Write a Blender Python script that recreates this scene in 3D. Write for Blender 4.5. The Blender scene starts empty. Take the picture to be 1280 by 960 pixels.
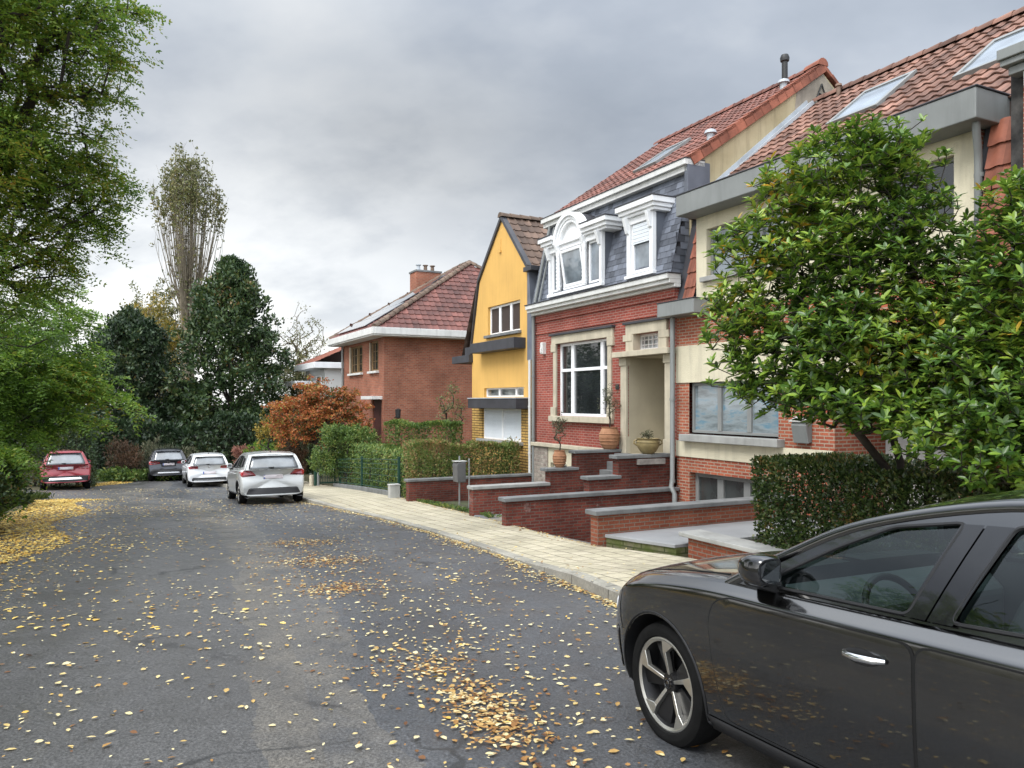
import bpy, bmesh, math, random
import numpy as np
from mathutils import Vector, Matrix, geometry
from mathutils.bvhtree import BVHTree
R = math.radians
sin, cos, pi = math.sin, math.cos, math.pi
scene = bpy.context.scene
col = scene.collection
WM = {}
rng = random.Random(7)

# ------------------------------------------------------------ materials
def _nt(name):
    m = bpy.data.materials.new(name); m.use_nodes = True
    nt = m.node_tree; nt.nodes.clear()
    out = nt.nodes.new('ShaderNodeOutputMaterial')
    return m, nt, out

class G:
    """tiny node graph helper"""
    def __init__(s, nt): s.nt = nt
    def n(s, t, **kw):
        nd = s.nt.nodes.new('ShaderNode' + t)
        for k, v in kw.items():
            if k.startswith('i_'):
                key = k[2:]
                nd.inputs[int(key) if key.isdigit() else key.replace('_', ' ')].default_value = v
            else: setattr(nd, k, v)
        return nd
    def l(s, a, b): s.nt.links.new(a, b)
    def mix(s, fac, a, b, mode='MIX'):
        nd = s.nt.nodes.new('ShaderNodeMix'); nd.data_type = 'RGBA'; nd.blend_type = mode
        for sock, v in ((nd.inputs[0], fac), (nd.inputs[6], a), (nd.inputs[7], b)):
            if hasattr(v, 'links'): s.l(v, sock)
            elif isinstance(v, (int, float)): sock.default_value = v if sock == nd.inputs[0] else (v, v, v, 1)
            else: sock.default_value = (*v[:3], 1)
        return nd.outputs[2]
    def math(s, op, a, b=0.0, c=None, clamp=False):
        nd = s.nt.nodes.new('ShaderNodeMath'); nd.operation = op; nd.use_clamp = clamp
        for i, v in enumerate((a, b, c)):
            if v is None: continue
            if hasattr(v, 'links'): s.l(v, nd.inputs[i])
            else: nd.inputs[i].default_value = v
        return nd.outputs[0]
    def noise(s, vec, scale, detail=4, rough=.55):
        nd = s.n('TexNoise'); nd.inputs['Scale'].default_value = scale
        nd.inputs['Detail'].default_value = detail; nd.inputs['Roughness'].default_value = rough
        if vec is not None: s.l(vec, nd.inputs['Vector'])
        return nd.outputs['Fac']
    def ramp(s, fac, stops):
        nd = s.n('ValToRGB'); cr = nd.color_ramp
        while len(cr.elements) > 1: cr.elements.remove(cr.elements[-1])
        for i, (p, c) in enumerate(stops):
            e = cr.elements[0] if i == 0 else cr.elements.new(p)
            e.position = p; e.color = (*c[:3], 1) if not isinstance(c, (int, float)) else (c, c, c, 1)
        s.l(fac, nd.inputs[0]); return nd.outputs[0]
    def bump(s, h, strength, dist=.01):
        nd = s.n('Bump'); nd.inputs['Strength'].default_value = strength; nd.inputs['Distance'].default_value = dist
        s.l(h, nd.inputs['Height']); return nd.outputs[0]

def finish(g, out, colsock, rough, bumpsock=None, metal=0, coat=0, spec=.5, transl=0.0, coatrough=.03, ior=1.45):
    p = g.n('BsdfPrincipled')
    if hasattr(colsock, 'links'): g.l(colsock, p.inputs['Base Color'])
    else: p.inputs['Base Color'].default_value = (*colsock[:3], 1)
    if hasattr(rough, 'links'): g.l(rough, p.inputs['Roughness'])
    else: p.inputs['Roughness'].default_value = rough
    p.inputs['Metallic'].default_value = metal
    p.inputs['Coat Weight'].default_value = coat
    p.inputs['Coat Roughness'].default_value = coatrough
    p.inputs['Specular IOR Level'].default_value = spec
    p.inputs['IOR'].default_value = ior
    if bumpsock is not None: g.l(bumpsock, p.inputs['Normal'])
    sh = p.outputs[0]
    if transl:
        t = g.n('BsdfTranslucent')
        if hasattr(colsock, 'links'):
            g.l(g.mix(.5, colsock, (.5, .55, .08), 'MIX') if False else colsock, t.inputs[0])
        else: t.inputs[0].default_value = (*colsock[:3], 1)
        mx = g.n('MixShader'); mx.inputs[0].default_value = transl
        g.l(sh, mx.inputs[1]); g.l(t.outputs[0], mx.inputs[2]); sh = mx.outputs[0]
    g.l(sh, out.inputs[0])
    return p

def mat(name, c, rough=.6, var=.18, scale=3.0, c2=None, bump=.0, bscale=60, bdist=.01, metal=0, coat=0, spec=.5,
        island=0.0, transl=0.0, stain=0.0, coatrough=.03):
    """plain procedural surface: colour drift, per-piece variation, fine relief, optional dark weather streaks"""
    m, nt, out = _nt(name); g = G(nt)
    tc = g.n('TexCoord').outputs['Object']
    nz = g.noise(tc, scale, 5)
    lo = tuple(x * (1 - var) for x in c); hi = tuple(min(1, x * (1 + var)) for x in c) if c2 is None else c2
    cs = g.ramp(nz, [(.3, lo), (.7, hi)])
    if island:
        ri = g.n('NewGeometry').outputs['Random Per Island']
        f = g.math('MULTIPLY_ADD', ri, 2 * island, 1 - island)
        cs = g.mix(1.0, cs, f, 'MULTIPLY')
    if stain:
        mp = g.n('Mapping'); mp.inputs['Scale'].default_value = (3.5, 3.5, .35); g.l(tc, mp.inputs[0])
        sn = g.noise(mp.outputs[0], 1.6, 6, .65)
        sf = g.ramp(sn, [(.48, 0.0), (.75, stain)])
        cs = g.mix(sf, cs, tuple(x * .35 for x in c))
    b = None
    if bump: b = g.bump(g.noise(tc, bscale, 4), bump, bdist)
    finish(g, out, cs, rough, b, metal, coat, spec, transl, coatrough)
    return m

def brick_mat(name, c1, c2, mortar, bw=.21, bh=.065, ms=.010, dirt=.25, bump=.6, offset=.5, rough=.85, dscale=.9, c3=None, moss=None):
    m, nt, out = _nt(name); g = G(nt)
    uv = g.n('UVMap').outputs[0]
    bt = g.n('TexBrick'); bt.offset = offset; bt.squash = 1.0
    g.l(uv, bt.inputs['Vector'])
    wob = g.noise(uv, 9, 3)
    bt.inputs['Scale'].default_value = 1.0
    bt.inputs['Brick Width'].default_value = bw; bt.inputs['Row Height'].default_value = bh
    bt.inputs['Mortar Size'].default_value = ms; bt.inputs['Mortar Smooth'].default_value = .15
    bt.inputs['Bias'].default_value = 0
    bt.inputs['Color1'].default_value = (*c1, 1); bt.inputs['Color2'].default_value = (*c2, 1)
    bt.inputs['Mortar'].default_value = (*mortar, 1)
    cs = bt.outputs['Color']
    tc = g.n('TexCoord').outputs['Object']
    big = g.noise(tc, dscale, 6, .6)
    f = g.ramp(big, [(.3, 1 - dirt), (.7, 1 + dirt * .6)])
    cs = g.mix(1.0, cs, f, 'MULTIPLY')
    fine = g.noise(tc, 35, 3)
    cs = g.mix(1.0, cs, g.ramp(fine, [(.3, .82), (.7, 1.15)]), 'MULTIPLY')
    if c3:   # white efflorescence / lime patches
        n3 = g.noise(tc, 2.2, 7, .7)
        cs = g.mix(g.ramp(n3, [(.62, 0.0), (.72, .55)]), cs, c3)
    if moss:
        n4 = g.noise(tc, 1.7, 7, .7)
        cs = g.mix(g.ramp(n4, [(.42, 0.0), (.6, .85)]), cs, moss)
    h = g.math('MULTIPLY_ADD', bt.outputs['Fac'], -1.0, 1.0)
    h2 = g.math('MULTIPLY_ADD', fine, .35, h)
    finish(g, out, cs, rough, g.bump(h2, bump, .008), spec=.3)
    return m

def leaf_mat(name, stops, rough=.45, transl=.25, pos=1.2, island=.35, spec=.5):
    """leaf colours: position noise picks along the ramp, each leaf strays a little"""
    m, nt, out = _nt(name); g = G(nt)
    tc = g.n('TexCoord').outputs['Object']
    ri = g.n('NewGeometry').outputs['Random Per Island']
    nz = g.noise(tc, pos, 4)
    f = g.math('ADD', g.math('MULTIPLY', g.math('SUBTRACT', nz, .5), 1.5), g.math('MULTIPLY_ADD', ri, island * 2, .5 - island), clamp=True)
    cs = g.ramp(f, stops)
    finish(g, out, cs, rough, None, spec=spec, transl=transl)
    return m

# ------------------------------------------------------------ mesh building
def T(x, y, z, rz=0.0): return Matrix.Translation((x, y, z)) @ Matrix.Rotation(rz, 4, 'Z')

class MB:
    def __init__(s, M=None):
        s.M = M or Matrix(); s.v = []; s.f = []; s.mi = []; s.cur = 0; s.uvs = {}
    def add(s, vs, fs):
        b = len(s.v); M = s.M
        s.v += [M @ Vector(p) for p in vs]
        s.f += [tuple(b + i for i in f) for f in fs]; s.mi += [s.cur] * len(fs)
        return s
    def box(s, x0, x1, y0, y1, z0, z1):
        if x0 > x1: x0, x1 = x1, x0
        if y0 > y1: y0, y1 = y1, y0
        if z0 > z1: z0, z1 = z1, z0
        return s.add([(x0,y0,z0),(x1,y0,z0),(x1,y1,z0),(x0,y1,z0),(x0,y0,z1),(x1,y0,z1),(x1,y1,z1),(x0,y1,z1)],
              [(0,3,2,1),(4,5,6,7),(0,1,5,4),(1,2,6,5),(2,3,7,6),(3,0,4,7)])
    def hexa(s, p):  # 8 points, bottom ring then top ring
        return s.add(p, [(0,3,2,1),(4,5,6,7),(0,1,5,4),(1,2,6,5),(2,3,7,6),(3,0,4,7)])
    def quad(s, a, b, c, d): return s.add([a, b, c, d], [(0,1,2,3)])
    def poly(s, pts): return s.add(pts, [tuple(range(len(pts)))])
    def prism(s, poly, axis, a0, a1):
        n = len(poly)
        def P(u, v, a):
            return {'x': (a, u, v), 'y': (u, a, v), 'z': (u, v, a)}[axis]
        vs = [P(u, v, a0) for u, v in poly] + [P(u, v, a1) for u, v in poly]
        fs = [tuple(range(n))[::-1], tuple(range(n, 2 * n))] + [(i, (i + 1) % n, n + (i + 1) % n, n + i) for i in range(n)]
        return s.add(vs, fs)
    def tube(s, pts, r, n=8, caps=True):
        pts = [Vector(p) for p in pts]; k = len(pts)
        rs = r if isinstance(r, (list, tuple)) else [r] * k
        vs = []; fs = []; prev = None
        for i, p in enumerate(pts):
            d = (pts[min(i + 1, k - 1)] - pts[max(i - 1, 0)])
            d = d.normalized() if d.length > 1e-9 else Vector((0, 0, 1))
            if prev is None:
                a = d.cross(Vector((0, 0, 1)))
                if a.length < .1: a = d.cross(Vector((1, 0, 0)))
                a.normalize()
            else:
                a = (prev - d * prev.dot(d))
                a = a.normalized() if a.length > 1e-6 else d.orthogonal().normalized()
            prev = a; b = d.cross(a)
            for j in range(n):
                t = 2 * pi * j / n
                vs.append(p + (a * cos(t) + b * sin(t)) * rs[i])
        for i in range(k - 1):
            for j in range(n):
                fs.append((i*n + j, i*n + (j+1) % n, (i+1)*n + (j+1) % n, (i+1)*n + j))
        if caps: fs += [tuple(range(n))[::-1], tuple(range((k-1)*n, k*n))]
        return s.add(vs, fs)
    def lathe(s, prof, n=24, c=(0,0,0), axis='z', closed=False, caps=True):
        vs = []; fs = []; k = len(prof)
        for r, h in prof:
            for j in range(n):
                t = 2*pi*j/n
                u, v = r*cos(t), r*sin(t)
                q = {'z': (u, v, h), 'y': (u, h, v), 'x': (h, u, v)}[axis]
                vs.append((q[0]+c[0], q[1]+c[1], q[2]+c[2]))
        for i in range(k - 1 + (1 if closed else 0)):
            i2 = (i + 1) % k
            for j in range(n): fs.append((i*n+j, i*n+(j+1)%n, i2*n+(j+1)%n, i2*n+j))
        if not closed and caps:
            if prof[0][0] > 1e-6: fs.append(tuple(range(n))[::-1])
            if prof[-1][0] > 1e-6: fs.append(tuple(range((k-1)*n, k*n)))
        return s.add(vs, fs)
    def grid(s, rows):
        k = len(rows); n = len(rows[0])
        return s.add([p for r in rows for p in r], [(i*n+j, i*n+j+1, (i+1)*n+j+1, (i+1)*n+j) for i in range(k-1) for j in range(n-1)])
    def build(s, name, mats, parent=None, bevel=0, smooth=None, loc=None, seg=2):
        """one mesh object. parent: its thing or part; loc: frame matrix when top-level"""
        F = WM[parent.name] if parent is not None else (loc if loc is not None else Matrix())
        inv = F.inverted()
        vs = [inv @ p for p in s.v]
        me = bpy.data.meshes.new(name)
        me.from_pydata([tuple(p) for p in vs], [], s.f)
        if not isinstance(mats, (list, tuple)): mats = [mats]
        for m in mats: me.materials.append(m)
        me.polygons.foreach_set('material_index', s.mi)
        uvl = me.uv_layers.new(name='UVMap')
        co = np.array([tuple(p) for p in vs]); uv = np.zeros((len(me.loops), 2), dtype=np.float32)
        for p in me.polygons:
            nx, ny, nz = p.normal
            if abs(nz) > .97: tx, ty, tz = 1, 0, 0; bx, by, bz = 0, 1, 0
            else:
                l = math.hypot(nx, ny); tx, ty, tz = -ny/l, nx/l, 0
                bx, by, bz = ny*tz - nz*ty, nz*tx - nx*tz, nx*ty - ny*tx
            for li in p.loop_indices:
                x, y, z = vs[me.loops[li].vertex_index]
                uv[li] = (x*tx + y*ty, x*bx + y*by + z*bz)
        uvl.data.foreach_set('uv', uv.ravel())
        if smooth is not None:
            me.polygons.foreach_set('use_smooth', [True] * len(me.polygons))
            me.set_sharp_from_angle(angle=R(smooth))
        me.update()
        o = bpy.data.objects.new(name, me); col.objects.link(o)
        if parent is not None:
            o.parent = parent; WM[o.name] = F
        else:
            o.matrix_basis = F; WM[o.name] = F
        if bevel:
            b = o.modifiers.new('Bevel', 'BEVEL'); b.width = bevel; b.segments = seg; b.limit_method = 'ANGLE'; b.angle_limit = R(40)
            b.harden_normals = False
        return o

def props(o, label=None, cat=None, group=None, kind=None):
    if label: o['label'] = label
    if cat: o['category'] = cat
    if group: o['group'] = group
    if kind: o['kind'] = kind
    return o

def thing(name, label, cat, M, group=None):
    o = bpy.data.objects.new(name, None); col.objects.link(o)
    o.empty_display_size = .3
    o.matrix_basis = M; WM[o.name] = M
    return props(o, label, cat, group)

def np_mesh(name, V, Q, mats, parent=None, M=None, smooth=False, mi=None):
    """fast mesh from numpy: V (n,3) world points, Q (m,4) quads"""
    F = WM[parent.name] if parent is not None else (M or Matrix())
    A = np.array(F.inverted())
    V = V @ A[:3, :3].T + A[:3, 3]
    me = bpy.data.meshes.new(name)
    me.vertices.add(len(V)); me.vertices.foreach_set('co', V.astype(np.float32).ravel())
    k = Q.shape[1]
    me.loops.add(Q.size); me.loops.foreach_set('vertex_index', Q.astype(np.int32).ravel())
    me.polygons.add(len(Q)); me.polygons.foreach_set('loop_start', np.arange(0, Q.size, k, dtype=np.int32))
    if not isinstance(mats, (list, tuple)): mats = [mats]
    for m in mats: me.materials.append(m)
    if mi is not None: me.polygons.foreach_set('material_index', mi.astype(np.int32))
    if smooth: me.polygons.foreach_set('use_smooth', np.ones(len(Q), dtype=bool))
    me.update(calc_edges=True)
    o = bpy.data.objects.new(name, me); col.objects.link(o)
    if parent is not None: o.parent = parent
    else: o.matrix_basis = F
    WM[o.name] = F
    return o

def copy_tree(o, parent=None):
    c = o.copy(); col.objects.link(c)
    if parent is not None: c.parent = parent
    for ch in list(o.children): copy_tree(ch, c)
    return c

# ------------------------------------------------------------ the lie of the land
GT = [(-60, 2.2), (-30, 1.5), (-15, .83), (0, 0), (20, -1.10), (27, -1.58), (33, -2.06), (37, -2.22), (45, -2.5), (60, -2.9), (100, -3.3), (900, -3.5)]
def gz(y):
    for (a, za), (b, zb) in zip(GT, GT[1:]):
        if y <= b: return za + (zb - za) * (max(y, a) - a) / (b - a)
    return GT[-1][1]
# the row frame: x = along the house fronts (away), y = out towards the street, z = up
ROW = T(3.648, 17, 0, math.atan2(.8907, -.4546))
def row(t, m, z=0): return ROW @ Vector((t, m, z))
def gr(t, m):
    return gz(17 + .8907*t - .4546*m)
def lerp_tab(tab, y):
    if y <= tab[0][0]: return tab[0][1] + (tab[1][1]-tab[0][1])*(y-tab[0][0])/(tab[1][0]-tab[0][0])
    for (a, va), (b, vb) in zip(tab, tab[1:]):
        if y <= b: return va + (vb - va)*(y - a)/(b - a)
    (a, va), (b, vb) = tab[-2:]
    return vb + (vb-va)*(y-b)/(b-a)
def smooth_tab(tab):
    """densify a table with a Catmull-Rom pass"""
    xs = [p[0] for p in tab]; ys = [p[1] for p in tab]; out = []
    n = len(tab)
    sl = [0]*n
    for i in range(n):
        a, b = max(0, i-1), min(n-1, i+1); sl[i] = (ys[b]-ys[a])/(xs[b]-xs[a])
    for i in range(n-1):
        h = xs[i+1]-xs[i]
        for k in range(8):
            u = k/8; u2, u3 = u*u, u*u*u
            out.append((xs[i]+u*h, (2*u3-3*u2+1)*ys[i]+(u3-2*u2+u)*h*sl[i]+(-2*u3+3*u2)*ys[i+1]+(u3-u2)*h*sl[i+1]))
    out.append(tab[-1]); return out
KERB = smooth_tab([(-40, 15.5), (-20, 9.6), (0, 3.7), (4.9, 2.12), (7.92, 1.07), (10.92, 0), (15.84, -2.31), (21.7, -5.76), (27, -8.75), (33, -12.2), (37, -15.2), (44, -21), (60, -36)])
INNER = smooth_tab([(-40, 21.5), (-20, 15.6), (0, 8.2), (7.2, 4.55), (10.92, 2.42), (12.18, 1.30), (15.5, -.12), (18.5, -1.35), (21.7, -2.94), (27, -5.3), (31.5, -7.3), (38, -11.2), (46, -18), (60, -32)])
LEFT = smooth_tab([(-40, 8.2), (-20, 2.4), (0, -3.7), (5, -5.5), (14.02, -9.35), (18, -11.4), (22.2, -13.4), (23.2, -14.6), (24.6, -18.2), (28, -19.0), (33.5, -18.7), (37, -18.6), (44, -24.5), (60, -40)])
kerbx = lambda y: lerp_tab(KERB, y)
innerx = lambda y: lerp_tab(INNER, y)
leftx = lambda y: lerp_tab(LEFT, y)
# ================================================================ setting
# ---- asphalt: worn grey with a paler strip down the middle, damp sheen
def asphalt():
    m, nt, out = _nt('asphalt'); g = G(nt)
    tc = g.n('TexCoord').outputs['Object']
    uv = g.n('UVMap').outputs[0]
    sp = g.n('SeparateXYZ'); g.l(uv, sp.inputs[0])
    big = g.noise(tc, .35, 6, .6); mid = g.noise(tc, 2.2, 5, .6); fine = g.noise(tc, 62, 4, .75); grit = g.noise(tc, 260, 2, .6)
    cs = g.ramp(big, [(.32, (.044, .047, .052)), (.68, (.082, .084, .088))])
    warm = g.math('MULTIPLY', g.math('LESS_THAN', sp.outputs[0], .55), .5)
    cs = g.mix(warm, cs, (.078, .072, .064))
    # strip of older brownish surfacing: u in 0..1 across the road
    wob = g.math('MULTIPLY_ADD', g.noise(tc, .8, 4), .10, -.05)
    u = g.math('ADD', sp.outputs[0], wob)
    strip = g.math('MULTIPLY', g.math('GREATER_THAN', u, .50), g.math('LESS_THAN', u, .61))
    sn = g.ramp(mid, [(.35, .15), (.65, .75)])
    cs = g.mix(g.math('MULTIPLY', strip, sn), cs, (.125, .112, .092))
    cs = g.mix(1.0, cs, g.ramp(fine, [(.36, .45), (.5, .95), (.66, 1.75)]), 'MULTIPLY')
    # tyre-worn darker tracks, fine cracks, damp patches
    tr = g.math('ADD', g.math('ABSOLUTE', g.math('SUBTRACT', u, .27)), 0.0); tr2 = g.math('ABSOLUTE', g.math('SUBTRACT', u, .70))
    tk = g.ramp(g.math('MINIMUM', tr, tr2), [(.03, .80), (.09, 1.0)])
    cs = g.mix(1.0, cs, tk, 'MULTIPLY')
    vo = g.n('TexVoronoi'); vo.feature = 'DISTANCE_TO_EDGE'; vo.inputs['Scale'].default_value = .33
    wv = g.n('VectorMath'); wv.operation = 'ADD'; g.l(tc, wv.inputs[0])
    nv = g.n('TexNoise'); nv.inputs['Scale'].default_value = 1.3; nv.inputs['Detail'].default_value = 6; g.l(tc, nv.inputs['Vector']); g.l(nv.outputs['Color'], wv.inputs[1]); g.l(wv.outputs[0], vo.inputs['Vector'])
    ck = g.math('MULTIPLY', g.ramp(vo.outputs['Distance'], [(.004, 1.0), (.010, 0.0)]), g.ramp(g.noise(tc, .5, 3), [(.50, 0.0), (.58, .8)]))
    cs = g.mix(ck, cs, (.018, .018, .018))
    damp = g.ramp(mid, [(.38, .30), (.66, .58)])
    h = g.math('ADD', g.math('MULTIPLY', fine, 1.0), g.math('MULTIPLY', grit, .6))
    finish(g, out, cs, damp, g.bump(h, .55, .008), spec=.55)
    return m
def paving_mat():
    m, nt, out = _nt('paving_slabs'); g = G(nt)
    uv = g.n('UVMap').outputs[0]
    bt = g.n('TexBrick'); bt.offset = .5; g.l(uv, bt.inputs['Vector'])
    for k, v in (('Scale', 1.0), ('Brick Width', .30), ('Row Height', .30), ('Mortar Size', .010), ('Mortar Smooth', .2), ('Bias', 0)):
        bt.inputs[k].default_value = v
    bt.inputs['Color1'].default_value = (.40, .36, .255, 1); bt.inputs['Color2'].default_value = (.47, .42, .31, 1)
    bt.inputs['Mortar'].default_value = (.11, .10, .075, 1)
    tc = g.n('TexCoord').outputs['Object']
    cs = g.mix(1.0, bt.outputs['Color'], g.ramp(g.noise(tc, 1.1, 6, .65), [(.3, .72), (.7, 1.15)]), 'MULTIPLY')
    cs = g.mix(1.0, cs, g.ramp(g.noise(tc, 40, 3), [(.3, .85), (.7, 1.12)]), 'MULTIPLY')
    h = g.math('MULTIPLY_ADD', bt.outputs['Fac'], -1.0, 1.0)
    finish(g, out, cs, .75, g.bump(h, .5, .008), spec=.35)
    return m
M_road = asphalt(); M_pave = paving_mat()
M_kerb = brick_mat('kerb_stone', (.31, .295, .25), (.26, .245, .21), (.07, .065, .055), .95, 60, .010, .35, bump=.5, offset=0)
M_grass = mat('verge_soil', (.05, .06, .022), .95, .4, 2.0, c2=(.10, .085, .045), bump=.6, bscale=20, bdist=.03)
M_soil = mat('garden_soil', (.055, .042, .028), .95, .4, 3.0, c2=(.06, .075, .03), bump=.6, bscale=25, bdist=.02)

ys = sorted(set([-40+4*i for i in range(8)] + [-8 + .5*i for i in range(112)] + [48, 50, 53, 56, 60]))
def sheet(name, xa, xb, dz, m, nx=6, y0=-40, y1=60, uv01=False):
    rows = []
    for y in ys:
        if y < y0 or y > y1: continue
        a, b = xa(y), xb(y)
        rows.append([(a + (b-a)*i/nx, y, gz(y) + (dz(y) if callable(dz) else dz)) for i in range(nx+1)])
    mb = MB(); mb.grid(rows)
    o = mb.build(name, m, loc=ROW.copy(), smooth=60)
    if uv01:
        me = o.data; uvl = me.uv_layers[0]; n = nx+1
        for p in me.polygons:
            for li in p.loop_indices:
                vi = me.loops[li].vertex_index
                uvl.data[li].uv = ((vi % n)/nx, (vi//n)*.5)
    return props(o, kind='structure')
road = sheet('road', leftx, kerbx, 0.0, M_road, 10, uv01=True)
def kh(y):  # kerb height above the road: dropped along the drives
    s = lambda a, b, x: max(0, min(1, (x-a)/(b-a)))
    return .045 + .085*(1 - s(9.0, 10.4, y)) + .075*s(19.5, 22, y)
# kerb stones with a vertical face, then the slabs behind
rows = []
for y in ys:
    k, z, h = kerbx(y), gz(y), kh(y)
    rows.append([(k-.01, y, z-.1), (k, y, z+h-.012), (k+.02, y, z+h), (k+.17, y, z+h+.002), (k+.175, y, z+h-.1)])
kb = MB(); kb.grid(rows); props(kb.build('kerb', M_kerb, loc=ROW.copy(), smooth=30), kind='structure')
pav = sheet('pavement', lambda y: kerbx(y)+.175, innerx, lambda y: kh(y), M_pave, 6)
# rough ground, dropped under the gardens and houses on the right
def terr_x(y):
    k, i, l = kerbx(y), innerx(y), leftx(y)
    return [l-400, l-120, l-40, l-20, l-9, l-5, l-3, l-1.5, l-.6, l+.0, l+.8, (l+k)/2, k+.4, i-.5, i-.3, i+2, i+8, i+20, i+60, i+200, i+500]
rows = []
for y in [-300, -120, -70] + ys + [70, 80, 100, 130, 200, 400, 800]:
    r = []
    yy = max(-40, min(60, y))
    for k, x in enumerate(terr_x(yy)):
        z = gz(y) - .1
        if k <= 9: z += .104 + max(0, (9-k))*.05*(1 if k > 3 else .6)*(1 if y < 30 else .3)
        if k >= 14 and y < 30: z -= 2.4
        elif k >= 14: z -= 2.4 * max(0, 1-(y-30)/6)
        r.append((x, y, z))
    rows.append(r)
tb = MB(); tb.grid(rows); props(tb.build('ground', M_grass, smooth=60), kind='structure')
# garden floors behind the pavement, as solid beds (row frame: t, m)
def bed(name, t0, t1, m0, m1, zf, m, thick=1.6, nt=8, nm=6):
    mb = MB(ROW); rows = []
    for i in range(nt+1):
        t = t0 + (t1-t0)*i/nt
        mm1 = m1(t) if callable(m1) else m1
        rows.append([(t, m0 + (mm1-m0)*j/nm, zf(t, m0 + (mm1-m0)*j/nm)) for j in range(nm+1)])
    mb.grid(rows)
    for r, s in ((rows[0], 1), (rows[-1], 1), ([q[0] for q in rows], 1), ([q[-1] for q in rows], 1)):
        for a, b in zip(r, r[1:]):
            mb.quad(a, b, (b[0], b[1], b[2]-thick), (a[0], a[1], a[2]-thick))
    return props(mb.build(name, m, loc=ROW.copy()), kind='structure')
def inm(t):  # pavement inner edge in row coordinates
    lo, hi = 2.0, 8.0
    for _ in range(40):
        mid = (lo+hi)/2; p = row(t, mid)
        if p.x > innerx(p.y): lo = mid
        else: hi = mid
    return lo
M_ramp = mat('ramp_concrete', (.13, .12, .105), .85, .3, 2, bump=.4, bscale=40, stain=.4)
M_slab = mat('terrace_slabs', (.23, .235, .24), .6, .15, 1.2, bump=.15, bscale=70)
M_path = mat('path_stone', (.17, .15, .12), .8, .3, 2, bump=.4, bscale=30)
bed('lawn', 6.75, 13.2, -.02, inm, lambda t, m: gr(t, m)+.10, M_soil)
bed('garden_bed', 2.28, 6.45, .02, inm, lambda t, m: gr(t, m)+.06, M_soil)
bed('path', .5, 1.95, .02, lambda t: inm(t)-.02, lambda t, m: gr(t, m)+.05, M_path)
bed('garden_bed', .12, .5, .02, 3.6, lambda t, m: -.40, M_soil, .8)
bed('driveway', -3.2, -.1, -.1, lambda t: inm(t)+.02, lambda t, m: -1.95 + (gr(t, 4.1)+1.95+.03)*max(0, min(1, m/3.9))**1.3, M_ramp, .3)
bed('garden_bed', 13.2, 34, -6, lambda t: inm(t)-.12, lambda t, m: gr(t, m)+.12, M_grass, 2.4, 14)
bed('garden_bed', -16, -4.72, 1.55, lambda t: min(3.45, inm(t)-.02), lambda t, m: gr(t, m)+.02, M_soil)
bed('garden_bed', -16, -6.9, .95, 1.52, lambda t, m: gr(t, m)+.02, M_soil)
# level grey slab in front of the cream house, with a mossy riser to the pavement
M_moss = brick_mat('mossy_block', (.17, .15, .10), (.20, .17, .12), (.05, .05, .03), .40, .19, .012, moss=(.055, .075, .012))
tz = -.43
mb = MB(ROW)
fr = [(-3.42, inm(-3.42)-.05), (-4.0, inm(-4.0)-.06), (-4.62, inm(-4.62)-.10), (-4.62, .02), (-3.42, .02)]
mb.prism(fr, 'z', tz-.05, tz)
mb.box(-6.6, -4.62, .02, 1.5, tz-.05, tz)
props(mb.build('terrace', M_slab, loc=ROW.copy(), bevel=.006), kind='structure')
mb = MB(ROW)
mb.prism([(a, b-.03) for a, b in fr], 'z', -1.4, tz-.051)
mb.box(-6.6, -4.62, .03, 1.48, -1.2, tz-.051)
props(mb.build('terrace_base', M_moss, loc=ROW.copy()), kind='structure')

# ---- low walls of the front gardens
M_gbrick = brick_mat('garden_brick', (.185, .045, .030), (.105, .026, .019), (.115, .08, .066), .20, .062, .009, .55, c3=(.42, .38, .36))
M_gbrick2 = brick_mat('garden_brick_orange', (.28, .085, .045), (.20, .055, .03), (.20, .15, .115), .20, .062, .009, .3)
M_bluestone = mat('bluestone', (.155, .16, .16), .65, .25, 2.5, bump=.15, bscale=60, stain=.45)
M_bluelight = mat('pale_bluestone', (.30, .30, .285), .6, .2, 2.0, bump=.15, bscale=60, stain=.4)
def wall_thing(label, blocks, copings, brick, stone, name='garden_wall', cover='coping'):
    t0, m0 = blocks[0][0], blocks[0][2]
    th = thing(name, label, 'wall', ROW @ T(t0, m0, blocks[0][4]))
    for b in blocks:
        mb = MB(ROW); mb.box(*b); mb.build('brickwork', brick, th, bevel=.006)
    for c in copings:
        mb = MB(ROW); mb.box(*c); mb.build(cover, stone, th, bevel=.012)
    return th
W1 = wall_thing('long dark brick wall with thin stone top below the green hedge', [(6.50, 6.72, .02, 3.95, -1.7, -.55)], [(6.46, 6.76, .02, 4.0, -.55, -.48)], M_gbrick, M_bluestone)
W2 = wall_thing('short low brick wall with pale edged coping beside the entry path', [(2.02, 2.24, 2.08, 4.03, -1.5, -.30)], [(1.98, 2.28, 2.08, 4.07, -.30, -.225)], M_gbrick, M_bluelight)
W3 = wall_thing('dark red brick wall with lime stains between path and garage ramp', [(-.07, .10, .02, 4.27, -2.4, -.31)], [(-.13, .16, .02, 4.33, -.31, -.23)], M_gbrick, M_bluestone)
W4 = wall_thing('orange brick wall with grey stone coping between garage ramp and grey terrace', [(-3.40, -3.20, .02, 4.33, -2.4, -.13)], [(-3.46, -3.14, .02, 4.40, -.13, -.055)], M_gbrick2, M_bluestone)
W5 = wall_thing('low brick wall with pale flat stone slab beside the clipped hedge', [(-8.2, -4.70, 3.40, 3.62, -1.3, -.31)], [(-8.25, -4.60, 3.30, 3.72, -.31, -.245)], M_gbrick2, M_bluelight)
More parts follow.
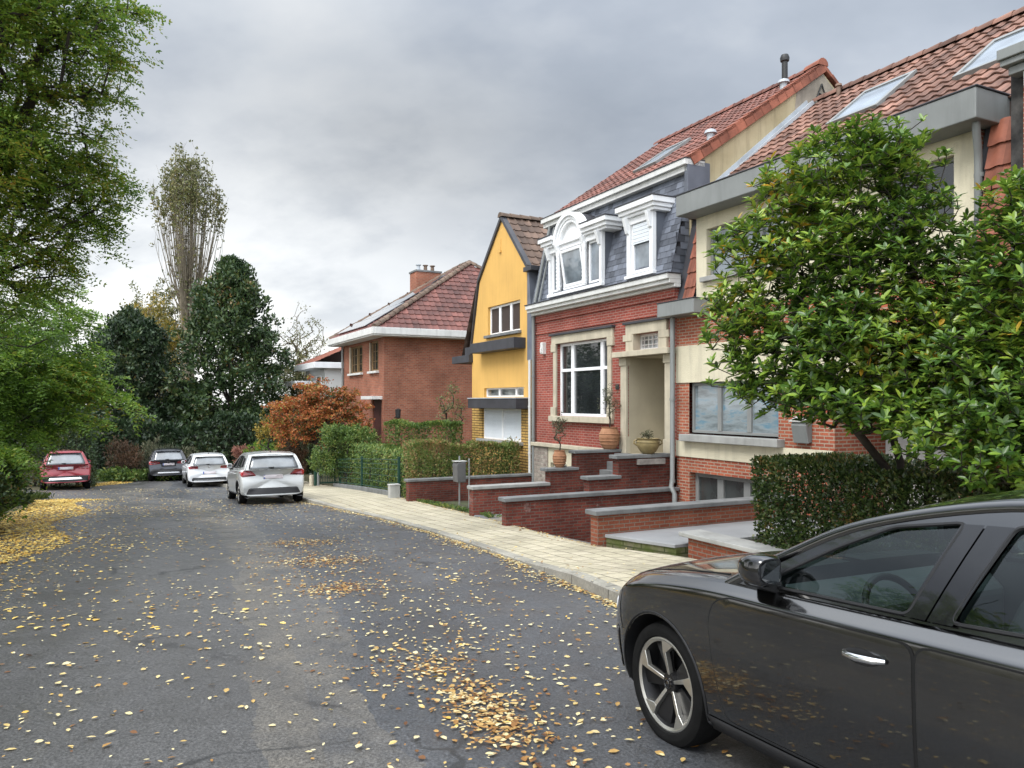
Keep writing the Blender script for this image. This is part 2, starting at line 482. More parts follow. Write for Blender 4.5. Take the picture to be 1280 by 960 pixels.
SW = wall_thing('stepped dark brick flank wall carrying the olive pot', [(2.02, 2.24, 1.36, 2.08, -1.3, .03), (2.02, 2.24, .02, 1.36, -1.3, .42)], [(1.98, 2.28, 1.30, 2.20, .03, .10), (1.98, 2.28, .02, 1.42, .42, .49)], M_gbrick, M_bluestone, 'stair_wall')
SW2 = wall_thing('stepped brick flank wall under the bowl beside the open doorway', [(.12, .34, 1.48, 2.22, -1.3, .0), (.12, .34, .02, 1.48, -1.3, .42)], [(.08, .38, 1.42, 2.28, .0, .075), (.08, .38, .02, 1.55, .42, .50)], M_gbrick, M_bluestone, 'stair_wall')
mb = MB(ROW)
mb.box(.02, .125, .30, 1.0, .285, .40)
mb.build('stone_patch', mat('old_render', (.24, .22, .20), .9, .3, 6), SW2)
st = thing('front_steps', 'stone front steps climbing between two stepped brick walls', 'steps', ROW @ T(1.18, 2.2, -.9))
for i in range(7):
    mb = MB(ROW); z = .40 - .19*i
    mb.box(.36, 2.0, .02, .30 + .21*i, z-.19-(.0 if i < 6 else .5), z); mb.build('step', M_bluestone, st, bevel=.01)
mb = MB(ROW); mb.box(.55, 2.0, 3.72, 4.02, -1.45, -.855); mb.box(1.85, 2.0, 3.1, 3.72, -1.45, -.87)
props(mb.build('stone_step', M_bluestone, loc=ROW @ T(1.2, 3.9, -1.2), bevel=.012), 'dark stone step at the pavement end of the garden path', 'step')
# ================================================================ houses
M_redbrick = brick_mat('red_brick', (.33, .075, .052), (.235, .050, .038), (.34, .20, .165), .21, .068, .010, .30)
M_orbrick = brick_mat('orange_brick', (.40, .115, .060), (.28, .068, .040), (.36, .28, .21), .20, .066, .011, .34)
M_fbrick = brick_mat('brown_brick', (.36, .125, .072), (.26, .082, .050), (.27, .18, .13), .21, .075, .011, .32)
M_ybrick = brick_mat('yellow_brick', (.55, .35, .11), (.45, .27, .08), (.13, .085, .035), .42, .085, .016, .2)
M_cream = mat('cream_render', (.60, .55, .41), .9, .10, 1.2, bump=.6, bscale=55, bdist=.014, stain=.36)
M_yellow = mat('yellow_render', (.62, .37, .105), .85, .10, .6, bump=.4, bscale=70, stain=.16)
M_plaster = mat('old_plaster', (.40, .33, .19), .9, .22, .9, c2=(.47, .40, .26), bump=.5, bscale=25, stain=.5)
M_stone = mat('sandstone', (.47, .42, .32), .8, .14, 3, bump=.2, bscale=60, stain=.35)
M_white = mat('white_paint', (.78, .79, .80), .45, .05, 2, stain=.12)
M_offwhite = mat('weathered_white', (.62, .62, .60), .6, .1, 2, stain=.3)
M_pvc = mat('white_pvc', (.80, .81, .82), .3, .02, 2)
M_gframe = mat('grey_frame', (.20, .205, .20), .45, .08, 2)
M_wood = mat('brown_wood', (.20, .125, .055), .55, .2, 6)
M_zinc = mat('grey_zinc', (.20, .21, .205), .5, .12, 1.2, stain=.3)
M_lead = mat('lead_flashing', (.38, .41, .44), .45, .2, 2)
M_anthra = mat('anthracite_cladding', (.045, .045, .052), .5, .25, 2.5, stain=.2)
M_tile_red = mat('red_pantile', (.150, .060, .044), .8, .45, 1.6, island=.34, bump=.2, bscale=60)
M_tile_or = mat('orange_pantile', (.168, .088, .064), .85, .5, 1.5, island=.36, bump=.25, bscale=60)
M_tile_new = mat('bright_verge_tile', (.235, .080, .048), .75, .35, 3, island=.30)
M_tile_br = mat('brown_tile', (.115, .075, .055), .75, .35, 1.2, island=.35, bump=.2, bscale=60)
M_tile_fl = mat('dark_red_tile', (.125, .046, .036), .6, .45, .8, island=.35, bump=.2, bscale=60)
M_tile_ridge = mat('weathered_ridge_tile', (.13, .09, .065), .8, .35, 3, island=.2, bump=.4, bscale=30)
M_slate = mat('blue_slate', (.118, .130, .158), .5, .25, 1.5, island=.40)
M_under = mat('roof_underlay', (.05, .035, .03), .9, .1, 3)
M_dark = mat('dark_iron', (.02, .02, .02), .5, .2, 4)
M_tar = mat('tarred_board', (.025, .022, .02), .75, .8, 5, c2=(.075, .07, .065), bump=.6, bscale=12)
M_shut = mat('shutter_slat', (.68, .72, .76), .4, .04, 2)
M_door = mat('pale_door', (.36, .35, .29), .5, .06, 2)
M_interior = mat('interior_wall', (.42, .37, .27), .9, .08, 2)

def glass_mat(name, base=(.012, .014, .015), rough=.02, wob=.06, curtain=None):
    m, nt, out = _nt(name); g = G(nt)
    tc = g.n('TexCoord').outputs['Object']
    nz = g.noise(tc, 2.0, 2)
    c = g.ramp(g.noise(tc, 1.6, 3), [(.35, base), (.7, tuple(min(1, x*2.2) for x in base))])
    if curtain:
        mp = g.n('Mapping'); mp.inputs['Scale'].default_value = (1, 1, 4); mp.inputs['Rotation'].default_value = (.5, .3, 0); g.l(tc, mp.inputs[0])
        c = g.ramp(g.noise(mp.outputs[0], 1.7, 5, .6), curtain)
    finish(g, out, c, rough, g.bump(nz, wob, .02), spec=.9, ior=1.6)
    return m
M_glass = glass_mat('window_glass')
M_glassblue = glass_mat('window_glass_painted_sky', (.115, .135, .155), .02)  # pale bluish base colour paints in the sky reflected by these panes
M_curtain = glass_mat('curtained_glass', rough=.05, curtain=[(.3, (.10, .12, .13)), (.5, (.22, .26, .28)), (.62, (.10, .20, .27)), (.75, (.25, .27, .28))])
M_frost = glass_mat('frosted_glass', (.03, .035, .035), .25)
M_net = glass_mat('netted_glass', rough=.06, curtain=[(.35, (.05, .055, .055)), (.65, (.30, .32, .32))])
M_solar = mat('solar_glass', (.10, .11, .125), .10, .1, 1, spec=1.0, coat=1)

def wall_panel(mb, x0, x1, z0, z1, y, holes=(), depth=.2):
    xs = sorted({x0, x1, *[h[0] for h in holes], *[h[1] for h in holes]})
    zs = sorted({z0, z1, *[h[2] for h in holes], *[h[3] for h in holes]})
    xs = [x for x in xs if x0-1e-6 <= x <= x1+1e-6]; zs = [z for z in zs if z0-1e-6 <= z <= z1+1e-6]
    for a, b in zip(xs, xs[1:]):
        for c, d in zip(zs, zs[1:]):
            mx, mz = (a+b)/2, (c+d)/2
            if any(h[0] < mx < h[1] and h[2] < mz < h[3] for h in holes): continue
            mb.quad((b, y, c), (a, y, c), (a, y, d), (b, y, d))
    for h in holes:
        a, b, c, d = h[:4]; q = y-depth
        c2, d2 = max(c, z0), min(d, z1)
        mb.quad((a, y, c2), (a, q, c2), (a, q, d2), (a, y, d2)); mb.quad((b, y, c2), (b, y, d2), (b, q, d2), (b, q, c2))
        if d <= z1: mb.quad((a, y, d), (a, q, d), (b, q, d), (b, y, d))
        if c >= z0: mb.quad((a, y, c), (b, y, c), (b, q, c), (a, q, c))
    return mb

def window(parent, x0, x1, z0, z1, y, vs=(), hs=(), fm=None, gm=None, fw=.06, fd=.07, F=ROW, label=None, bars=None, name='window', vbars=None):
    fm = fm or M_pvc; gm = gm or M_glass
    mb = MB(F)
    mb.box(x0, x0+fw, y-fd, y, z0, z1); mb.box(x1-fw, x1, y-fd, y, z0, z1)
    mb.box(x0+fw, x1-fw, y-fd, y, z0, z0+fw); mb.box(x0+fw, x1-fw, y-fd, y, z1-fw, z1)
    for v in vs:
        w = fw*.9; mb.box(v-w, v+w, y-fd+.004, y+.012, z0+fw, z1-fw)
    vv = sorted([x0+fw] + [q for v in vs for q in (v-fw*.9, v+fw*.9)] + [x1-fw])
    for h in hs:
        for a, b in zip(vv[::2], vv[1::2]): mb.box(a, b, y-fd+.004, y+.006, h-fw*.55, h+fw*.55)
    if bars:   # thin glazing bars
        for h in bars: mb.box(x0+fw, x1-fw, y-fd+.02, y-.015, h-.012, h+.012)
    if vbars:
        for v in vbars: mb.box(v-.012, v+.012, y-fd+.022, y-.013, z0+fw, z1-fw)
    f = mb.build(name, fm, parent, bevel=.006)
    if label: f['label'] = label
    p = MB(F); p.quad((x1-fw*.5, y-fd*.6, z0+fw*.5), (x0+fw*.5, y-fd*.6, z0+fw*.5), (x0+fw*.5, y-fd*.6, z1-fw*.5), (x1-fw*.5, y-fd*.6, z1-fw*.5))
    p.build('pane', gm, f)
    return f
def part(name, m, parent, *boxes, F=ROW, bevel=.008, label=None):
    mb = MB(F)
    for b in boxes: mb.box(*b)
    o = mb.build(name, m, parent, bevel=bevel)
    if label: o['label'] = label
    return o

def tiles(mb, O, U, V, w, h, tw, th, clip=None, prof='pan', amp=.028, lift=.035, stagger=False, jit=.006):
    O, U, V = Vector(O), Vector(U).normalized(), Vector(V).normalized()
    N = U.cross(V)
    if N.z < 0: N = -N
    nu, nv = max(1, round(w/tw)), max(1, round(h/th)); tw, th = w/nu, h/nv
    if prof == 'pan': P = [(0, .3), (.14, .85), (.28, 1), (.42, .75), (.56, .2), (.72, -.15), (.86, -.05), (1.0, .3)]
    elif prof == 'roman': P = [(0, .0), (.10, .9), (.22, .9), (.32, .0), (.66, -.15), (1.0, .0)]
    else: P = [(.015, 0), (.985, 0)]
    for j in range(nv):
        for i in range(-1 if stagger else 0, nu):
            off = .5*tw*(j % 2) if stagger else 0
            a0, b0 = i*tw + off, j*th
            if a0 < -1e-6 - (tw*.51 if stagger else 0) or a0+tw > w+1e-6+(tw*.51 if stagger else 0): continue
            aa, bb = max(0, a0), min(w, a0+tw)
            if bb-aa < .02: continue
            if clip and not clip((aa+bb)/2, b0+th*.5): continue
            jz = rng.uniform(-jit, jit)*.6; jb = rng.uniform(-jit, jit)
            lo, hi, fr = [], [], []
            for u, z in P:
                x = min(max(a0+u*tw, aa), bb)
                lo.append(O + U*x + V*(b0-.03+jb) + N*(lift+amp*z+jz))
                hi.append(O + U*x + V*(b0+th+.01) + N*(amp*z + .006))
                fr.append(O + U*x + V*(b0-.03+jb) + N*(amp*z+jz-.004 + (lift-.02 if prof != 'flat' else lift-.012)))
            k = len(P)
            mb.add(lo+hi+fr, [(q, q+1, k+q+1, k+q) for q in range(k-1)] + [(2*k+q, 2*k+q+1, q+1, q) for q in range(k-1)])
    return mb
def halftube(mb, P, Q, r, seg=.36, up=Vector((0, 0, 1)), flat=1.0):
    P, Q = Vector(P), Vector(Q); d = (Q-P); L = d.length; d.normalize()
    s = d.cross(up).normalized(); u = s.cross(d).normalized()
    n = max(1, round(L/seg)); q = L/n
    for i in range(n):
        a = P + d*(i*q) ; b = P + d*((i+1)*q+.03)
        A, B = [], []
        for k in range(7):
            t = pi*k/6 ; c, z = cos(t), sin(t)*flat
            A.append(a + s*(r*1.08*c) + u*(r*1.08*z)); B.append(b + s*(r*.92*c) + u*(r*.92*z))
        mb.add(A+B, [(k, k+1, 7+k+1, 7+k) for k in range(6)] + [tuple(range(7))])
    return mb
def skylight(parent, x0, x1, O, V, N, b0, b1, F=ROW):
    """roof window lying on a roof plane: O eave point, V up-slope unit, N normal (row frame, x along)"""
    O, V, N = Vector(O), Vector(V), Vector(N)
    def P(x, b, n): return (Vector((x, O.y, O.z)) + V*b + N*n)
    mb = MB(F)
    def bar(xa, xb, ba, bb, n0=-.02, n1=.11):
        mb.hexa([P(xa,ba,n0), P(xb,ba,n0), P(xb,bb,n0), P(xa,bb,n0), P(xa,ba,n1), P(xb,ba,n1), P(xb,bb,n1), P(xa,bb,n1)])
    f = .08
    bar(x0, x0+f, b0, b1); bar(x1-f, x1, b0, b1); bar(x0+f, x1-f, b0, b0+f); bar(x0+f, x1-f, b1-f*1.6, b1)
    s = mb.build('skylight', M_gframe, parent, bevel=.006)
    g = MB(F); g.quad(P(x0+f*.7, b0+f*.7, .085), P(x1-f*.7, b0+f*.7, .085), P(x1-f*.7, b1-f, .085), P(x0+f*.7, b1-f, .085))
    g.build('pane', M_glassblue, s)
    # lead apron
    return s
def downpipe(parent, x, y, z0, z1, r=.05, m=None, F=ROW, path=None, name='downpipe'):
    mb = MB(F)
    pts = path or [(x, y, z0), (x, y, z1)]
    mb.tube(pts, r, 10)
    zs = [z0 + (z1-z0)*k/3 for k in range(1, 3)]
    for z in zs: mb.lathe([(r*1.25, z-.03), (r*1.25, z+.03)], 10, (x, y, 0))
    return mb.build(name, m or M_zinc, parent, smooth=40)

# ---------------------------------------------------------------- red brick house with slate mansard
A = thing('terraced_house', 'red brick terraced house with slate mansard, arched white dormer and stone doorway', 'house', ROW @ T(3.2, 0, -1.1))
tb = 6.5; D = -8.6
HW = (2.66, 5.22, 1.25, 3.27); HD = (.36, 1.83, .39, 2.72); HT = (.55, 1.57, 2.86, 3.26)
mb = MB(ROW); wall_panel(mb, 0, tb, .42, 4.2, 0, [HW, HD, HT], .22)
mb.quad((0, 0, -2.2), (0, D, -2.2), (0, D, 4.2), (0, 0, 4.2)); mb.quad((tb, 0, -2.2), (tb, 0, 4.2), (tb, D, 4.2), (tb, D, -2.2)); mb.quad((0, D, -2.2), (tb, D, -2.2), (tb, D, 6.8), (0, D, 6.8))
mb.box(0.02, tb-.02, -.02, .035, 3.62, 3.68); mb.box(0.02, tb-.02, -.02, .05, 3.97, 4.17)
mb.build('wall', M_redbrick, A)
mb = MB(ROW); wall_panel(mb, .34, tb, -2.2, .36, .06, [(4.6, 5.5, -.5, -.08)], .2)
mb.build('plinth', M_cream, A)
M_rubble = brick_mat('rubble_stone', (.40, .35, .30), (.22, .17, .15), (.30, .27, .23), .16, .11, .02, .4, bump=1)
part('rubble_base', M_rubble, A, (5.62, 6.42, .02, .10, -2.0, .355))
window(A, 4.6, 5.5, -.5, -.08, -.06, gm=M_glass)
part('plinth_ledge', M_stone, A, (2.1, tb, .0, .17, .36, .46))
# big window: stone surround, white frame
part('window_surround', M_stone, A, (2.50, 2.66, -.02, .05, 1.25, 3.27), (5.22, 5.38, -.02, .05, 1.25, 3.27), (2.42, 5.46, -.02, .06, 3.27, 3.50),
     (2.40, 2.66, -.02, .07, 3.05, 3.27), (5.22, 5.48, -.02, .07, 3.05, 3.27), (2.40, 2.66, -.02, .075, 1.20, 1.50), (5.22, 5.48, -.02, .075, 1.20, 1.50), bevel=.01)
part('window_cornice', M_anthra, A, (2.36, 5.52, -.02, .12, 3.50, 3.56))
part('window_sill', M_stone, A, (2.42, 5.46, .0, .16, 1.10, 1.25))
w = window(A, 2.66, 5.22, 1.25, 3.27, -.10, vs=(3.10, 4.55), hs=(2.52,), fw=.075)
# doorway
for x in (0, 1.71): part('door_jamb', M_stone, A, (x+.12, x+.36, -.05, .06, .80, 2.52), (x+.10, x+.39, -.055, .08, .39, .80), (x+.10, x+.39, -.055, .085, 2.52, 2.715), bevel=.01)
part('door_hood', M_stone, A, (.0, 2.16, -.02, .26, 2.72, 2.85))
part('toplight_surround', M_stone, A, (.28, .575, -.15, .07, 2.85, 3.40), (1.545, 1.84, -.15, .07, 2.85, 3.40), (.18, .55, -.05, .085, 3.10, 3.26), (1.57, 1.94, -.05, .085, 3.10, 3.26), (.28, 1.84, -.05, .075, 3.26, 3.50), bevel=.008)
part('toplight_cornice', M_anthra, A, (.22, 1.90, -.02, .13, 3.50, 3.56))
window(A, .55, 1.57, 2.86, 3.26, -.16, fm=M_offwhite, gm=M_net, bars=(3.0, 3.12), vbars=(.75, .92, 1.09, 1.26, 1.43))
mb = MB(ROW)   # recessed porch
mb.quad((.375, -.01, .39), (.375, -1.15, .39), (.375, -1.15, 2.72), (.375, -.01, 2.72)); mb.quad((1.815, -.01, .39), (1.815, -.01, 2.72), (1.815, -1.15, 2.72), (1.815, -1.15, .39))
mb.quad((.375, -.01, 2.71), (.375, -1.15, 2.71), (1.815, -1.15, 2.71), (1.815, -.01, 2.71)); mb.quad((.36, 0, .392), (1.83, 0, .392), (1.83, -1.15, .392), (.36, -1.15, .392))
mb.build('porch', M_interior, A)
dr = part('door', M_door, A, (.36, 1.83, -1.2, -1.14, .39, 2.72))
part('handle', M_lead, dr, (.55, .58, -1.14, -1.09, 1.35, 1.55))
# cornice between brick and slates
mb = MB(ROW)
for y, z0, z1 in ((.16, 4.17, 4.25), (.30, 4.25, 4.34), (.36, 4.34, 4.46)): mb.box(-.12, tb-.02, -.02, y, z0, z1)
mb.build('cornice', M_offwhite, A, bevel=.012)
part('cornice_flashing', M_anthra, A, (-.15, tb-.0, -.02, .385, 4.46, 4.485))
# mansard
zm0, zm1, ym0, ym1 = 4.48, 6.82, .14, -.42
mb = MB(ROW); mb.prism([(ym0-.06, zm0), (ym1-.06, zm1), (D, zm1), (D, 4.2), (-.05, 4.2)], 'x', .06, tb-.02); mb.build('mansard_core', M_anthra, A)
mb = MB(ROW); sl = Vector((0, ym1-ym0, zm1-zm0)); tiles(mb, (.02, ym0, zm0), (1, 0, 0), sl, tb-.06, sl.length, .21, .15, prof='flat', lift=.018, amp=0, stagger=True, jit=.003)
tiles(mb, (.05, ym0-.02, zm0), (0, -1, 0), (0, 0, 1), .50, 2.3, .2, .15, clip=lambda a, b: a > .28*b-.05, prof='flat', lift=.018, amp=0, stagger=True)
mb.build('mansard_slates', M_slate, A)
mb = MB(ROW)
mb.tube([(tb-.35, ym0-.18+.25, zm0+.05), (tb-.35, ym1+.12, zm1)], .045, 8); mb.build('mansard_pipe', M_zinc, A, smooth=40)
mb = MB(ROW); mb.tube([(tb-.6, ym0-.18+.25, zm0+.05), (tb-.6, ym1+.12, zm1-.1)], .03, 8); mb.build('mansard_pipe', M_zinc, A, smooth=40)
part('upper_cornice', M_offwhite, A, (-.02, tb-.02, -.75, ym1+.16, 6.80, 6.93), (-.06, tb, -.75, ym1+.24, 6.93, 7.06))
part('upper_flashing', M_anthra, A, (-.08, tb, -.75, ym1+.26, 7.06, 7.08))
part('cheek_wall', M_slate, A, (-.06, .06, -.9, ym1+.16, 6.25, 7.03))
# roof: pantiles, ridge, plastered party gable
yr, zr = -4.47, 9.92; y0, z0 = -.34, 7.06
sl = Vector((0, yr-y0, zr-z0)); V = sl.normalized(); N = Vector((0, -V.z, V.y)); N = N if N.z > 0 else -N
mb = MB(ROW)
mb.prism([(y0-.1, z0-.04), (yr, zr-.06), (D+.1, z0-.0), (D+.1, 6.9), (y0-.1, 6.9)], 'x', .04, tb-.02); mb.build('roof_core', M_under, A)
mb = MB(ROW); tiles(mb, (.10, y0, z0), (1, 0, 0), sl, tb-.12, sl.length, .225, .33)
back = Vector((0, D-yr, z0-zr)); tiles(mb, (.10, D, z0), (1, 0, 0), -back, tb-.12, back.length, .225, .33)
rf = mb.build('roof', M_tile_red, A, smooth=50)
mb = MB(ROW); halftube(mb, (.02, yr, zr+.0), (tb, yr, zr+.0), .13); mb.build('ridge_tiles', M_tile_red, rf, smooth=50)
mb = MB(ROW)
for j in range(16):
    a = Vector((.0, y0, z0)) + V*(j*sl.length/16); b = a + V*(sl.length/16+.04)
    for (p, q) in ((a, b),):
        mb.hexa([p+N*.02+Vector((-.10,0,0)), p+N*.02+Vector((.16,0,0)), q+N*.0+Vector((.16,0,0)), q+N*.0+Vector((-.10,0,0)),
                 p+N*.10+Vector((-.10,0,0)), p+N*.10+Vector((.16,0,0)), q+N*.075+Vector((.16,0,0)), q+N*.075+Vector((-.10,0,0))])
        mb.hexa([p-N*.15+Vector((-.10,0,0)), p-N*.15+Vector((-.075,0,0)), q-N*.15+Vector((-.075,0,0)), q-N*.15+Vector((-.10,0,0)),
                 p+N*.10+Vector((-.10,0,0)), p+N*.10+Vector((-.075,0,0)), q+N*.075+Vector((-.075,0,0)), q+N*.075+Vector((-.10,0,0))])
bv = Vector((0, D-yr, z0-zr)).normalized(); bn = Vector((0, bv.z, -bv.y)); bn = bn if bn.z > 0 else -bn
for j in range(14):
    a = Vector((.0, yr, zr)) + bv*(j*5/14); b = a + bv*(5/14+.03)
    mb.hexa([a+bn*.0+Vector((-.10,0,0)), a+Vector((.16,0,0)), b+Vector((.16,0,0)), b+Vector((-.10,0,0)), a+bn*.1+Vector((-.10,0,0)), a+bn*.1+Vector((.16,0,0)), b+bn*.08+Vector((.16,0,0)), b+bn*.08+Vector((-.10,0,0))])
halftube(mb, (-.11, yr, zr+.03), (.35, yr, zr+.03), .16, .4)
mb.build('verge_tiles', M_tile_new, rf, bevel=.008)
mb = MB(ROW); mb.prism([(y0-.05, 5.0), (y0-.05, z0-.1), (yr, zr-.08), (D, z0-.2), (D, 5.0)], 'x', -.03, .05); mb.build('party_wall', M_plaster, A)
mb = MB(ROW)
mb.prism([(-3.55, 8.55), (-3.65, 9.28), (yr, zr-.1), (-5.1, 9.3), (-4.9, 8.9), (-4.3, 8.95), (-4.2, 8.5)], 'x', -.036, -.031)
mb.build('bare_render', mat('bare_render', (.27, .235, .19), .9, .25, 2, bump=.5, bscale=20, stain=.4), A)
mb = MB(ROW)  # iron wall anchor, an A shape
for a, b in (((-4.30, 9.14), (-4.47, 9.50)), ((-4.47, 9.50), (-4.66, 9.10)), ((-4.36, 9.25), (-4.58, 9.22))):
    mb.tube([(-.06, *a), (-.06, *b)], .018, 6)
mb.build('wall_anchor', M_dark, A)
skylight(A, 2.35, 3.35, (0, y0, z0), V, N, 1.15, 2.55)
mb = MB(ROW); mb.lathe([(.075, 9.5), (.075, 10.40), (.11, 10.42), (.12, 10.50), (.09, 10.58), (.03, 10.6)], 14, (.95, -4.28, 0)); mb.lathe([(.16, 9.72), (.10, 9.92)], 14, (.95, -4.28, 0))
mb.build('flue_pipe', M_dark, rf, smooth=40)
for b in (1.25, 4.1):
    p = Vector((.42, y0, z0)) + V*b + N*.05
    mb = MB(ROW); mb.lathe([(.09, p.z-.05), (.09, p.z+.10), (.15, p.z+.11), (.13, p.z+.18), (.04, p.z+.22)], 12, (p.x, p.y, 0)); mb.build('roof_vent', M_lead, rf, smooth=40)
# arched dormer
def dormer_box(x0, x1, z0, z1, yf): return (x0, x1, -1.2, yf, z0, z1)
yf = .20
dm = part('dormer', M_white, A, (2.70, 2.80, yf-.12, yf, 4.66, 5.95), (5.28, 5.38, yf-.12, yf, 4.66, 5.95), (2.80, 5.28, yf-.12, yf, 5.80, 5.95), (2.66, 5.42, yf-.14, yf+.03, 4.57, 4.66), bevel=.01)
part('dormer_cheek', M_slate, dm, (2.72, 2.79, -.9, yf-.12, 4.5, 5.95), (5.29, 5.36, -.9, yf-.12, 4.5, 5.95), (2.79, 5.29, -.9, -.3, 4.5, 5.95))
mb = MB(ROW); dx0 = 4.22
def arch(r0, r1, ya, yb):
    n = 24
    for i in range(n):
        a, b = pi*i/n, pi*(i+1)/n
        P = lambda r, t, y: (dx0 + r*cos(t), y, 5.98 + r*sin(t))
        mb.hexa([P(r0,a,ya), P(r1,a,ya), P(r1,a,yb), P(r0,a,yb), P(r0,b,ya), P(r1,b,ya), P(r1,b,yb), P(r0,b,yb)])
arch(.58, .68, yf-.15, yf+.05); arch(.66, .76, yf-.15, yf+.10); arch(.50, .60, yf-.15, yf+.02)
mb.build('dormer_arch', M_white, dm, smooth=30)
mb = MB(ROW); arch(.58, .74, -1.0, yf-.151); mb.build('arch_roof', M_anthra, dm, smooth=30)
mb = MB(ROW)
mb.prism([(dx0 + .55*cos(pi*i/24), 5.95 + .55*sin(pi*i/24)) for i in range(25)], 'y', -.9, yf-.08); mb.build('tympanum', M_white, dm)
mb = MB(ROW)
for x0, x1 in ((2.26, 3.48), (4.92, 5.66)):
    mb.box(x0+.12, x1-.02 if x0 < 4 else x1-.12, -.9, yf+.07, 5.95, 6.02); mb.box(x0+.06, x1 if x0 < 4 else x1-.06, -.9, yf+.13, 6.02, 6.12); mb.box(x0, x1, -.9, yf+.19, 6.12, 6.24)
mb.box(3.40, 5.0, -.8, yf+.06, 5.93, 5.99)
mb.build('dormer_cornice', M_white, dm, bevel=.012)
mb = MB(ROW)
for x0, x1 in ((2.24, 3.46), (4.94, 5.68)): mb.box(x0, x1, -.9, yf+.205, 6.24, 6.265)
mb.build('dormer_flashing', M_anthra, dm)
for x in (3.46, 4.78):   # turned columns and brackets
    mb = MB(ROW)
    prof = [(.055, 4.72)] + [(.052 + .018*(k % 2), 4.78 + .05*k) for k in range(18)] + [(.075, 5.70), (.075, 5.80)]
    mb.lathe(prof, 12, (x, yf+.02, 0)); mb.build('dormer_column', M_white, dm, smooth=60)
for x in (2.76, 5.32, 3.46, 4.78): mb = MB(ROW); mb.prism([(yf-.02, 5.60), (yf+.05, 5.62), (yf+.16, 5.95), (yf-.02, 5.95)], 'x', x-.05, x+.05); mb.build('bracket', M_white, dm, bevel=.01)
window(dm, 2.80, 3.40, 4.72, 5.80, yf-.08, gm=M_glassblue, fw=.055); window(dm, 4.84, 5.28, 4.72, 5.80, yf-.08, gm=M_glassblue, fw=.055)
window(dm, 3.52, 4.72, 4.72, 5.82, yf-.10, gm=M_dark, fw=.05)
mb = MB(ROW @ T(0, yf-.12, 4.78) @ Matrix.Rotation(R(-9), 4, 'X'))   # tilted sash
for b in ((3.58, 3.66, -.03, .03, 0, 1.0), (4.58, 4.66, -.03, .03, 0, 1.0), (3.66, 4.58, -.03, .03, 0, .08), (3.66, 4.58, -.03, .03, .92, 1.0)): mb.box(*b)
sh = mb.build('sash', M_pvc, dm, bevel=.006, label=None) if False else mb.build('sash', M_pvc, dm, bevel=.006)
mb = MB(ROW @ T(0, yf-.12, 4.78) @ Matrix.Rotation(R(-9), 4, 'X')); mb.quad((4.6, 0, .05), (3.64, 0, .05), (3.64, 0, .95), (4.6, 0, .95)); mb.build('pane', M_glassblue, sh)
# small dormer
d2 = part('dormer', M_white, A, (.62, .74, yf-.12, yf, 4.64, 6.0), (1.50, 1.62, yf-.12, yf, 4.64, 6.0), (.74, 1.50, yf-.12, yf-.02, 5.84, 6.0), (.56, 1.68, yf-.14, yf+.03, 4.56, 4.64), bevel=.01)
part('dormer_cheek', M_slate, d2, (.64, .73, -.9, yf-.12, 4.5, 6.0), (1.51, 1.60, -.9, yf-.12, 4.5, 6.0), (.73, 1.51, -.9, -.3, 4.5, 6.0))
part('dormer_cornice', M_white, d2, (.49, 1.75, -.9, yf+.06, 6.0, 6.07), (.44, 1.80, -.9, yf+.12, 6.07, 6.16), (.39, 1.85, -.9, yf+.18, 6.16, 6.29), bevel=.012)
part('dormer_flashing', M_anthra, d2, (.37, 1.87, -.9, yf+.195, 6.29, 6.315))
for x in (.68, 1.56): mb = MB(ROW); mb.prism([(yf-.02, 5.62), (yf+.05, 5.64), (yf+.15, 6.0), (yf-.02, 6.0)], 'x', x-.05, x+.05); mb.build('bracket', M_white, d2, bevel=.01)
window(d2, .74, 1.50, 4.68, 5.84, yf-.08, gm=M_glassblue, fw=.07)
mb = MB(ROW)
for k in range(11): mb.box(.80, 1.44, yf-.075, yf-.055+.006*(k % 2), 5.36+.042*k, 5.398+.042*k)
mb.build('roller_shutter', M_shut, d2, bevel=.003)
downpipe(A, 6.44, .10, -1.2, 4.2, .05)
mb = MB(ROW); mb.box(5.86, 6.0, -.02, .12, 3.02, 3.36); mb.box(5.89, 5.97, .12, .15, 3.05, 3.2); mb.build('wall_light', M_offwhite, A, bevel=.02)
part('number_plate', M_dark, A, (2.2, 2.34, -.01, .02, 1.95, 2.08))

# ---------------------------------------------------------------- cream and brick house on the right
B = thing('terraced_house', 'cream rendered and orange brick terraced house with grey box gutter and two skylights', 'house', ROW @ T(-3.4, 0, -.8))
tl = -6.72
GW = (-2.95, -.42, .98, 2.03); GG = (-2.78, -.43, -1.95, .13); EN = (-6.3, -4.22, -.43, 2.07)
mb = MB(ROW)
wall_panel(mb, tl, 0-.004, 2.86, 3.58, .002, [], .2); wall_panel(mb, -4.22, -.004, -2.2, .46, .002, [GG], .3); wall_panel(mb, tl, -6.3, -2.2, .46, .002)
wall_panel(mb, -.42, -.004, .8, 2.07, .002); wall_panel(mb, -4.22, -2.95, .8, 2.07, .002); wall_panel(mb, tl, -6.3, .46, 2.07, .002)
mb.quad((-4.22, 0, -.43), (-4.22, -1.3, -.43), (-4.22, -1.3, 2.07), (-4.22, 0, 2.07)); mb.quad((-6.3, 0, -.43), (-6.3, 0, 2.07), (-6.3, -1.3, 2.07), (-6.3, -1.3, -.43))
mb.quad((tl, 0, -2), (tl, -8.6, -2), (tl, -8.6, 5.6), (tl, 0, 5.6)); mb.quad((tl, -8.6, -2), (0, -8.6, -2), (0, -8.6, 5.9), (tl, -8.6, 5.9))
mb.quad((-4.22, 0, .8), (-2.95, 0, .8), (-2.95, -.2, .8), (-4.22, -.2, .8))
mb.build('brick_wall', M_orbrick, B)
mb = MB(ROW)
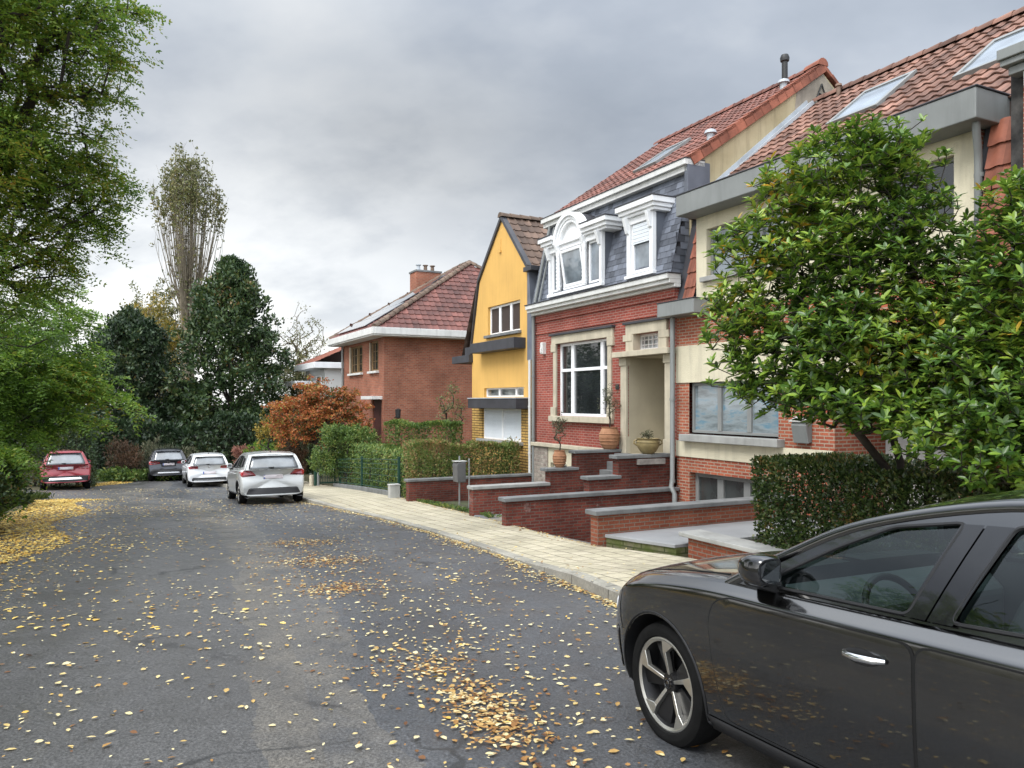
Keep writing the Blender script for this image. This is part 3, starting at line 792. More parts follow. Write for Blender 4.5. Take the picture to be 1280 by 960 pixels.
wall_panel(mb, tl, -.004, 2.07, 2.86, .03); mb.box(tl, -.004, 0, .03, 2.062, 2.07); mb.box(tl, -.004, 0, .03, 2.86, 2.865)
wall_panel(mb, -4.22, -.004, .46, .80, .03); mb.box(-4.22, -.004, 0, .03, .455, .46)
wall_panel(mb, tl, -.66, 3.58, 5.75, .012, [(-3.1, -.98, 4.26, 5.27), (-6.35, -5.1, 4.3, 5.3)], .16); mb.quad((-.66, .01, 3.58), (-.66, -1.2, 3.58), (-.66, -1.2, 5.75), (-.66, .01, 5.75))
mb.build('render_wall', M_cream, B)
mb = MB(ROW); wall_panel(mb, -.42, -.41, 2.0, 2.01, 0)
window(B, -2.95, -.42, .98, 2.05, -.08, vs=(-1.28, -2.12), fm=M_gframe, gm=M_curtain, fw=.06)
part('lower_sill', M_bluelight, B, (-3.10, -.30, -.05, .20, .80, .95), bevel=.012)
window(B, -3.1, -.98, 4.26, 5.27, -.10, vs=(-1.65, -2.4), fm=M_gframe, gm=M_glassblue, fw=.06)
part('upper_sill', M_bluelight, B, (-3.2, -.88, -.05, .12, 4.16, 4.26))
window(B, -6.35, -5.1, 4.3, 5.3, -.10, vs=(-5.72,), fm=M_gframe, fw=.06)
gd = window(B, -2.78, -.43, -1.95, .13, -.16, vs=(-1.22, -1.98), hs=(-.72,), fm=M_gframe, gm=M_frost, fw=.10, name='garage_door')
ed = part('door', M_offwhite, B, (-6.3, -4.22, -1.36, -1.3, -.43, 2.07))
part('handle', M_dark, ed, (-4.7, -4.66, -1.3, -1.25, .5, .75))
mb = MB(ROW); mb.box(-1.56, -1.44, .03, .05, 2.5, 2.66); mb.build('air_brick', M_cream, B, bevel=.004)
# grey box gutter (big fascia)
mb = MB(ROW); mb.box(-6.98, -.58, -.35, .50, 5.56, 5.99); mb.build('box_gutter', M_zinc, B, bevel=.015)
part('gutter_trim', M_anthra, B, (-7.0, -.56, -.35, .515, 5.99, 6.015))
downpipe(B, -6.78, .10, 3.6, 5.5, .055, path=[(-6.78, .12, -1.0), (-6.78, .12, 5.0), (-6.80, .16, 5.2), (-6.86, .3, 5.45), (-6.86, .3, 5.57)])
# side strip with steep tiles between the two houses and its own little gutter
mb = MB(ROW); mb.box(-1.05, .16, .0, .42, 3.50, 3.80); mb.build('side_gutter', M_zinc, B, bevel=.012)
part('gutter_trim', M_anthra, B, (-1.07, .18, .0, .435, 3.80, 3.82))
mb = MB(ROW); mb.prism([(.05, 3.7), (-.55, 6.2), (-1.2, 6.2), (-1.2, 3.7)], 'x', -.655, -.02); mb.build('side_core', M_anthra, B)
mb = MB(ROW); tiles(mb, (-.655, .07, 3.8), (1, 0, 0), (0, -.6, 2.5), .36, 2.4, .19, .33, amp=.03, lift=.04); mb.build('side_tiles', M_tile_new, B, smooth=50)
part('side_flashing', M_tar, B, (-.29, -.03, -.5, .12, 3.82, 6.0)) if False else None
downpipe(B, -.06, .17, -1.9, 3.5, .055, path=[(-.06, .17, 3.5), (-.06, .17, -.05), (-.10, .24, -.22), (-.22, .24, -.35), (-.22, .24, -1.9)])
# roof
y0, z0, yr, zr = -.28, 5.96, -4.2, 8.95
sl = Vector((0, yr-y0, zr-z0)); V = sl.normalized(); N = Vector((0, -V.z, V.y)); N = N if N.z > 0 else -N
tL = -13.2
mb = MB(ROW); mb.prism([(y0, z0-.05), (yr, zr-.07), (-8.4, 6.0), (-8.4, 5.7), (y0, 5.7)], 'x', tL, -.05); mb.build('roof_core', M_under, B)
mb = MB(ROW); tiles(mb, (tL, y0, z0), (1, 0, 0), sl, -.20-tL, sl.length, .25, .36, amp=.034, lift=.045)
rb = mb.build('roof', M_tile_or, B, smooth=50)
mb = MB(ROW); halftube(mb, (tL, yr, zr), (-.1, yr, zr), .14); mb.build('ridge_tiles', M_tile_or, rb, smooth=50)
mb = MB(ROW)   # lead gutter along the party wall
p, q = Vector((-.12, y0-.2, z0+.22)), Vector((-.12, yr+.15, zr+.02))
for x0, x1, n0, n1 in ((-.20, -.05, .02, .06), (-.065, -.035, .02, .17), (-.22, -.18, .02, .11)):
    mb.hexa([Vector((x0, p.y, p.z-.2))+N*n0, Vector((x1, p.y, p.z-.2))+N*n0, Vector((x1, q.y, q.z-.1))+N*n0, Vector((x0, q.y, q.z-.1))+N*n0,
             Vector((x0, p.y, p.z-.2))+N*n1, Vector((x1, p.y, p.z-.2))+N*n1, Vector((x1, q.y, q.z-.1))+N*n1, Vector((x0, q.y, q.z-.1))+N*n1])
mb.build('party_flashing', M_lead, B)
skylight(B, -3.55, -2.35, (0, y0, z0), V, N, 2.15, 3.65); skylight(B, -6.35, -5.15, (0, y0, z0), V, N, 1.95, 3.45)
mb = MB(ROW); mb.lathe([(.05, 8.5), (.05, 9.02), (.08, 9.03), (.07, 9.08), (.02, 9.10)], 12, (-.95, -4.0, 0)); mb.build('roof_vent', M_tile_br, rb, smooth=40)

# ---------------------------------------------------------------- neighbour cut by the frame on the right
Cc = thing('terraced_house', 'orange brick house end with dark tarred board cut by the right edge', 'house', ROW @ T(-10, .6, -.5))
mb = MB(ROW); mb.box(-13.5, -7.66, -8.5, .60, -2.2, 5.95); mb.build('wall', M_orbrick, Cc)
part('corner_board', M_tar, Cc, (-7.62, -7.46, .36, .53, -2.2, 5.96))
mb = MB(ROW); mb.box(-13.6, -7.50, -.5, .84, 5.97, 6.05); mb.box(-13.6, -7.48, .72, .88, 6.05, 6.19); mb.box(-13.6, -7.56, .55, .76, 5.86, 5.965); mb.build('gutter', M_zinc, Cc, bevel=.012)
part('eave_bracket', M_white, Cc, (-7.86, -7.74, .61, .74, 5.66, 5.855))
mb = MB(ROW); mb.prism([(.36, 3.3), (-.10, 5.62), (-1.0, 5.62), (-1.0, 3.3)], 'x', -7.64, -6.75); mb.build('side_core', M_anthra, Cc)
mb = MB(ROW); tiles(mb, (-7.62, .40, 3.3), (1, 0, 0), (0, -.46, 2.3), .75, 2.35, .25, .36, amp=.03, lift=.045); mb.build('side_tiles', M_tile_new, Cc, smooth=50)

# ---------------------------------------------------------------- yellow gabled house
Y = thing('gabled_house', 'narrow yellow rendered house with steep brown tiled gable and white shutters', 'house', ROW @ T(9.2, 0, -1.3))
gab = [(6.96, 1.42), (6.96, 5.70), (8.71, 7.55), (10.45, 5.75), (11.10, 3.45), (11.10, 1.42)]
UW = (7.48, 9.80, 3.85, 4.80); SWn = (7.24, 10.10, 1.80, 2.10); LW = (7.40, 10.28, .40, 1.42)
mb = MB(ROW)
wall_panel(mb, 6.60, 11.10, 1.42, 3.45, 0, [SWn], .18); wall_panel(mb, 6.96, 10.2, 3.45, 5.70, 0, [UW], .18)
mb.poly([(10.2, 0, 3.45), (11.10, 0, 3.45), (10.45, 0, 5.75), (10.2, 0, 5.70)]); mb.poly([(6.96, 0, 5.70), (10.2, 0, 5.70), (10.45, 0, 5.75), (8.71, 0, 7.55)])
mb.quad((11.10, 0, -2.5), (11.10, -.5, -2.5), (11.10, -.5, 3.45), (11.10, 0, 3.45)); mb.quad((11.10, -.5, 1.42), (11.95, -.5, 1.42), (11.95, -.5, 3.0), (11.10, -.5, 3.0))
mb.quad((11.95, -.5, -2.5), (11.95, -9, -2.5), (11.95, -9, 3.2), (11.95, -.5, 3.2)); mb.quad((6.6, -9, -2.5), (11.95, -9, -2.5), (11.95, -9, 3.2), (6.6, -9, 3.2))
mb.build('wall', M_yellow, Y)
mb = MB(ROW); wall_panel(mb, 6.60, 11.10, -2.5, 1.42, .004, [LW], .16); wall_panel(mb, 11.10, 11.95, -2.5, 1.42, -.496, [(11.3, 11.6, .1, 1.0)], .14)
mb.build('brick_base', M_ybrick, Y)
window(Y, 11.3, 11.6, .1, 1.0, -.6, fm=M_gframe)
part('window_sill', M_bluestone, Y, (11.2, 11.7, -.55, -.40, .0, .1))
window(Y, 7.48, 9.80, 3.85, 4.80, -.09, vs=(8.25, 9.05), fw=.07)
part('window_sill', M_bluestone, Y, (7.38, 9.9, -.02, .12, 3.76, 3.85))
window(Y, 7.24, 10.10, 1.80, 2.10, -.09, vs=(7.9, 9.1), fw=.045, gm=M_net)
lw = window(Y, 7.40, 10.28, .40, 1.42, -.08, vs=(8.84,), fw=.06, gm=M_shut)
mb = MB(ROW)
for k in range(18):
    for a, b in ((7.47, 8.78), (8.90, 10.21)): mb.box(a, b, -.125, -.10+.008*(k % 2), .47+.049*k, .515+.049*k)
mb.build('roller_shutter', M_shut, lw, bevel=.003)
part('window_sill', M_bluelight, Y, (7.25, 10.45, -.02, .15, .30, .40))
part('planter_box', M_anthra, Y, (7.1, 10.32, .002, .42, 3.27, 3.60), bevel=.012)
part('shutter_canopy', M_anthra, Y, (6.9, 10.45, .005, .45, 1.43, 1.74), bevel=.012)
part('canopy_edge', M_lead, Y, (6.88, 10.47, .006, .47, 1.742, 1.775))
mb = MB(ROW); mb.box(8.80, 8.86, -.02, .02, 6.55, 6.92); mb.box(8.76, 8.90, -.02, .05, 6.47, 6.55); mb.build('gable_vent', M_yellow, Y)
# roof: gambrel, ridge running back from the street
ap = Vector((8.71, 0, 7.62)); kr = Vector((6.90, 0, 5.72)); kl = Vector((10.52, 0, 5.80)); el = Vector((11.35, 0, 3.30)); er = Vector((6.60, 0, 2.95))
mb = MB(ROW)
mb.prism([(6.62, 2.9), (6.90, 5.64), (8.71, 7.54), (10.50, 5.72), (11.3, 3.3), (11.3, 3.0)], 'y', -9, -.12); mb.build('roof_core', M_under, Y)
mb = MB(ROW)
tiles(mb, (kr.x-.12, -9, kr.z-.13), (0, 1, 0), ap-kr, 9.06, (ap-kr).length+.15, .25, .33, prof='roman', amp=.03)
tiles(mb, (kl.x+.05, -9, kl.z-.06), (0, 1, 0), ap-kl, 9.06, (ap-kl).length+.05, .25, .33, prof='roman', amp=.03)
tiles(mb, (el.x+.55, -9, el.z-.1), (0, 1, 0), (kl.x-el.x-.55, 0, kl.z-el.z+.1), 9.06, 2.75, .25, .33, prof='roman', amp=.03)
ry = mb.build('roof', M_tile_br, Y, smooth=50)
mb = MB(ROW); halftube(mb, (8.71, .10, 7.60), (8.71, -9, 7.60), .14); mb.build('ridge_tiles', M_tile_ridge, ry, smooth=50)
mb = MB(ROW)
for a, b in ((kr, ap), (ap, kl), (kl, el + Vector((-.2, 0, .1)))):
    mb.hexa([a+Vector((0,-.1,-.10)), b+Vector((0,-.1,-.10)), b+Vector((0,.07,-.10)), a+Vector((0,.07,-.10)), a+Vector((0,-.1,.05)), b+Vector((0,-.1,.05)), b+Vector((0,.07,.05)), a+Vector((0,.07,.05))])
mb.build('verge_board', M_anthra, ry)
mb = MB(ROW); mb.prism([(6.56, 2.90), (6.96, 2.90), (6.96, 5.66), (6.86, 5.66)], 'y', -3, .03); mb.build('slate_cheek', M_slate, Y)
part('cheek_cap', M_anthra, Y, (6.52, 7.02, -3, .14, 5.56, 5.70))
part('side_gutter', M_anthra, Y, (11.02, 12.55, -9, .16, 3.02, 3.28), (11.04, 11.5, .0, .10, 3.28, 3.55), bevel=.01)
part('side_gutter', M_anthra, Y, (10.98, 11.3, -2.0, -.9, 4.55, 4.9))
downpipe(Y, 6.72, .07, -1.3, 2.9, .045, M_offwhite)

# ---------------------------------------------------------------- detached brick house with solar roof
E_ = thing('detached_house', 'detached brown brick house with hipped dark red roof and solar panels', 'house', ROW @ T(22.8, .57, -2))
mf = .57; t0, t1, zw = 19.38, 26.25, 4.52; DB = -10.5
mb = MB(ROW)
wh = [(22.75, 24.95, 3.05, 4.40), (20.2, 21.45, 3.05, 4.44), (19.75, 21.1, -2.3, 1.75)]
wall_panel(mb, t0, t1, -3.5, zw, mf, wh, .15)
mb.quad((t0, mf, -3.5), (t0, DB, -3.5), (t0, DB, zw), (t0, mf, zw)); mb.quad((t1, mf, -3.5), (t1, mf, zw), (t1, DB, zw), (t1, DB, -3.5)); mb.quad((t0, DB, -3.5), (t1, DB, -3.5), (t1, DB, zw), (t0, DB, zw))
mb.build('wall', M_fbrick, E_)
for (a, b, c, d) in wh[:2]:
    n = max(2, round((b-a)/.45))
    window(E_, a, b, c, d, mf-.08, vs=[a+(b-a)*.5] if b-a > 1.5 else [], fm=M_wood, fw=.09, bars=[c+(d-c)*q for q in (.33, .66)], vbars=[a+(b-a)*q/n for q in range(1, n)])
    part('window_sill', M_offwhite, E_, (a-.1, b+.1, mf-.02, mf+.14, c-.1, c))
for a, b in ((24.95, 25.07), (21.45, 21.55)): part('window_jamb', M_stone, E_, (a, b, mf-.1, mf+.02, 3.05, 4.4))
dd = part('door', mat('dark_red_door', (.06, .02, .018), .5, .2, 3), E_, (19.75, 21.1, mf-.12, mf-.06, -2.3, 1.75))
part('door_canopy', M_offwhite, E_, (19.6, 21.3, mf, mf+.5, 1.75, 1.9))
mb = MB(ROW); mb.box(t0-.7, t1+.5, DB-.5, mf+.68, zw, zw+.09); mb.build('soffit', M_offwhite, E_)
mb = MB(ROW)
for b in ((t0-.74, t1+.54, mf+.62, mf+.74, zw+.06, zw+.36), (t0-.76, t0-.64, DB-.5, mf+.62, zw+.06, zw+.36), (t1+.44, t1+.54, DB-.5, mf+.62, zw+.06, zw+.36)): mb.box(*b)
mb.build('gutter', M_offwhite, E_, bevel=.015)
# hip roof
ex0, ex1, ey0, ey1, ez = t0-.62, t1+.42, DB-.4, mf+.62, zw+.36
pk0 = Vector((22.6, -5.0, 8.75)); pk1 = Vector((24.0, -5.0, 8.75))
c = [Vector((ex0, ey1, ez)), Vector((ex1, ey1, ez)), Vector((ex1, ey0, ez)), Vector((ex0, ey0, ez))]
mb = MB(ROW); dn = Vector((0, 0, -.05)); mb.add([p+dn for p in (c[0], c[1], c[2], c[3], pk0, pk1)], [(0,1,5,4), (1,2,5), (2,3,4,5), (3,0,4), (3,2,1,0)]); mb.build('roof_core', M_under, E_)
mb = MB(ROW)
def hipface(a, b, p, q, tw=.30, th=.34):
    U = (b-a).normalized(); L = (b-a).length
    foot = a + U*((p-a).dot(U)); V = (p-foot); H = V.length; pa, qa = (p-a).dot(U), (q-a).dot(U)
    tiles(mb, a, U, V, L, H, tw, th, clip=lambda u, v: u > pa*v/H-.05 and u < L-(L-qa)*v/H+.05, prof='roman', amp=.032, lift=.04)
hipface(c[3], c[0], pk0, pk0); hipface(c[0], c[1], pk0, pk1); hipface(c[1], c[2], pk1, pk1)
re = mb.build('roof', M_tile_fl, E_, smooth=50)
mb = MB(ROW)
for a, b in ((c[0], pk0), (c[1], pk1), (pk0, pk1), (c[3], pk0)): halftube(mb, a, b, .15)
mb.build('ridge_tiles', M_tile_ridge, re, smooth=50)
# solar panels lying on the street slope
a, b = c[0], c[1]; U = Vector((1, 0, 0)); foot = Vector((pk0.x, a.y, a.z)); V = (pk0-foot).normalized(); N = U.cross(V); N = N if N.z > 0 else -N; H = (pk0-foot).length
for j in range(5):
    bb0 = .25 + j*1.13; bb1 = bb0 + 1.1
    for i in range(6):
        x0 = .9 + i*1.02; x1 = x0 + 1.0
        left = (pk0.x-a.x)*bb1/H + .35; right = (b.x-a.x) - ((b.x-pk1.x)*bb1/H) - .35
        if x0 < left or x1 > right: continue
        mb = MB(ROW); P = lambda x, q, n: a + U*x + V*q + N*n
        mb.hexa([P(x0,bb0,.09), P(x1,bb0,.09), P(x1,bb1,.09), P(x0,bb1,.09), P(x0,bb0,.13), P(x1,bb0,.13), P(x1,bb1,.13), P(x0,bb1,.13)])
        mb.build('solar_panel', M_solar, re)
mb = MB(ROW); mb.box(25.05, 26.05, -4.4, -3.0, 6.0, 8.55); ch = mb.build('chimney', M_fbrick, E_)
part('chimney_cap', M_bluestone, ch, (25.0, 26.1, -4.45, -2.95, 8.55, 8.65))
for y in (-4.1, -3.7, -3.3):
    mb = MB(ROW); mb.lathe([(.11, 8.65), (.09, 8.95), (.15, 8.97), (.15, 9.01)], 12, (25.55, y, 0)); mb.build('chimney_pot', M_tile_ridge if y < -3.4 else M_lead, ch, smooth=40)
downpipe(E_, 26.2, mf+.08, -2.5, 4.5, .06)
mb = MB(ROW); mb.tube([(t0+.0, mf-.5, .95), (t0-.45, mf-.5, 1.05)], .025, 6); mb.lathe([(.03, 1.35), (.13, 1.3), (.11, .95), (.04, .9)], 8, (t0-.45, mf-.5, 0)); mb.build('wall_lantern', M_dark, E_)
# ---------------------------------------------------------------- far white house with orange roof
Fh = thing('detached_house', 'distant white house with orange tiled roof and stacked white eaves', 'house', ROW @ T(36, 0, -2.3))
mb = MB(ROW); mb.box(31.5, 36.6, -9, .3, -3, 3.6); mb.build('wall', mat('far_render', (.55, .55, .53), .9, .05, 1), Fh)
mb = MB(ROW); mb.box(31.2, 36.9, -9.3, 1.0, 3.6, 3.95); mb.box(33.6, 36.9, .3, 1.6, 2.6, 2.9); mb.build('gutter', M_white, Fh, bevel=.02)
mb = MB(ROW); tiles(mb, (31.2, .9, 3.95), (1, 0, 0), (0, -5, 2.2), 5.6, 5.4, .3, .34, amp=.03, clip=lambda u, v: u > v*.45); mb.build('roof', M_tile_new, Fh, smooth=50)
mb = MB(ROW); mb.prism([(.9, 3.94), (-4.1, 6.05), (-9, 3.94)], 'x', 33.4, 36.7); mb.build('roof_core', M_under, Fh)
window(Fh, 32.3, 33.6, 1.6, 3.2, .36, fm=M_pvc); window(Fh, 34.4, 36, 1.0, 2.4, .36, fm=M_pvc)
# ================================================================ plants
def NR(seed): return np.random.default_rng(seed)
def norm(a): return a / np.maximum(np.linalg.norm(a, axis=-1, keepdims=True), 1e-9)
def rand_dirs(r, n): return norm(r.normal(size=(n, 3)))
def leaf_arrays(P, D, L, W, r, fold=.25, droop=0.0, N=None):
    """each leaf two folded quads; P base, D direction"""
    n = len(P)
    D = norm(D)
    if N is None: N = rand_dirs(r, n)*.6 + np.array([0, 0, 1.0])
    S = norm(np.cross(D, N)); N = norm(np.cross(S, D))
    L = np.broadcast_to(L, n)[:, None]; W = np.broadcast_to(W, n)[:, None]
    tip = P + D*L - np.array([0, 0, 1])*droop*L
    mid = P + D*L*.5
    l1 = P + D*L*.38 + S*W*.5 + N*W*fold; r1 = P + D*L*.38 - S*W*.5 + N*W*fold
    l2 = P + D*L*.74 + S*W*.40 + N*W*fold*.8 - np.array([0, 0, 1])*droop*L*.5; r2 = P + D*L*.74 - S*W*.40 + N*W*fold*.8 - np.array([0, 0, 1])*droop*L*.5
    V = np.stack([P, l1, l2, tip, r2, r1], 1).reshape(-1, 3)
    b = (np.arange(n)*6)[:, None]
    Q = np.concatenate([b+np.array([[0, 1, 2, 3]]), b+np.array([[0, 3, 4, 5]])], 0)
    return V, Q
def small_leaf_arrays(P, D, L, W, r, N=None):
    n = len(P); D = norm(D)
    if N is None: N = rand_dirs(r, n)
    S = norm(np.cross(D, N))
    L = np.broadcast_to(L, n)[:, None]; W = np.broadcast_to(W, n)[:, None]
    V = np.stack([P, P+D*L*.45+S*W*.5, P+D*L, P+D*L*.45-S*W*.5], 1).reshape(-1, 3)
    return V, np.arange(n*4).reshape(-1, 4)
def join_arrays(parts):
    Vs, Qs, off = [], [], 0
    for V, Q in parts: Vs.append(V); Qs.append(Q+off); off += len(V)
    return np.concatenate(Vs), np.concatenate(Qs)
def in_blobs(r, blobs, n, shell=.35):
    """points in ellipsoids (cx,cy,cz,rx,ry,rz[,weight]), crowding towards the skin"""
    w = np.array([b[6] if len(b) > 6 else b[3]*b[4]*b[5] for b in blobs]); w = w/w.sum()
    k = r.choice(len(blobs), n, p=w); B = np.array([b[:6] for b in blobs])[k]
    d = rand_dirs(r, n); rad = (r.random(n)**shell)[:, None]
    return B[:, :3] + d*B[:, 3:]*rad, d
def skeleton(r, base, tips, trunk=None, n_trunk=6, jitter=.06, r0=.12, rtip=.006, cost=.6, sub=3):
    """grow branches from a trunk polyline to each tip: nearest-node tree, pipe-model radii -> V,Q of 5-sided tubes"""
    nodes = [np.array(p, float) for p in trunk]; par = [-1] + list(range(len(trunk)-1))
    dist = [0.0]
    for a, b in zip(nodes, nodes[1:]): dist.append(dist[-1] + np.linalg.norm(b-a))
    order = np.argsort(np.linalg.norm(tips - nodes[len(nodes)//2], axis=1))
    leafnode = []
    ND = np.array(nodes); DS = np.array(dist)
    for ti in order:
        t = tips[ti]
        dd = np.linalg.norm(ND - t, axis=1); up = np.maximum(0, ND[:, 2]-t[2])*.5
        j = int(np.argmin(dd + cost*.25*DS + up)); prev = j; p0 = ND[j]
        L = np.linalg.norm(t-p0); k = max(1, min(sub, int(L/.35)))
        new = []; newd = []
        for s in range(1, k+1):
            u = s/k; q = p0 + (t-p0)*u
            q = q + np.array([0, 0, 1])*(.10*L*math.sin(pi*u)) + (r.normal(size=3)*jitter*L*.5 if s < k else 0)
            new.append(q); par.append(prev); newd.append(DS[j]+L*u); prev = len(par)-1
        leafnode.append(prev)
        ND = np.vstack([ND, new]); DS = np.concatenate([DS, newd])
    n = len(par); cnt = np.zeros(n)
    for l in leafnode: cnt[l] += 1
    for i in range(n-1, 0, -1): cnt[par[i]] += cnt[i]
    rad = np.maximum(rtip, r0*np.sqrt(np.maximum(cnt, .2)/max(cnt[0], 1)))
    A = np.array([p for p in par[1:]]); Bi = np.arange(1, n)
    a, b = ND[A], ND[Bi]; d = norm(b-a); x = np.cross(d, np.array([.3, .2, 1.0])); x = norm(x); y = np.cross(d, x)
    ra = np.minimum(rad[A], rad[Bi]*1.6)[:, None]; rb = rad[Bi][:, None]
    k = 5; VA = [a + (x*math.cos(2*pi*i/k) + y*math.sin(2*pi*i/k))*ra for i in range(k)]; VB = [b + d*rb*.5 + (x*math.cos(2*pi*i/k) + y*math.sin(2*pi*i/k))*rb for i in range(k)]
    V = np.stack(VA+VB, 1).reshape(-1, 3); base_i = (np.arange(len(a))*2*k)[:, None]
    Q = np.concatenate([base_i + np.array([[i, (i+1) % k, k+(i+1) % k, k+i]]) for i in range(k)], 0)
    return V, Q
M_bark = mat('dark_bark', (.030, .025, .020), .9, .35, 6, bump=.7, bscale=25)
M_bark2 = mat('pale_bark', (.13, .105, .07), .9, .3, 5, bump=.5, bscale=25)
M_popbark = mat('poplar_bark', (.175, .148, .105), .9, .3, 3, bump=.5, bscale=12)
def tree(name, label, base, crown, barkV, barkm, leafm, group=None, cat='tree', trunk_name='trunk', crown_name='crown'):
    th = thing(name, label, cat, Matrix.Translation(base), group)
    if barkV is not None: np_mesh(trunk_name, *barkV, barkm, th, smooth=True)
    np_mesh(crown_name, *crown, leafm, th)
    return th
def sprays(r, tips, n_per, leaf, W, leaflets=6, length=.35, droop=.3, outward=None, oc=None):
    """compound leaves (robinia): fronds with paired leaflets"""
    C = np.repeat(tips, n_per, 0); n = len(C)
    d = rand_dirs(r, n)*np.array([1, 1, .45]); 
    if oc is not None: d = norm(d) + .7*norm(C-oc)*np.array([1, 1, .3])
    d = norm(d); C = C + rand_dirs(r, n)*.06
    L = length*(.7+.6*r.random(n)); side = norm(np.cross(d, np.array([0, 0, 1.0]) + .35*r.normal(size=(n, 3)))); parts = []
    nn = norm(np.cross(side, d))
    for k in range(leaflets):
        u = (k+1)/leaflets
        base = C + d*(L*u)[:, None] - np.array([0, 0, 1])*(droop*L*u*u)[:, None]
        for s in (-1, 1):
            dd = side*s + d*.45 - np.array([0, 0, 1])*.25
            parts.append(small_leaf_arrays(base, dd, leaf*(.8+.4*r.random(n)), W, r, N=nn + .5*r.normal(size=(n, 3))))
    end = C + d*L[:, None] - np.array([0, 0, 1])*(droop*L)[:, None]
    parts.append(small_leaf_arrays(end, d, leaf, W, r, N=nn))
    return join_arrays(parts)
def clumps(r, tips, n_per, rad, L, W, up=.3, small=True, oc=None, flat=1.0):
    C = np.repeat(tips, n_per, 0); n = len(C)
    off = rand_dirs(r, n)*(rad*r.random(n)**.5)[:, None]*np.array([1, 1, flat])
    D = rand_dirs(r, n) + np.array([0, 0, up])
    if oc is not None: D = D + .6*norm(C-oc)
    f = small_leaf_arrays if small else leaf_arrays
    return f(C+off, D, L*(.7+.6*r.random(n)), W*(.8+.4*r.random(n)), r)

# ---- leaf colours
ML_rob = leaf_mat('robinia_leaf', [(.0, (.045, .095, .016)), (.35, (.10, .19, .024)), (.62, (.18, .27, .030)), (.84, (.29, .29, .04)), (1.0, (.36, .24, .03))], .5, .45, .55, .30)
ML_bright = leaf_mat('bright_green_leaf', [(.0, (.045, .095, .016)), (.4, (.105, .205, .026)), (.75, (.18, .29, .034)), (.93, (.28, .31, .04)), (1.0, (.38, .24, .03))], .5, .4, .6, .32)
ML_mag = leaf_mat('glossy_leaf', [(.0, (.024, .058, .012)), (.35, (.062, .130, .020)), (.6, (.135, .235, .030)), (.85, (.26, .36, .045)), (.965, (.32, .38, .055)), (1.0, (.46, .27, .03))], .30, .28, .7, .36, spec=.55)
ML_ever = leaf_mat('dark_evergreen_leaf', [(.0, (.011, .024, .011)), (.45, (.024, .048, .019)), (.8, (.046, .075, .028)), (1.0, (.07, .085, .03))], .45, .1, .5, .4)
ML_ever2 = leaf_mat('green_evergreen_leaf', [(.0, (.014, .032, .012)), (.45, (.034, .066, .021)), (.8, (.066, .105, .030)), (.97, (.10, .11, .03)), (1.0, (.16, .10, .03))], .45, .15, .5, .4)
ML_hedge = leaf_mat('clipped_hedge_leaf', [(.0, (.015, .030, .009)), (.45, (.036, .066, .017)), (.75, (.068, .10, .025)), (.92, (.14, .14, .04)), (1.0, (.20, .11, .04))], .35, .25, 1.6, .42)
ML_hbrown = leaf_mat('hornbeam_leaf', [(.0, (.065, .105, .025)), (.35, (.125, .185, .038)), (.55, (.20, .21, .06)), (.75, (.28, .19, .085)), (1.0, (.34, .19, .08))], .6, .3, 1.1, .34)
ML_hgreen = leaf_mat('privet_leaf', [(.0, (.035, .075, .016)), (.5, (.095, .165, .034)), (.85, (.19, .25, .055)), (1.0, (.28, .26, .07))], .5, .25, 1.2, .4)
ML_maple = leaf_mat('red_maple_leaf', [(.0, (.045, .085, .020)), (.2, (.11, .12, .028)), (.36, (.24, .11, .035)), (.55, (.38, .10, .038)), (.75, (.50, .17, .055)), (.92, (.52, .27, .08)), (1.0, (.30, .32, .07))], .5, .4, 1.1, .36)
ML_yell = leaf_mat('yellow_autumn_leaf', [(.0, (.09, .10, .025)), (.5, (.24, .19, .03)), (1.0, (.42, .28, .05))], .6, .35, .4, .4)
ML_olive = leaf_mat('pale_olive_leaf', [(.0, (.085, .10, .035)), (.5, (.15, .165, .06)), (1.0, (.26, .22, .09))], .6, .3, .3, .4)
ML_brown = leaf_mat('bronze_leaf', [(.0, (.045, .030, .018)), (.5, (.10, .055, .03)), (1.0, (.16, .085, .045))], .6, .2, .8, .4)
ML_pink = leaf_mat('pink_shrub_leaf', [(.0, (.16, .06, .045)), (.5, (.30, .13, .10)), (1.0, (.36, .20, .12))], .6, .3, 1, .4)
ML_grass = leaf_mat('grass_blade', [(.0, (.045, .075, .018)), (.5, (.085, .125, .03)), (.85, (.14, .15, .045)), (1.0, (.22, .17, .07))], .6, .3, .6, .4)
ML_sage = leaf_mat('grey_green_leaf', [(.0, (.05, .06, .03)), (.5, (.10, .11, .06)), (1.0, (.19, .17, .10))], .6, .25, .8, .4)

# ---- overhanging robinia on the left
r = NR(11)
def pb(u, v, Yd, rad, fl=.8, wt=None):
    k = Yd/960.; q = ((u-640)*k, Yd, 1.65+(502-v)*k, rad*k, rad*k*1.2, rad*k*fl)
    return q + ((wt,) if wt else ())
blobs = [pb(20, 40, 11, 120), pb(70, 10, 11, 70, .6), pb(92, 50, 11.3, 38, .55), pb(40, 130, 11.5, 90), pb(76, 110, 12, 44, .5), pb(45, 215, 12, 100, .8), pb(92, 215, 12.4, 44, .6),
         pb(20, 300, 12, 95, .8), pb(85, 275, 12.5, 50, .6), pb(60, 345, 12.5, 50, .6), pb(-90, 150, 10.5, 150), pb(-110, 330, 11, 140), pb(-60, -60, 10.5, 150, .8), pb(150, -10, 11.5, 28, .3), pb(10, 395, 13, 60)]
tips, _ = in_blobs(r, blobs, 1100, .45)
tips2 = []
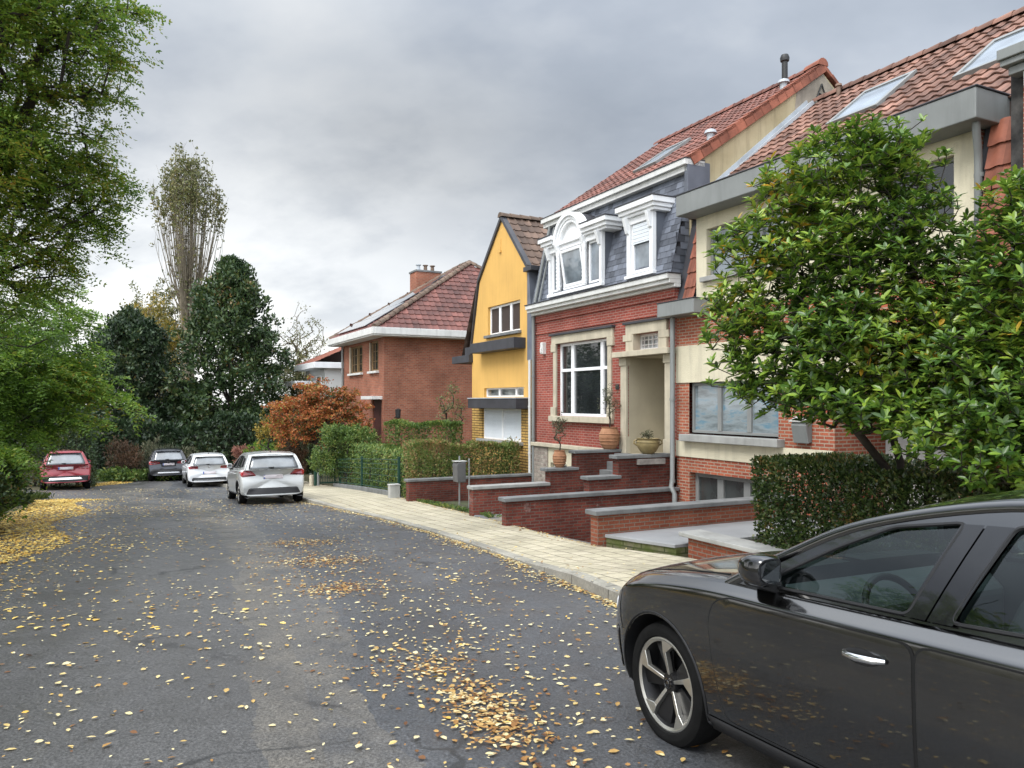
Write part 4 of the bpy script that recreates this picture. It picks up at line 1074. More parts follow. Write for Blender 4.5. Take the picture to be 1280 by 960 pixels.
for (u0, v0, u1, v1, Yd, n) in ((85, 45, 150, 72, 11.3, 16), (80, 130, 125, 118, 11.8, 10), (95, 200, 158, 226, 12.4, 20), (85, 228, 128, 245, 12.3, 12), (110, 8, 178, 0, 11.4, 12), (80, 290, 128, 262, 12.6, 10), (50, 330, 100, 300, 12.5, 10)):
    for k in range(n):
        q = k/n; kk = Yd/960; tips2.append(((u0+(u1-u0)*q-640)*kk + r.normal()*.10, Yd + r.normal()*.35, 1.65+(502-(v0+(v1-v0)*q + 8*q*q))*kk + r.normal()*.10))
tips = np.vstack([tips, np.array(tips2)])
oc = np.array([-11, 11.5, 4.0])
trunk = [(-11.6, 10.6, -.5), (-11.4, 10.7, 1.5), (-11.0, 10.9, 3.2), (-10.4, 11.0, 4.8), (-10.0, 11.2, 6.6), (-9.8, 11.3, 8.6)]
sk = skeleton(r, trunk[0], tips, trunk, r0=.22, rtip=.007)
tree('robinia_tree', 'tall feathery leaved green tree overhanging the road at the upper left', (-11.6, 10.6, -.5), sprays(r, tips, 9, .060, .030, 6, .30, .35, oc=oc), sk, M_bark, ML_rob)
rob = bpy.data.objects['robinia_tree']
for k, (x, y, rz) in enumerate(((-6.9, 6.6, pi), (-7.5, -9.0, 4.1))):   # the row goes on behind the camera (mirrored in the car and the windows)
    c = copy_tree(rob); c.location = (x, y, gz(y)); c.rotation_euler = (0, 0, rz); c.scale = (1.0, 1.0, .8)
    c['label'] = ('feathery green tree left of the camera, mirrored in the grey car', 'feathery green tree behind the camera, mirrored in the car windows')[k]
# ---- bright green lower tree on the left bank
r = NR(12)
blobs = [pb(40, 430, 16, 60), pb(95, 445, 17, 40, .7), pb(30, 495, 16, 75), pb(80, 488, 17, 44, .55), pb(-2, 545, 15, 50), pb(52, 530, 16, 34, .6), pb(-50, 470, 15, 110), pb(-60, 575, 14, 85), pb(100, 395, 18, 28, .7), pb(60, 385, 17, 45)]
tips, _ = in_blobs(r, blobs, 620, .45); tips2 = []
for (u0, v0, u1, v1, Yd, n) in ((80, 495, 168, 512, 16.5, 20), (80, 470, 135, 488, 16.8, 12), (85, 530, 128, 535, 16, 8), (70, 420, 118, 408, 17.5, 8)):
    for k in range(n):
        q = k/n; kk = Yd/960; tips2.append(((u0+(u1-u0)*q-640)*kk + r.normal()*.10, Yd + r.normal()*.3, 1.65+(502-(v0+(v1-v0)*q - 10*math.sin(pi*q)))*kk + r.normal()*.08))
tips = np.vstack([tips, np.array(tips2)])
trunk = [(-14.6, 16, -.7), (-14.4, 16, .5), (-13.6, 16.2, 1.6), (-12.6, 16.3, 2.6), (-12.0, 16.4, 3.6)]
sk = skeleton(r, trunk[0], tips, trunk, r0=.13, rtip=.006)
tree('ash_tree', 'bright yellow green young tree with drooping branches over the left verge', trunk[0], sprays(r, tips, 9, .085, .038, 5, .34, .35, oc=np.array([-14, 16, 1.5])), sk, M_bark, ML_bright)
# undergrowth bushes on the bank
def bush(name, label, blobs, leafm, n, per, rad, L, W, seed, group=None, cat='shrub', stems=True, up=.4, bark=None, flat=1.0, shell=.4, small=True):
    r = NR(seed); tips, _ = in_blobs(r, blobs, n, shell)
    B = np.array([b[:6] for b in blobs]); c = B[:, :3].mean(0); base = (c[0], c[1], gz(c[1])+.0)
    tips[:, 2] = np.maximum(tips[:, 2], base[2]+.05)
    sk = skeleton(r, base, tips[:min(n, 160)], [base, (c[0], c[1], base[2]+.3*(c[2]-base[2])+.1)], r0=.05, rtip=.004, sub=2) if stems else None
    return tree(name, label, base, clumps(r, tips, per, rad, L, W, up, oc=c, flat=flat, small=small), sk, bark or M_bark, leafm, group, cat, 'stems', 'foliage')
bush('shrub', 'dark leafy shrub at the foot of the left bank behind the grass', [pb(-8, 612, 14.5, 34, .7), pb(-45, 610, 13.5, 55, .7), pb(-6, 590, 17, 22, .8)], ML_ever2, 260, 34, .16, .09, .045, 21)
bush('shrub', 'pale flowering shrub left of the red car', [pb(30, 585, 21, 16, .8), pb(12, 590, 20, 24, .8)], ML_sage, 120, 30, .18, .09, .04, 22)
# ---- the far end: hedges, evergreens, poplar
r = NR(31)
def evergreen(name, label, x, y, zt, prof, n, per, seed, leafm, L=.26, zb=None, crad=.42):
    r = NR(seed); zb = gz(y) if zb is None else zb; h = zt-zb
    u = r.random(n)**.85; R_ = np.interp(u, *zip(*prof)); a = r.random(n)*2*pi; q = r.random(n)**.28
    lump = 1 + .24*np.sin(3*a+5*u*6+seed) + .18*np.sin(5*a-u*25) + .10*np.sin(13*a+u*47) + np.where(r.random(n) < .16, .34*r.random(n), 0)
    tips = np.stack([x + R_*q*lump*np.cos(a), y + R_*q*lump*np.sin(a), zb + u*h], 1)
    tr = [(x, y, zb), (x, y, zb+h*.3), (x, y, zb+h*.6), (x, y, zb+h*.92)]
    sk = skeleton(r, tr[0], tips[:260], tr, r0=.20, rtip=.012, sub=1)
    return tree(name, label, tr[0], clumps(r, tips, per, crad, L, L*.5, .3, oc=np.array([x, y, zb+h*.4])), sk, M_bark, leafm)
evergreen('evergreen_tree', 'tall dense dark evergreen right of the poplar, pointed at the top', -16.8, 46, 10.0, [(0, 2.0), (.12, 2.65), (.45, 2.75), (.65, 2.4), (.82, 1.65), (.93, 1.0), (1, .25)], 1300, 26, 41, ML_ever2)
evergreen('evergreen_tree', 'rounded dark evergreen left of the poplar', -22.9, 46, 6.9, [(0, 2.2), (.15, 2.7), (.55, 2.75), (.8, 2.0), (.93, 1.1), (1, .2)], 1000, 26, 42, ML_ever)
evergreen('evergreen_shrub', 'dense dark shrub filling the gap at the foot of the poplar', -20.0, 47.5, 2.6, [(0, 1.9), (.3, 2.1), (.7, 1.6), (1, .5)], 420, 30, 44, ML_ever2)
evergreen('evergreen_shrub', 'dark green shrub low behind the white and silver cars', -15.0, 44.5, .9, [(0, 1.9), (.4, 1.9), (.8, 1.3), (1, .5)], 320, 30, 45, ML_ever2)
bush('shrub', 'tall green shrub behind the red maple hiding the front of the brick house', [(-9.2, 38, 1.0, 1.0, .8, 1.0), (-9.0, 38, -.5, 1.1, .9, 1.1), (-10.3, 38.5, .2, .9, .8, 1.2)], ML_ever2, 420, 34, .2, .11, .06, 46)
# poplar: bundle of pollarded stems, a broom of upright shoots, leaves only at the top
r = NR(43); px, py = -25.3, 60.0; zb = gz(py)
bp = MB(); shoots = []; tips = []
for k in range(9):
    a = 2*pi*k/9; q = .36 if k else 0
    p0 = (px+q*cos(a), py+q*sin(a), zb); p1 = (px+.75*q*cos(a), py+.75*q*sin(a), 5.0); p2 = (px+1.6*q*cos(a)+r.normal()*.1, py+1.6*q*sin(a), 10.6+r.normal()*.4)
    bp.tube([p0, p1, p2], [.27, .20, .13], 8)
for k in range(112):
    a = r.random()*2*pi; q = r.random()**.5; hb = 8.5+r.random()*2.6 if k < 94 else 5+r.random()*4
    top = 20.9 - 3.6*q**2 + r.normal()*.5; reach = 2.65*q
    if k >= 94: top = hb + 4 + 4*r.random(); reach = 2.2+.6*r.random()
    p0 = np.array([px+.75*q*cos(a), py+.75*q*sin(a), hb]); P = []
    for s in range(5):
        u = s/4; P.append((p0[0]+(reach-.75*q)*cos(a)*(u**.65), p0[1]+(reach-.75*q)*sin(a)*(u**.65), hb+(top-hb)*u))
    bp.tube(P, [.042, .034, .026, .018, .008], 4, caps=False)
    P = np.array(P)
    for s in range(18 if k < 94 else 5):
        u = 1-.34*r.random()**1.3 if k < 94 else r.random(); i = min(3, int(u*4)); f = u*4-i; tips.append(P[i]*(1-f)+P[i+1]*f + r.normal(size=3)*.16)
    for s in range(8):
        u = r.random(); i = min(3, int(u*4)); f = u*4-i; q0 = P[i]*(1-f)+P[i+1]*f
        e = q0 + np.array([r.normal()*.22, r.normal()*.22, .9+.5*r.random()]); bp.tube([q0, e], [.012, .006], 3, caps=False)
        if r.random() < .25: tips.append(e)
pop = thing('poplar_tree', 'tall bare stemmed poplar with leaves only at its broom shaped top', 'tree', Matrix.Translation((px, py, zb)))
bp.build('trunk', M_popbark, pop, smooth=60)
np_mesh('crown', *clumps(r, np.array(tips), 4, .16, .20, .14, .2), ML_olive, pop)
# yellow tree behind, loose birches, the dark wood behind everything
def loose_tree(name, label, x, y, zt, zc, rx, n, per, seed, leafm, L=.2, bark=None, crad=.4, shell=.6):
    r = NR(seed); zb = gz(y)
    tips, _ = in_blobs(r, [(x, y, zc, rx, rx, zt-zc), (x+.3*rx, y, zc+.2*(zt-zc), rx*.8, rx*.8, (zt-zc)*.7), (x-.4*rx, y, zc-.1*(zt-zc), rx*.7, rx*.7, (zt-zc)*.7)], n, shell)
    tr = [(x, y, zb), (x+.1, y, zb+(zc-zb)*.6), (x, y, zc), (x-.1, y, zc+(zt-zc)*.7)]
    sk = skeleton(r, tr[0], tips, tr, r0=.22, rtip=.014, sub=2)
    return tree(name, label, tr[0], clumps(r, tips, per, crad, L, L*.55, .2), sk, bark or M_bark2, leafm)
loose_tree('birch_tree', 'pale yellow autumn tree behind the round evergreen', -28.6, 62, 11.9, 6.4, 3.2, 520, 26, 51, ML_olive, .22)
loose_tree('birch_tree', 'golden leaved tree between the round evergreen and the poplar', -25.0, 53, 9.4, 5.0, 2.1, 300, 28, 52, ML_yell, .2)
loose_tree('birch_tree', 'sparse thin branched tree beside the pointed evergreen', -15.6, 56, 9.2, 4.5, 2.4, 300, 9, 53, ML_olive, .15, crad=.3)
loose_tree('birch_tree', 'yellow green leafy tree behind the brick house corner', -14.0, 50, 4.9, 1.6, 2.0, 260, 26, 54, ML_olive, .17)
loose_tree('oak_tree', 'broad dark green tree behind the red car', -29.5, 48, 6.2, 2.0, 3.6, 420, 34, 55, ML_ever2, .24, M_bark, .5)
loose_tree('oak_tree', 'dark leafy tree rising behind the drooping green branches', -25.5, 36, 6.0, 2.5, 2.8, 420, 34, 56, ML_ever2, .2, M_bark, .45)
# laurel hedge and shrubs across the end of the road
def hedge(name, label, P, Q, depth, zfun, n, leafm, L, seed, group=None, side_bias=.85, lump=.06, W=.5, twig=True, cat='hedge', top_z=None, small=True):
    """P->Q along the front (xy), depth to the left-hand normal side; zfun(u)->(z0,z1)"""
    r = NR(seed); P, Q = np.array(P, float), np.array(Q, float); d = Q-P; Ln = np.linalg.norm(d); d = d/Ln; nrm = np.array([-d[1], d[0]])
    u = r.random(n); z01 = np.array([zfun(x) for x in u]); v = r.random(n); wd = r.random(n)
    f = r.random(n); k = f < side_bias
    face = r.integers(0, 4, n)     # 0,1 front/back  2 top  3 ends
    face = np.where(r.random(n) < .42, 0, np.where(r.random(n) < .45, 2, np.where(r.random(n) < .6, 1, 3)))
    a = np.abs(r.normal(size=n))*lump
    wd = np.where(k & (face == 0), a/depth, np.where(k & (face == 1), 1-a/depth, wd))
    v = np.where(k & (face == 2), 1-a/(z01[:, 1]-z01[:, 0]), v)
    u = np.where(k & (face == 3), np.where(r.random(n) < .5, a/Ln, 1-a/Ln), u)
    bump = .5*lump*(np.sin(u*Ln*5+v*3)+np.sin(u*Ln*11+1.3*seed+v*7))
    xy = P + d*(u*Ln)[:, None] + nrm*(wd*depth + bump*(1-2*(wd > .5)))[:, None]
    z = z01[:, 0] + v*(z01[:, 1]-z01[:, 0]) + bump*(v > .8)
    C = np.column_stack([xy, z])
    out = np.where((wd < .3)[:, None], np.append(-nrm, 0), np.where((wd > .7)[:, None], np.append(nrm, 0), 0)) + np.where((v > .85)[:, None], np.array([0, 0, 1.]), 0)
    D = rand_dirs(r, n) + out*.7 + np.array([0, 0, .35])
    cr = (small_leaf_arrays if small else leaf_arrays)(C, D, L*(.7+.6*r.random(n)), L*W, r)
    c = P + d*Ln/2 + nrm*depth/2; zb = zfun(.5)[0]
    th = thing(name, label, cat, Matrix.Translation((c[0], c[1], zb)), group)
    m = max(3, int(Ln/.30)); bs = MB()
    for i in range(m):
        b = P + d*Ln*((i+.5)/m) + nrm*depth*(.35+.3*r.random()); z0, z1 = zfun((i+.5)/m)
        for s in range(4):
            e = (b[0]+r.normal()*.12, b[1]+r.normal()*.12, z0+(z1-z0)*(.6+.3*r.random())); md = ((b[0]+e[0])/2+r.normal()*.05, (b[1]+e[1])/2+r.normal()*.05, (z0+e[2])/2)
            bs.tube([(b[0], b[1], z0), md, e], [.022, .014, .006], 4, caps=False)
    bs.build('stems', M_bark, th)
    np_mesh('foliage', *cr, leafm, th)
    return th
hedge('laurel_hedge', 'long dark laurel hedge closing the end of the road behind the dark car', (-11.0, 43.0), (-24.5, 40.5), 2.2, lambda u: (gz(42)-.1, .65+.3*math.sin(9*u)+.25*math.sin(23*u)), 17000, ML_ever, .24, 61, lump=.18)
hedge('yew_hedge', 'dark clipped hedge directly behind the red car', (-18.9, 35.0), (-23.5, 33.0), 1.5, lambda u: (gz(34)-.1, .45+.2*math.sin(6*u+1)), 12000, ML_ever2, .12, 62, lump=.1)
bush('shrub', 'dry brownish shrub between the red car and the dark car', [(-17.9, 38.8, -1.3, 1.0, .8, 1.05), (-16.6, 39.2, -1.4, .8, .7, .8)], ML_sage, 200, 26, .22, .14, .03, 63, up=1.2)
bush('shrub', 'wispy tan shrub just left of the dark car', [(-19.2, 38.0, -1.2, .9, .7, 1.0)], ML_brown, 130, 24, .22, .14, .03, 64, up=1.2)
bush('ground_cover', 'low green leafy patch along the kerb at the far road end', [(-19.1, 37.2, -1.95, 1.1, .5, .35), (-17.6, 38.0, -1.95, 1.1, .5, .35)], ML_hgreen, 160, 22, .16, .14, .09, 65, stems=False, cat='plant')
bush('shrub', 'small bright green shrub behind the silver car', [(-12.2, 37.5, -.8, .85, .7, .45), (-12.0, 37.5, -1.3, .9, .8, .5)], ML_bright, 150, 26, .16, .10, .05, 66)
bush('shrub', 'low pink leaved shrub between the white and silver cars', [(-13.3, 38.5, -.85, .8, .6, .3), (-13.3, 38.5, -1.4, .7, .6, .4)], ML_pink, 110, 26, .16, .09, .05, 67)
bush('shrub', 'yellow flecked shrub under the left side of the red maple', [(-11.2, 36, .3, .8, .7, 1.0)], ML_yell, 90, 22, .2, .10, .06, 68)
bush('cypress', 'bronze brown column shrub beside the red maple trunk', [(-9.75, 34.2, -.2, .62, .6, 1.5), (-9.75, 34.2, -1.2, .6, .6, .9)], ML_brown, 240, 34, .16, .09, .03, 69, up=1)
# ---- brick house garden: red maple, green shrub, hedges
r = NR(71)
blobs = [(-8.6, 33, 1.7, 1.25, 1.1, .75), (-9.7, 33, 1.35, .9, .9, .6), (-7.2, 33, 1.55, 1.05, .9, .65), (-8.3, 32.6, 1.1, 1.5, 1, .7), (-6.7, 32.8, .9, .75, .7, .55), (-10.1, 33, .7, .6, .6, .5), (-8.4, 33, 2.2, 1.0, .8, .45), (-7.0, 32.8, 2.0, .8, .8, .4), (-9.6, 33, .2, .7, .6, .7), (-8.7, 32.6, .3, .8, .7, .6)]
tips, _ = in_blobs(r, blobs, 470, .75); tips += r.normal(size=tips.shape)*np.array([.16, .12, .10])
tr = [(-8.4, 33.2, gz(33)), (-8.45, 33.2, -.9), (-8.5, 33.1, -.1), (-8.4, 33, .7)]
tree('maple_tree', 'small red and orange autumn maple in front of the brick house', tr[0], clumps(r, tips, 30, .22, .10, .07, .1, flat=.5), skeleton(r, tr[0], tips, tr, r0=.11, rtip=.008), M_bark, ML_maple)
bush('shrub', 'rounded dark green shrub below the red maple by the green gate', [(-6.9, 30.6, .35, .9, .7, .5), (-6.1, 30.4, .2, .85, .7, .5), (-7.3, 30.8, -.7, .8, .7, .7), (-6.0, 30.6, -.8, .8, .7, .6)], ML_hgreen, 380, 34, .17, .085, .05, 72)
hedge('hedge', 'clipped green hedge before the brick house side wall', (-1.75, 27.6), (-4.25, 28.4), 1.0, lambda u: (gz(28), .88+.05*math.sin(8*u)), 14000, ML_hgreen, .085, 73)
hedge('hedge', 'yellow topped green hedge directly behind the green wire fence', (-3.05, 23.2), (-6.9, 31.4), -1.05, lambda u: (gz(23.2+8.2*u), .06+.06*math.sin(7*u) + (.22 if u > .8 else 0) - .1*(u < .45)), 15000, ML_hgreen, .085, 74)
def hz(u): return (gz(22.6), .42+.05*math.sin(11*u)+.06*math.sin(5*u+1))
a = row(6.85, 3.7); b = row(6.85, .35); a2 = row(6.85, 3.7)
hedge('hornbeam_hedge', 'brown and green hornbeam hedge standing behind the long dark wall', (a.x, a.y), (b.x, b.y), .85, hz, 15000, ML_hbrown, .085, 75)
bush('sapling', 'thin young tree with few yellow leaves against the brick house wall', [(-2.35, 29.6, 1.3, .55, .5, 1.0)], ML_olive, 70, 9, .16, .09, .05, 76, cat='tree')
# ---- foreground clipped hedge and the big glossy tree behind it
def fz(u): return (gz(9)-.1, .90 + .02*math.sin(13*u) - .16*u)
a = row(-5.72, 3.38); b = row(-10.8, 3.38)
hedge('clipped_hedge', 'clipped dark green hedge above the dark grey car', (a.x, a.y), (b.x, b.y), 1.65, fz, 62000, ML_hedge, .055, 81, lump=.055, W=.6, side_bias=.8)
r = NR(82)
cx, cy = 4.35, 8.6
def pm(u, v, Yd, ru, rv, ry=None):
    k = Yd/960.; return ((u-640)*k, Yd, 1.65+(502-v)*k, ru*k, (ry or ru)*k, rv*k)
blobs = [pm(1010, 240, 8.7, 70, 60), pm(1070, 200, 8.8, 75, 48), pm(1120, 210, 8.8, 58, 42), pm(950, 320, 8.6, 65, 55), pm(1040, 320, 8.7, 100, 80), pm(1130, 310, 8.8, 90, 80), pm(925, 400, 8.5, 58, 48), pm(1000, 420, 8.5, 95, 70), pm(1100, 430, 8.5, 110, 80),
         pm(930, 465, 8.4, 52, 36), pm(1010, 490, 8.4, 80, 38), pm(1120, 510, 8.3, 110, 40), pm(1090, 180, 8.9, 40, 26), pm(1150, 168, 8.9, 24, 16), pm(1200, 400, 8.2, 90, 90)]
tips, dv = in_blobs(r, blobs, 4400, .5)
trs = [(cx, cy, gz(cy)), (cx-.05, cy, .3), (cx-.1, cy, 1.0), (cx-.2, cy, 1.9), (cx-.15, cy+.1, 2.9), (cx, cy, 3.8)]
def rosettes(r, tips, per, L, W, oc, tilt=.15):
    C = np.repeat(tips, per, 0); n = len(C); axis = norm(norm(tips-oc)*.55 + np.array([0, 0, .8]) + .25*r.normal(size=tips.shape)); A = np.repeat(axis, per, 0)
    x = norm(np.cross(A, np.array([.31, .77, .2]))); y = np.cross(A, x); ph = np.tile(np.arange(per)*2.399, len(tips)) + np.repeat(r.random(len(tips))*6.3, per)
    el = tilt + .75*r.random(n)
    D = (x*np.cos(ph)[:, None] + y*np.sin(ph)[:, None])*np.cos(el)[:, None] + A*np.sin(el)[:, None]
    Ls = L*(.6+.55*r.random(n)); base = C + A*(.05*r.random(n)-.02)[:, None]
    return leaf_arrays(base, D, Ls, Ls*W, r, fold=.14, droop=.10, N=A + .15*r.normal(size=(n, 3)))
def multi_stem(r, tips, stems, r0):
    parts = []
    c = np.array([s[-1] for s in stems]); k = np.argmin(np.linalg.norm(tips[:, None]-c[None], axis=2), axis=1)
    for i, s in enumerate(stems):
        if (k == i).sum(): parts.append(skeleton(r, s[0], tips[k == i], s, r0=r0, rtip=.0055, sub=4, jitter=.10))
    return join_arrays(parts)
g0 = gz(cy)
stems = [[(4.75, 9.35, g0), (4.6, 9.2, .7), (4.0, 8.9, 1.3), (3.2, 8.6, 2.1)], [(4.85, 9.4, g0), (4.7, 9.3, .9), (4.2, 9.0, 2.1), (3.85, 8.9, 3.4)], [(5.0, 9.3, g0), (5.0, 9.2, 1.0), (4.8, 9.0, 2.2), (4.6, 8.9, 3.7)], [(5.15, 9.3, g0), (5.25, 9.0, 1.0), (5.3, 8.6, 1.9), (5.2, 8.4, 2.7)]]
tree('rhododendron_tree', 'large bushy tree with glossy whorled leaves in front of the cream house', (4.9, 9.35, g0), rosettes(r, tips, 8, .124, .33, np.array([4.3, 8.8, 1.6])), multi_stem(r, tips, stems, .048), M_bark, ML_mag)
r = NR(83)
blobs = [pm(1265, 290, 7.2, 60, 70), pm(1290, 370, 7.0, 85, 90), pm(1230, 440, 7.2, 70, 70), pm(1290, 500, 7.0, 110, 70), pm(1200, 540, 7.4, 80, 50), pm(1270, 250, 7.4, 40, 35), pm(1170, 470, 7.8, 60, 60), pm(1290, 580, 7.0, 100, 45)]
tips, dv = in_blobs(r, blobs, 1900, .45)
stems = [[(5.6, 7.95, gz(7.4)), (5.5, 7.9, .8), (4.9, 7.5, 1.5)], [(5.8, 7.9, gz(7.3)), (5.7, 7.8, 1.0), (5.2, 7.4, 2.2), (4.9, 7.3, 3.0)]]
tree('rhododendron_tree', 'second glossy leaved tree at the right edge above the car roof', (5.7, 7.9, gz(7.3)), rosettes(r, tips, 8, .112, .35, np.array([4.9, 7.6, 1.2])), multi_stem(r, tips, stems, .055), M_bark, ML_mag)

# ---- fallen leaves: scattered flakes, drifts, the verge carpet
ML_fall = leaf_mat('fallen_leaf', [(.0, (.15, .07, .03)), (.2, (.33, .18, .055)), (.42, (.50, .36, .13)), (.68, (.56, .47, .25)), (.92, (.62, .55, .34)), (1.0, (.58, .36, .07))], .7, .1, 5.0, .45, spec=.3)
ML_carpet = leaf_mat('yellow_fallen_leaf', [(.0, (.22, .12, .03)), (.3, (.50, .30, .06)), (.6, (.62, .43, .10)), (1.0, (.68, .54, .20))], .7, .1, 3.0, .45, spec=.3)
ML_drift = leaf_mat('browning_fallen_leaf', [(.0, (.10, .045, .02)), (.3, (.24, .115, .035)), (.55, (.38, .22, .07)), (.78, (.50, .37, .16)), (1.0, (.58, .50, .30))], .7, .1, 5.0, .45, spec=.3)
def flat_leaves(r, XY, L, hfun, mat_, name, label=None):
    n = len(XY); a = r.random(n)*2*pi; D = np.column_stack([np.cos(a), np.sin(a), r.normal(size=n)*.07])
    z = np.array([hfun(x, y) for x, y in XY]) + .006 + .012*r.random(n)
    P = np.column_stack([XY, z]); N = np.array([0, 0, 1.0]) + r.normal(size=(n, 3))*(.10 + .28*(r.random(n) < .2))[:, None]
    Ls = L*np.clip(np.exp(r.normal(size=n)*.33), .4, 1.65); V, Q = leaf_arrays(P, D, Ls, Ls*(.32+.38*r.random(n)), r, fold=.10, N=N)
    V[:, 2] = np.maximum(V[:, 2], np.repeat(z, 6)-.006)
    o = np_mesh(name, V, Q, mat_); return props(o, kind='stuff')
def groundh(x, y):
    k = kerbx(y)
    if x < k: return gz(y)
    if x < innerx(y): return gz(y) + kh(y)
    return gz(y) + kh(y) + .06
r = NR(91); pts = []
# even scatter on the road
while len(pts) < 7600:
    y = -1 + 33*r.random()**1.25; x = leftx(y) + (kerbx(y)-leftx(y))*r.random()
    dens = .60 + .40*math.sin(x*1.7+y*.9)*math.sin(y*.8-x*.6)
    if r.random() < dens: pts.append((x, y))
def drift(cx, cy, sx, sy, ang, n):
    c, s = math.cos(ang), math.sin(ang)
    for _ in range(n):
        a, b = r.normal()*sx, r.normal()*sy; pts.append((cx+a*c-b*s, cy+a*s+b*c))
pts1 = pts; pts2 = []; pts = pts2
drift(-3.46, 12.8, .36, .26, .05, 420); drift(-2.66, 10.75, .38, .26, .05, 560); drift(-1.98, 8.7, .22, .22, .1, 360); drift(-3.1, 11.8, .55, .5, .1, 160); drift(-2.2, 9.5, .5, .5, .1, 160)
drift(-.58, 5.65, .13, .30, .42, 150); drift(-.22, 4.85, .14, .22, .4, 300); drift(-.04, 4.42, .12, .15, .4, 230); drift(.2, 3.9, .22, .3, .3, 80); drift(-.3, 5.1, .35, .75, .42, 200)
pts = pts1
drift(-.5, 5.9, .6, 1.3, .42, 230); drift(-1.5, 8.4, .7, 2.0, .42, 260)
drift(-8.0, 19.5, 1.3, .9, .4, 420); drift(-5.9, 18.5, .8, 1.3, .4, 300)
for _ in range(2600):   # gutter against the kerb
    y = 6 + 17*r.random(); w = abs(r.normal())*.10; w = w*(1.2+.7*math.sin(y*2.1)); pts.append((kerbx(y)-.02-w, y))
for _ in range(260):
    y = 7+14*r.random(); pts.append((kerbx(y) + (innerx(y)-kerbx(y))*r.random()**2, y))
for _ in range(500):   # back of the pavement
    y = 12 + 10*r.random(); pts.append((innerx(y)-abs(r.normal())*.10, y))
flat_leaves(r, np.array(pts), .039, groundh, ML_fall, 'fallen_leaves')
flat_leaves(r, np.array(pts2), .037, groundh, ML_drift, 'leaf_drift')
pts = []
while len(pts) < 15000:   # yellow carpet along the left side of the road
    y = 6 + 17.5*r.random()**.9; w = r.random()*1.55 if r.random() < .8 else abs(r.normal())*1.3; x = leftx(min(y, 22.5)) - .45 + w*(1+.22*math.sin(y*1.1))
    if y > 22 and x > leftx(22)+2.4: continue
    pts.append((x, y))
for _ in range(2200): y = 33.4+3.4*r.random(); pts.append((leftx(y)+(-.7+1.0*r.random()), y))
def lefth(x, y): return gz(y) + max(0, leftx(y)-x)*.05
flat_leaves(r, np.array(pts), .056, lefth, ML_carpet, 'fallen_leaves')
# ---- rough grass on the left bank and weeds behind the pavement
def grass(name, pts, hfun, H, seed, m=ML_grass):
    r = NR(seed); XY = np.array(pts); n = len(XY); P = np.column_stack([XY, [hfun(x, y) for x, y in XY]])
    D = np.column_stack([r.normal(size=n)*.45, r.normal(size=n)*.45, np.ones(n)]); return props(np_mesh(name, *leaf_arrays(P, D, H*(.5+.9*r.random(n)), .012+.01*r.random(n), r, fold=.1, droop=.35), m), kind='stuff')
r = NR(95); pts = []
for _ in range(9000): y = 8+15.5*r.random(); pts.append((leftx(min(y, 22.4))-.5-2.6*r.random()**1.2, y))
grass('grass', pts, lambda x, y: gz(y)+max(0, leftx(min(y, 22.4))-x-.3)*.05, .34, 96)
pts = []
for _ in range(700): y = 16.5+5.4*r.random(); pts.append((innerx(y)+.02+.22*r.random()**2, y))
for _ in range(250): t = .14+.35*r.random(); p = row(t, .1+3.3*r.random()); pts.append((p.x, p.y))
def wh_(x, y):
    q = ROW.inverted() @ Vector((x, y, 0)); return -.42 if q.x < .5 else gz(y)+.05
grass('weeds', pts, wh_, .16, 97, ML_hgreen)
# ================================================================ cars
def paint(name, c, metal=.0, coat=1.0, rough=.35, flake=0.0, cior=1.5):
    m, nt, out = _nt(name); g = G(nt)
    tc = g.n('TexCoord').outputs['Object']
    dirt = g.noise(tc, 2.5, 5, .6)
    cs = g.mix(g.ramp(dirt, [(.5, 0.0), (.8, .10)]), c, (.16, .14, .11))
    rr = g.ramp(dirt, [(.4, rough), (.8, min(1, rough+.12))])
    p = finish(g, out, cs, rr, None, metal, coat, .5, coatrough=.035)
    p.inputs['Coat IOR'].default_value = cior
    if flake:
        nz = g.noise(tc, 900, 1); g.l(g.bump(nz, flake, .0005), p.inputs['Normal'])
    return m
MC_grey = paint('grey_paint', (.095, .094, .094), 1.0, 1.0, .17, .03, 1.6)
MC_silver = paint('silver_paint', (.50, .51, .50), .28, 1.0, .42, .15)
MC_white = paint('white_car_paint', (.74, .75, .76), 0, 1.0, .4)
MC_navy = paint('dark_blue_paint', (.022, .024, .032), .4, 1.0, .35)
MC_red = paint('red_paint', (.26, .012, .022), .25, 1.0, .35)
MC_black = mat('black_plastic', (.012, .012, .013), .5, .2, 8)
MC_gap = mat('panel_gap', (.003, .003, .003), .9, .1, 8)
MC_gloss = mat('gloss_black', (.008, .008, .009), .08, .1, 3, coat=1.0)
MC_tyre = mat('tyre_rubber', (.007, .007, .007), .8, .25, 12, bump=.2, bscale=80, spec=.15)
MC_alloy = mat('alloy_rim', (.55, .54, .50), .3, .08, 6, metal=.9)
MC_rimdark = mat('dark_rim', (.018, .018, .019), .35, .1, 6, metal=.4)
MC_chrome = mat('chrome', (.75, .75, .75), .12, .03, 4, metal=1)
MC_lamp = mat('red_lamp', (.33, .010, .014), .12, .25, 14, coat=1)
MC_lampc = mat('clear_lamp', (.55, .56, .58), .1, .1, 10, coat=1)
MC_seat = mat('seat_fabric', (.05, .052, .055), .9, .15, 20, bump=.2, bscale=200)
MC_dash = mat('dashboard', (.05, .055, .058), .6, .1, 10)
MC_plate = mat('number_plate', (.72, .66, .68), .5, .04, 20)
MC_blue = mat('plate_band', (.05, .12, .45), .5, .04, 20)
MC_head = mat('headliner', (.30, .31, .30), .9, .05, 5)
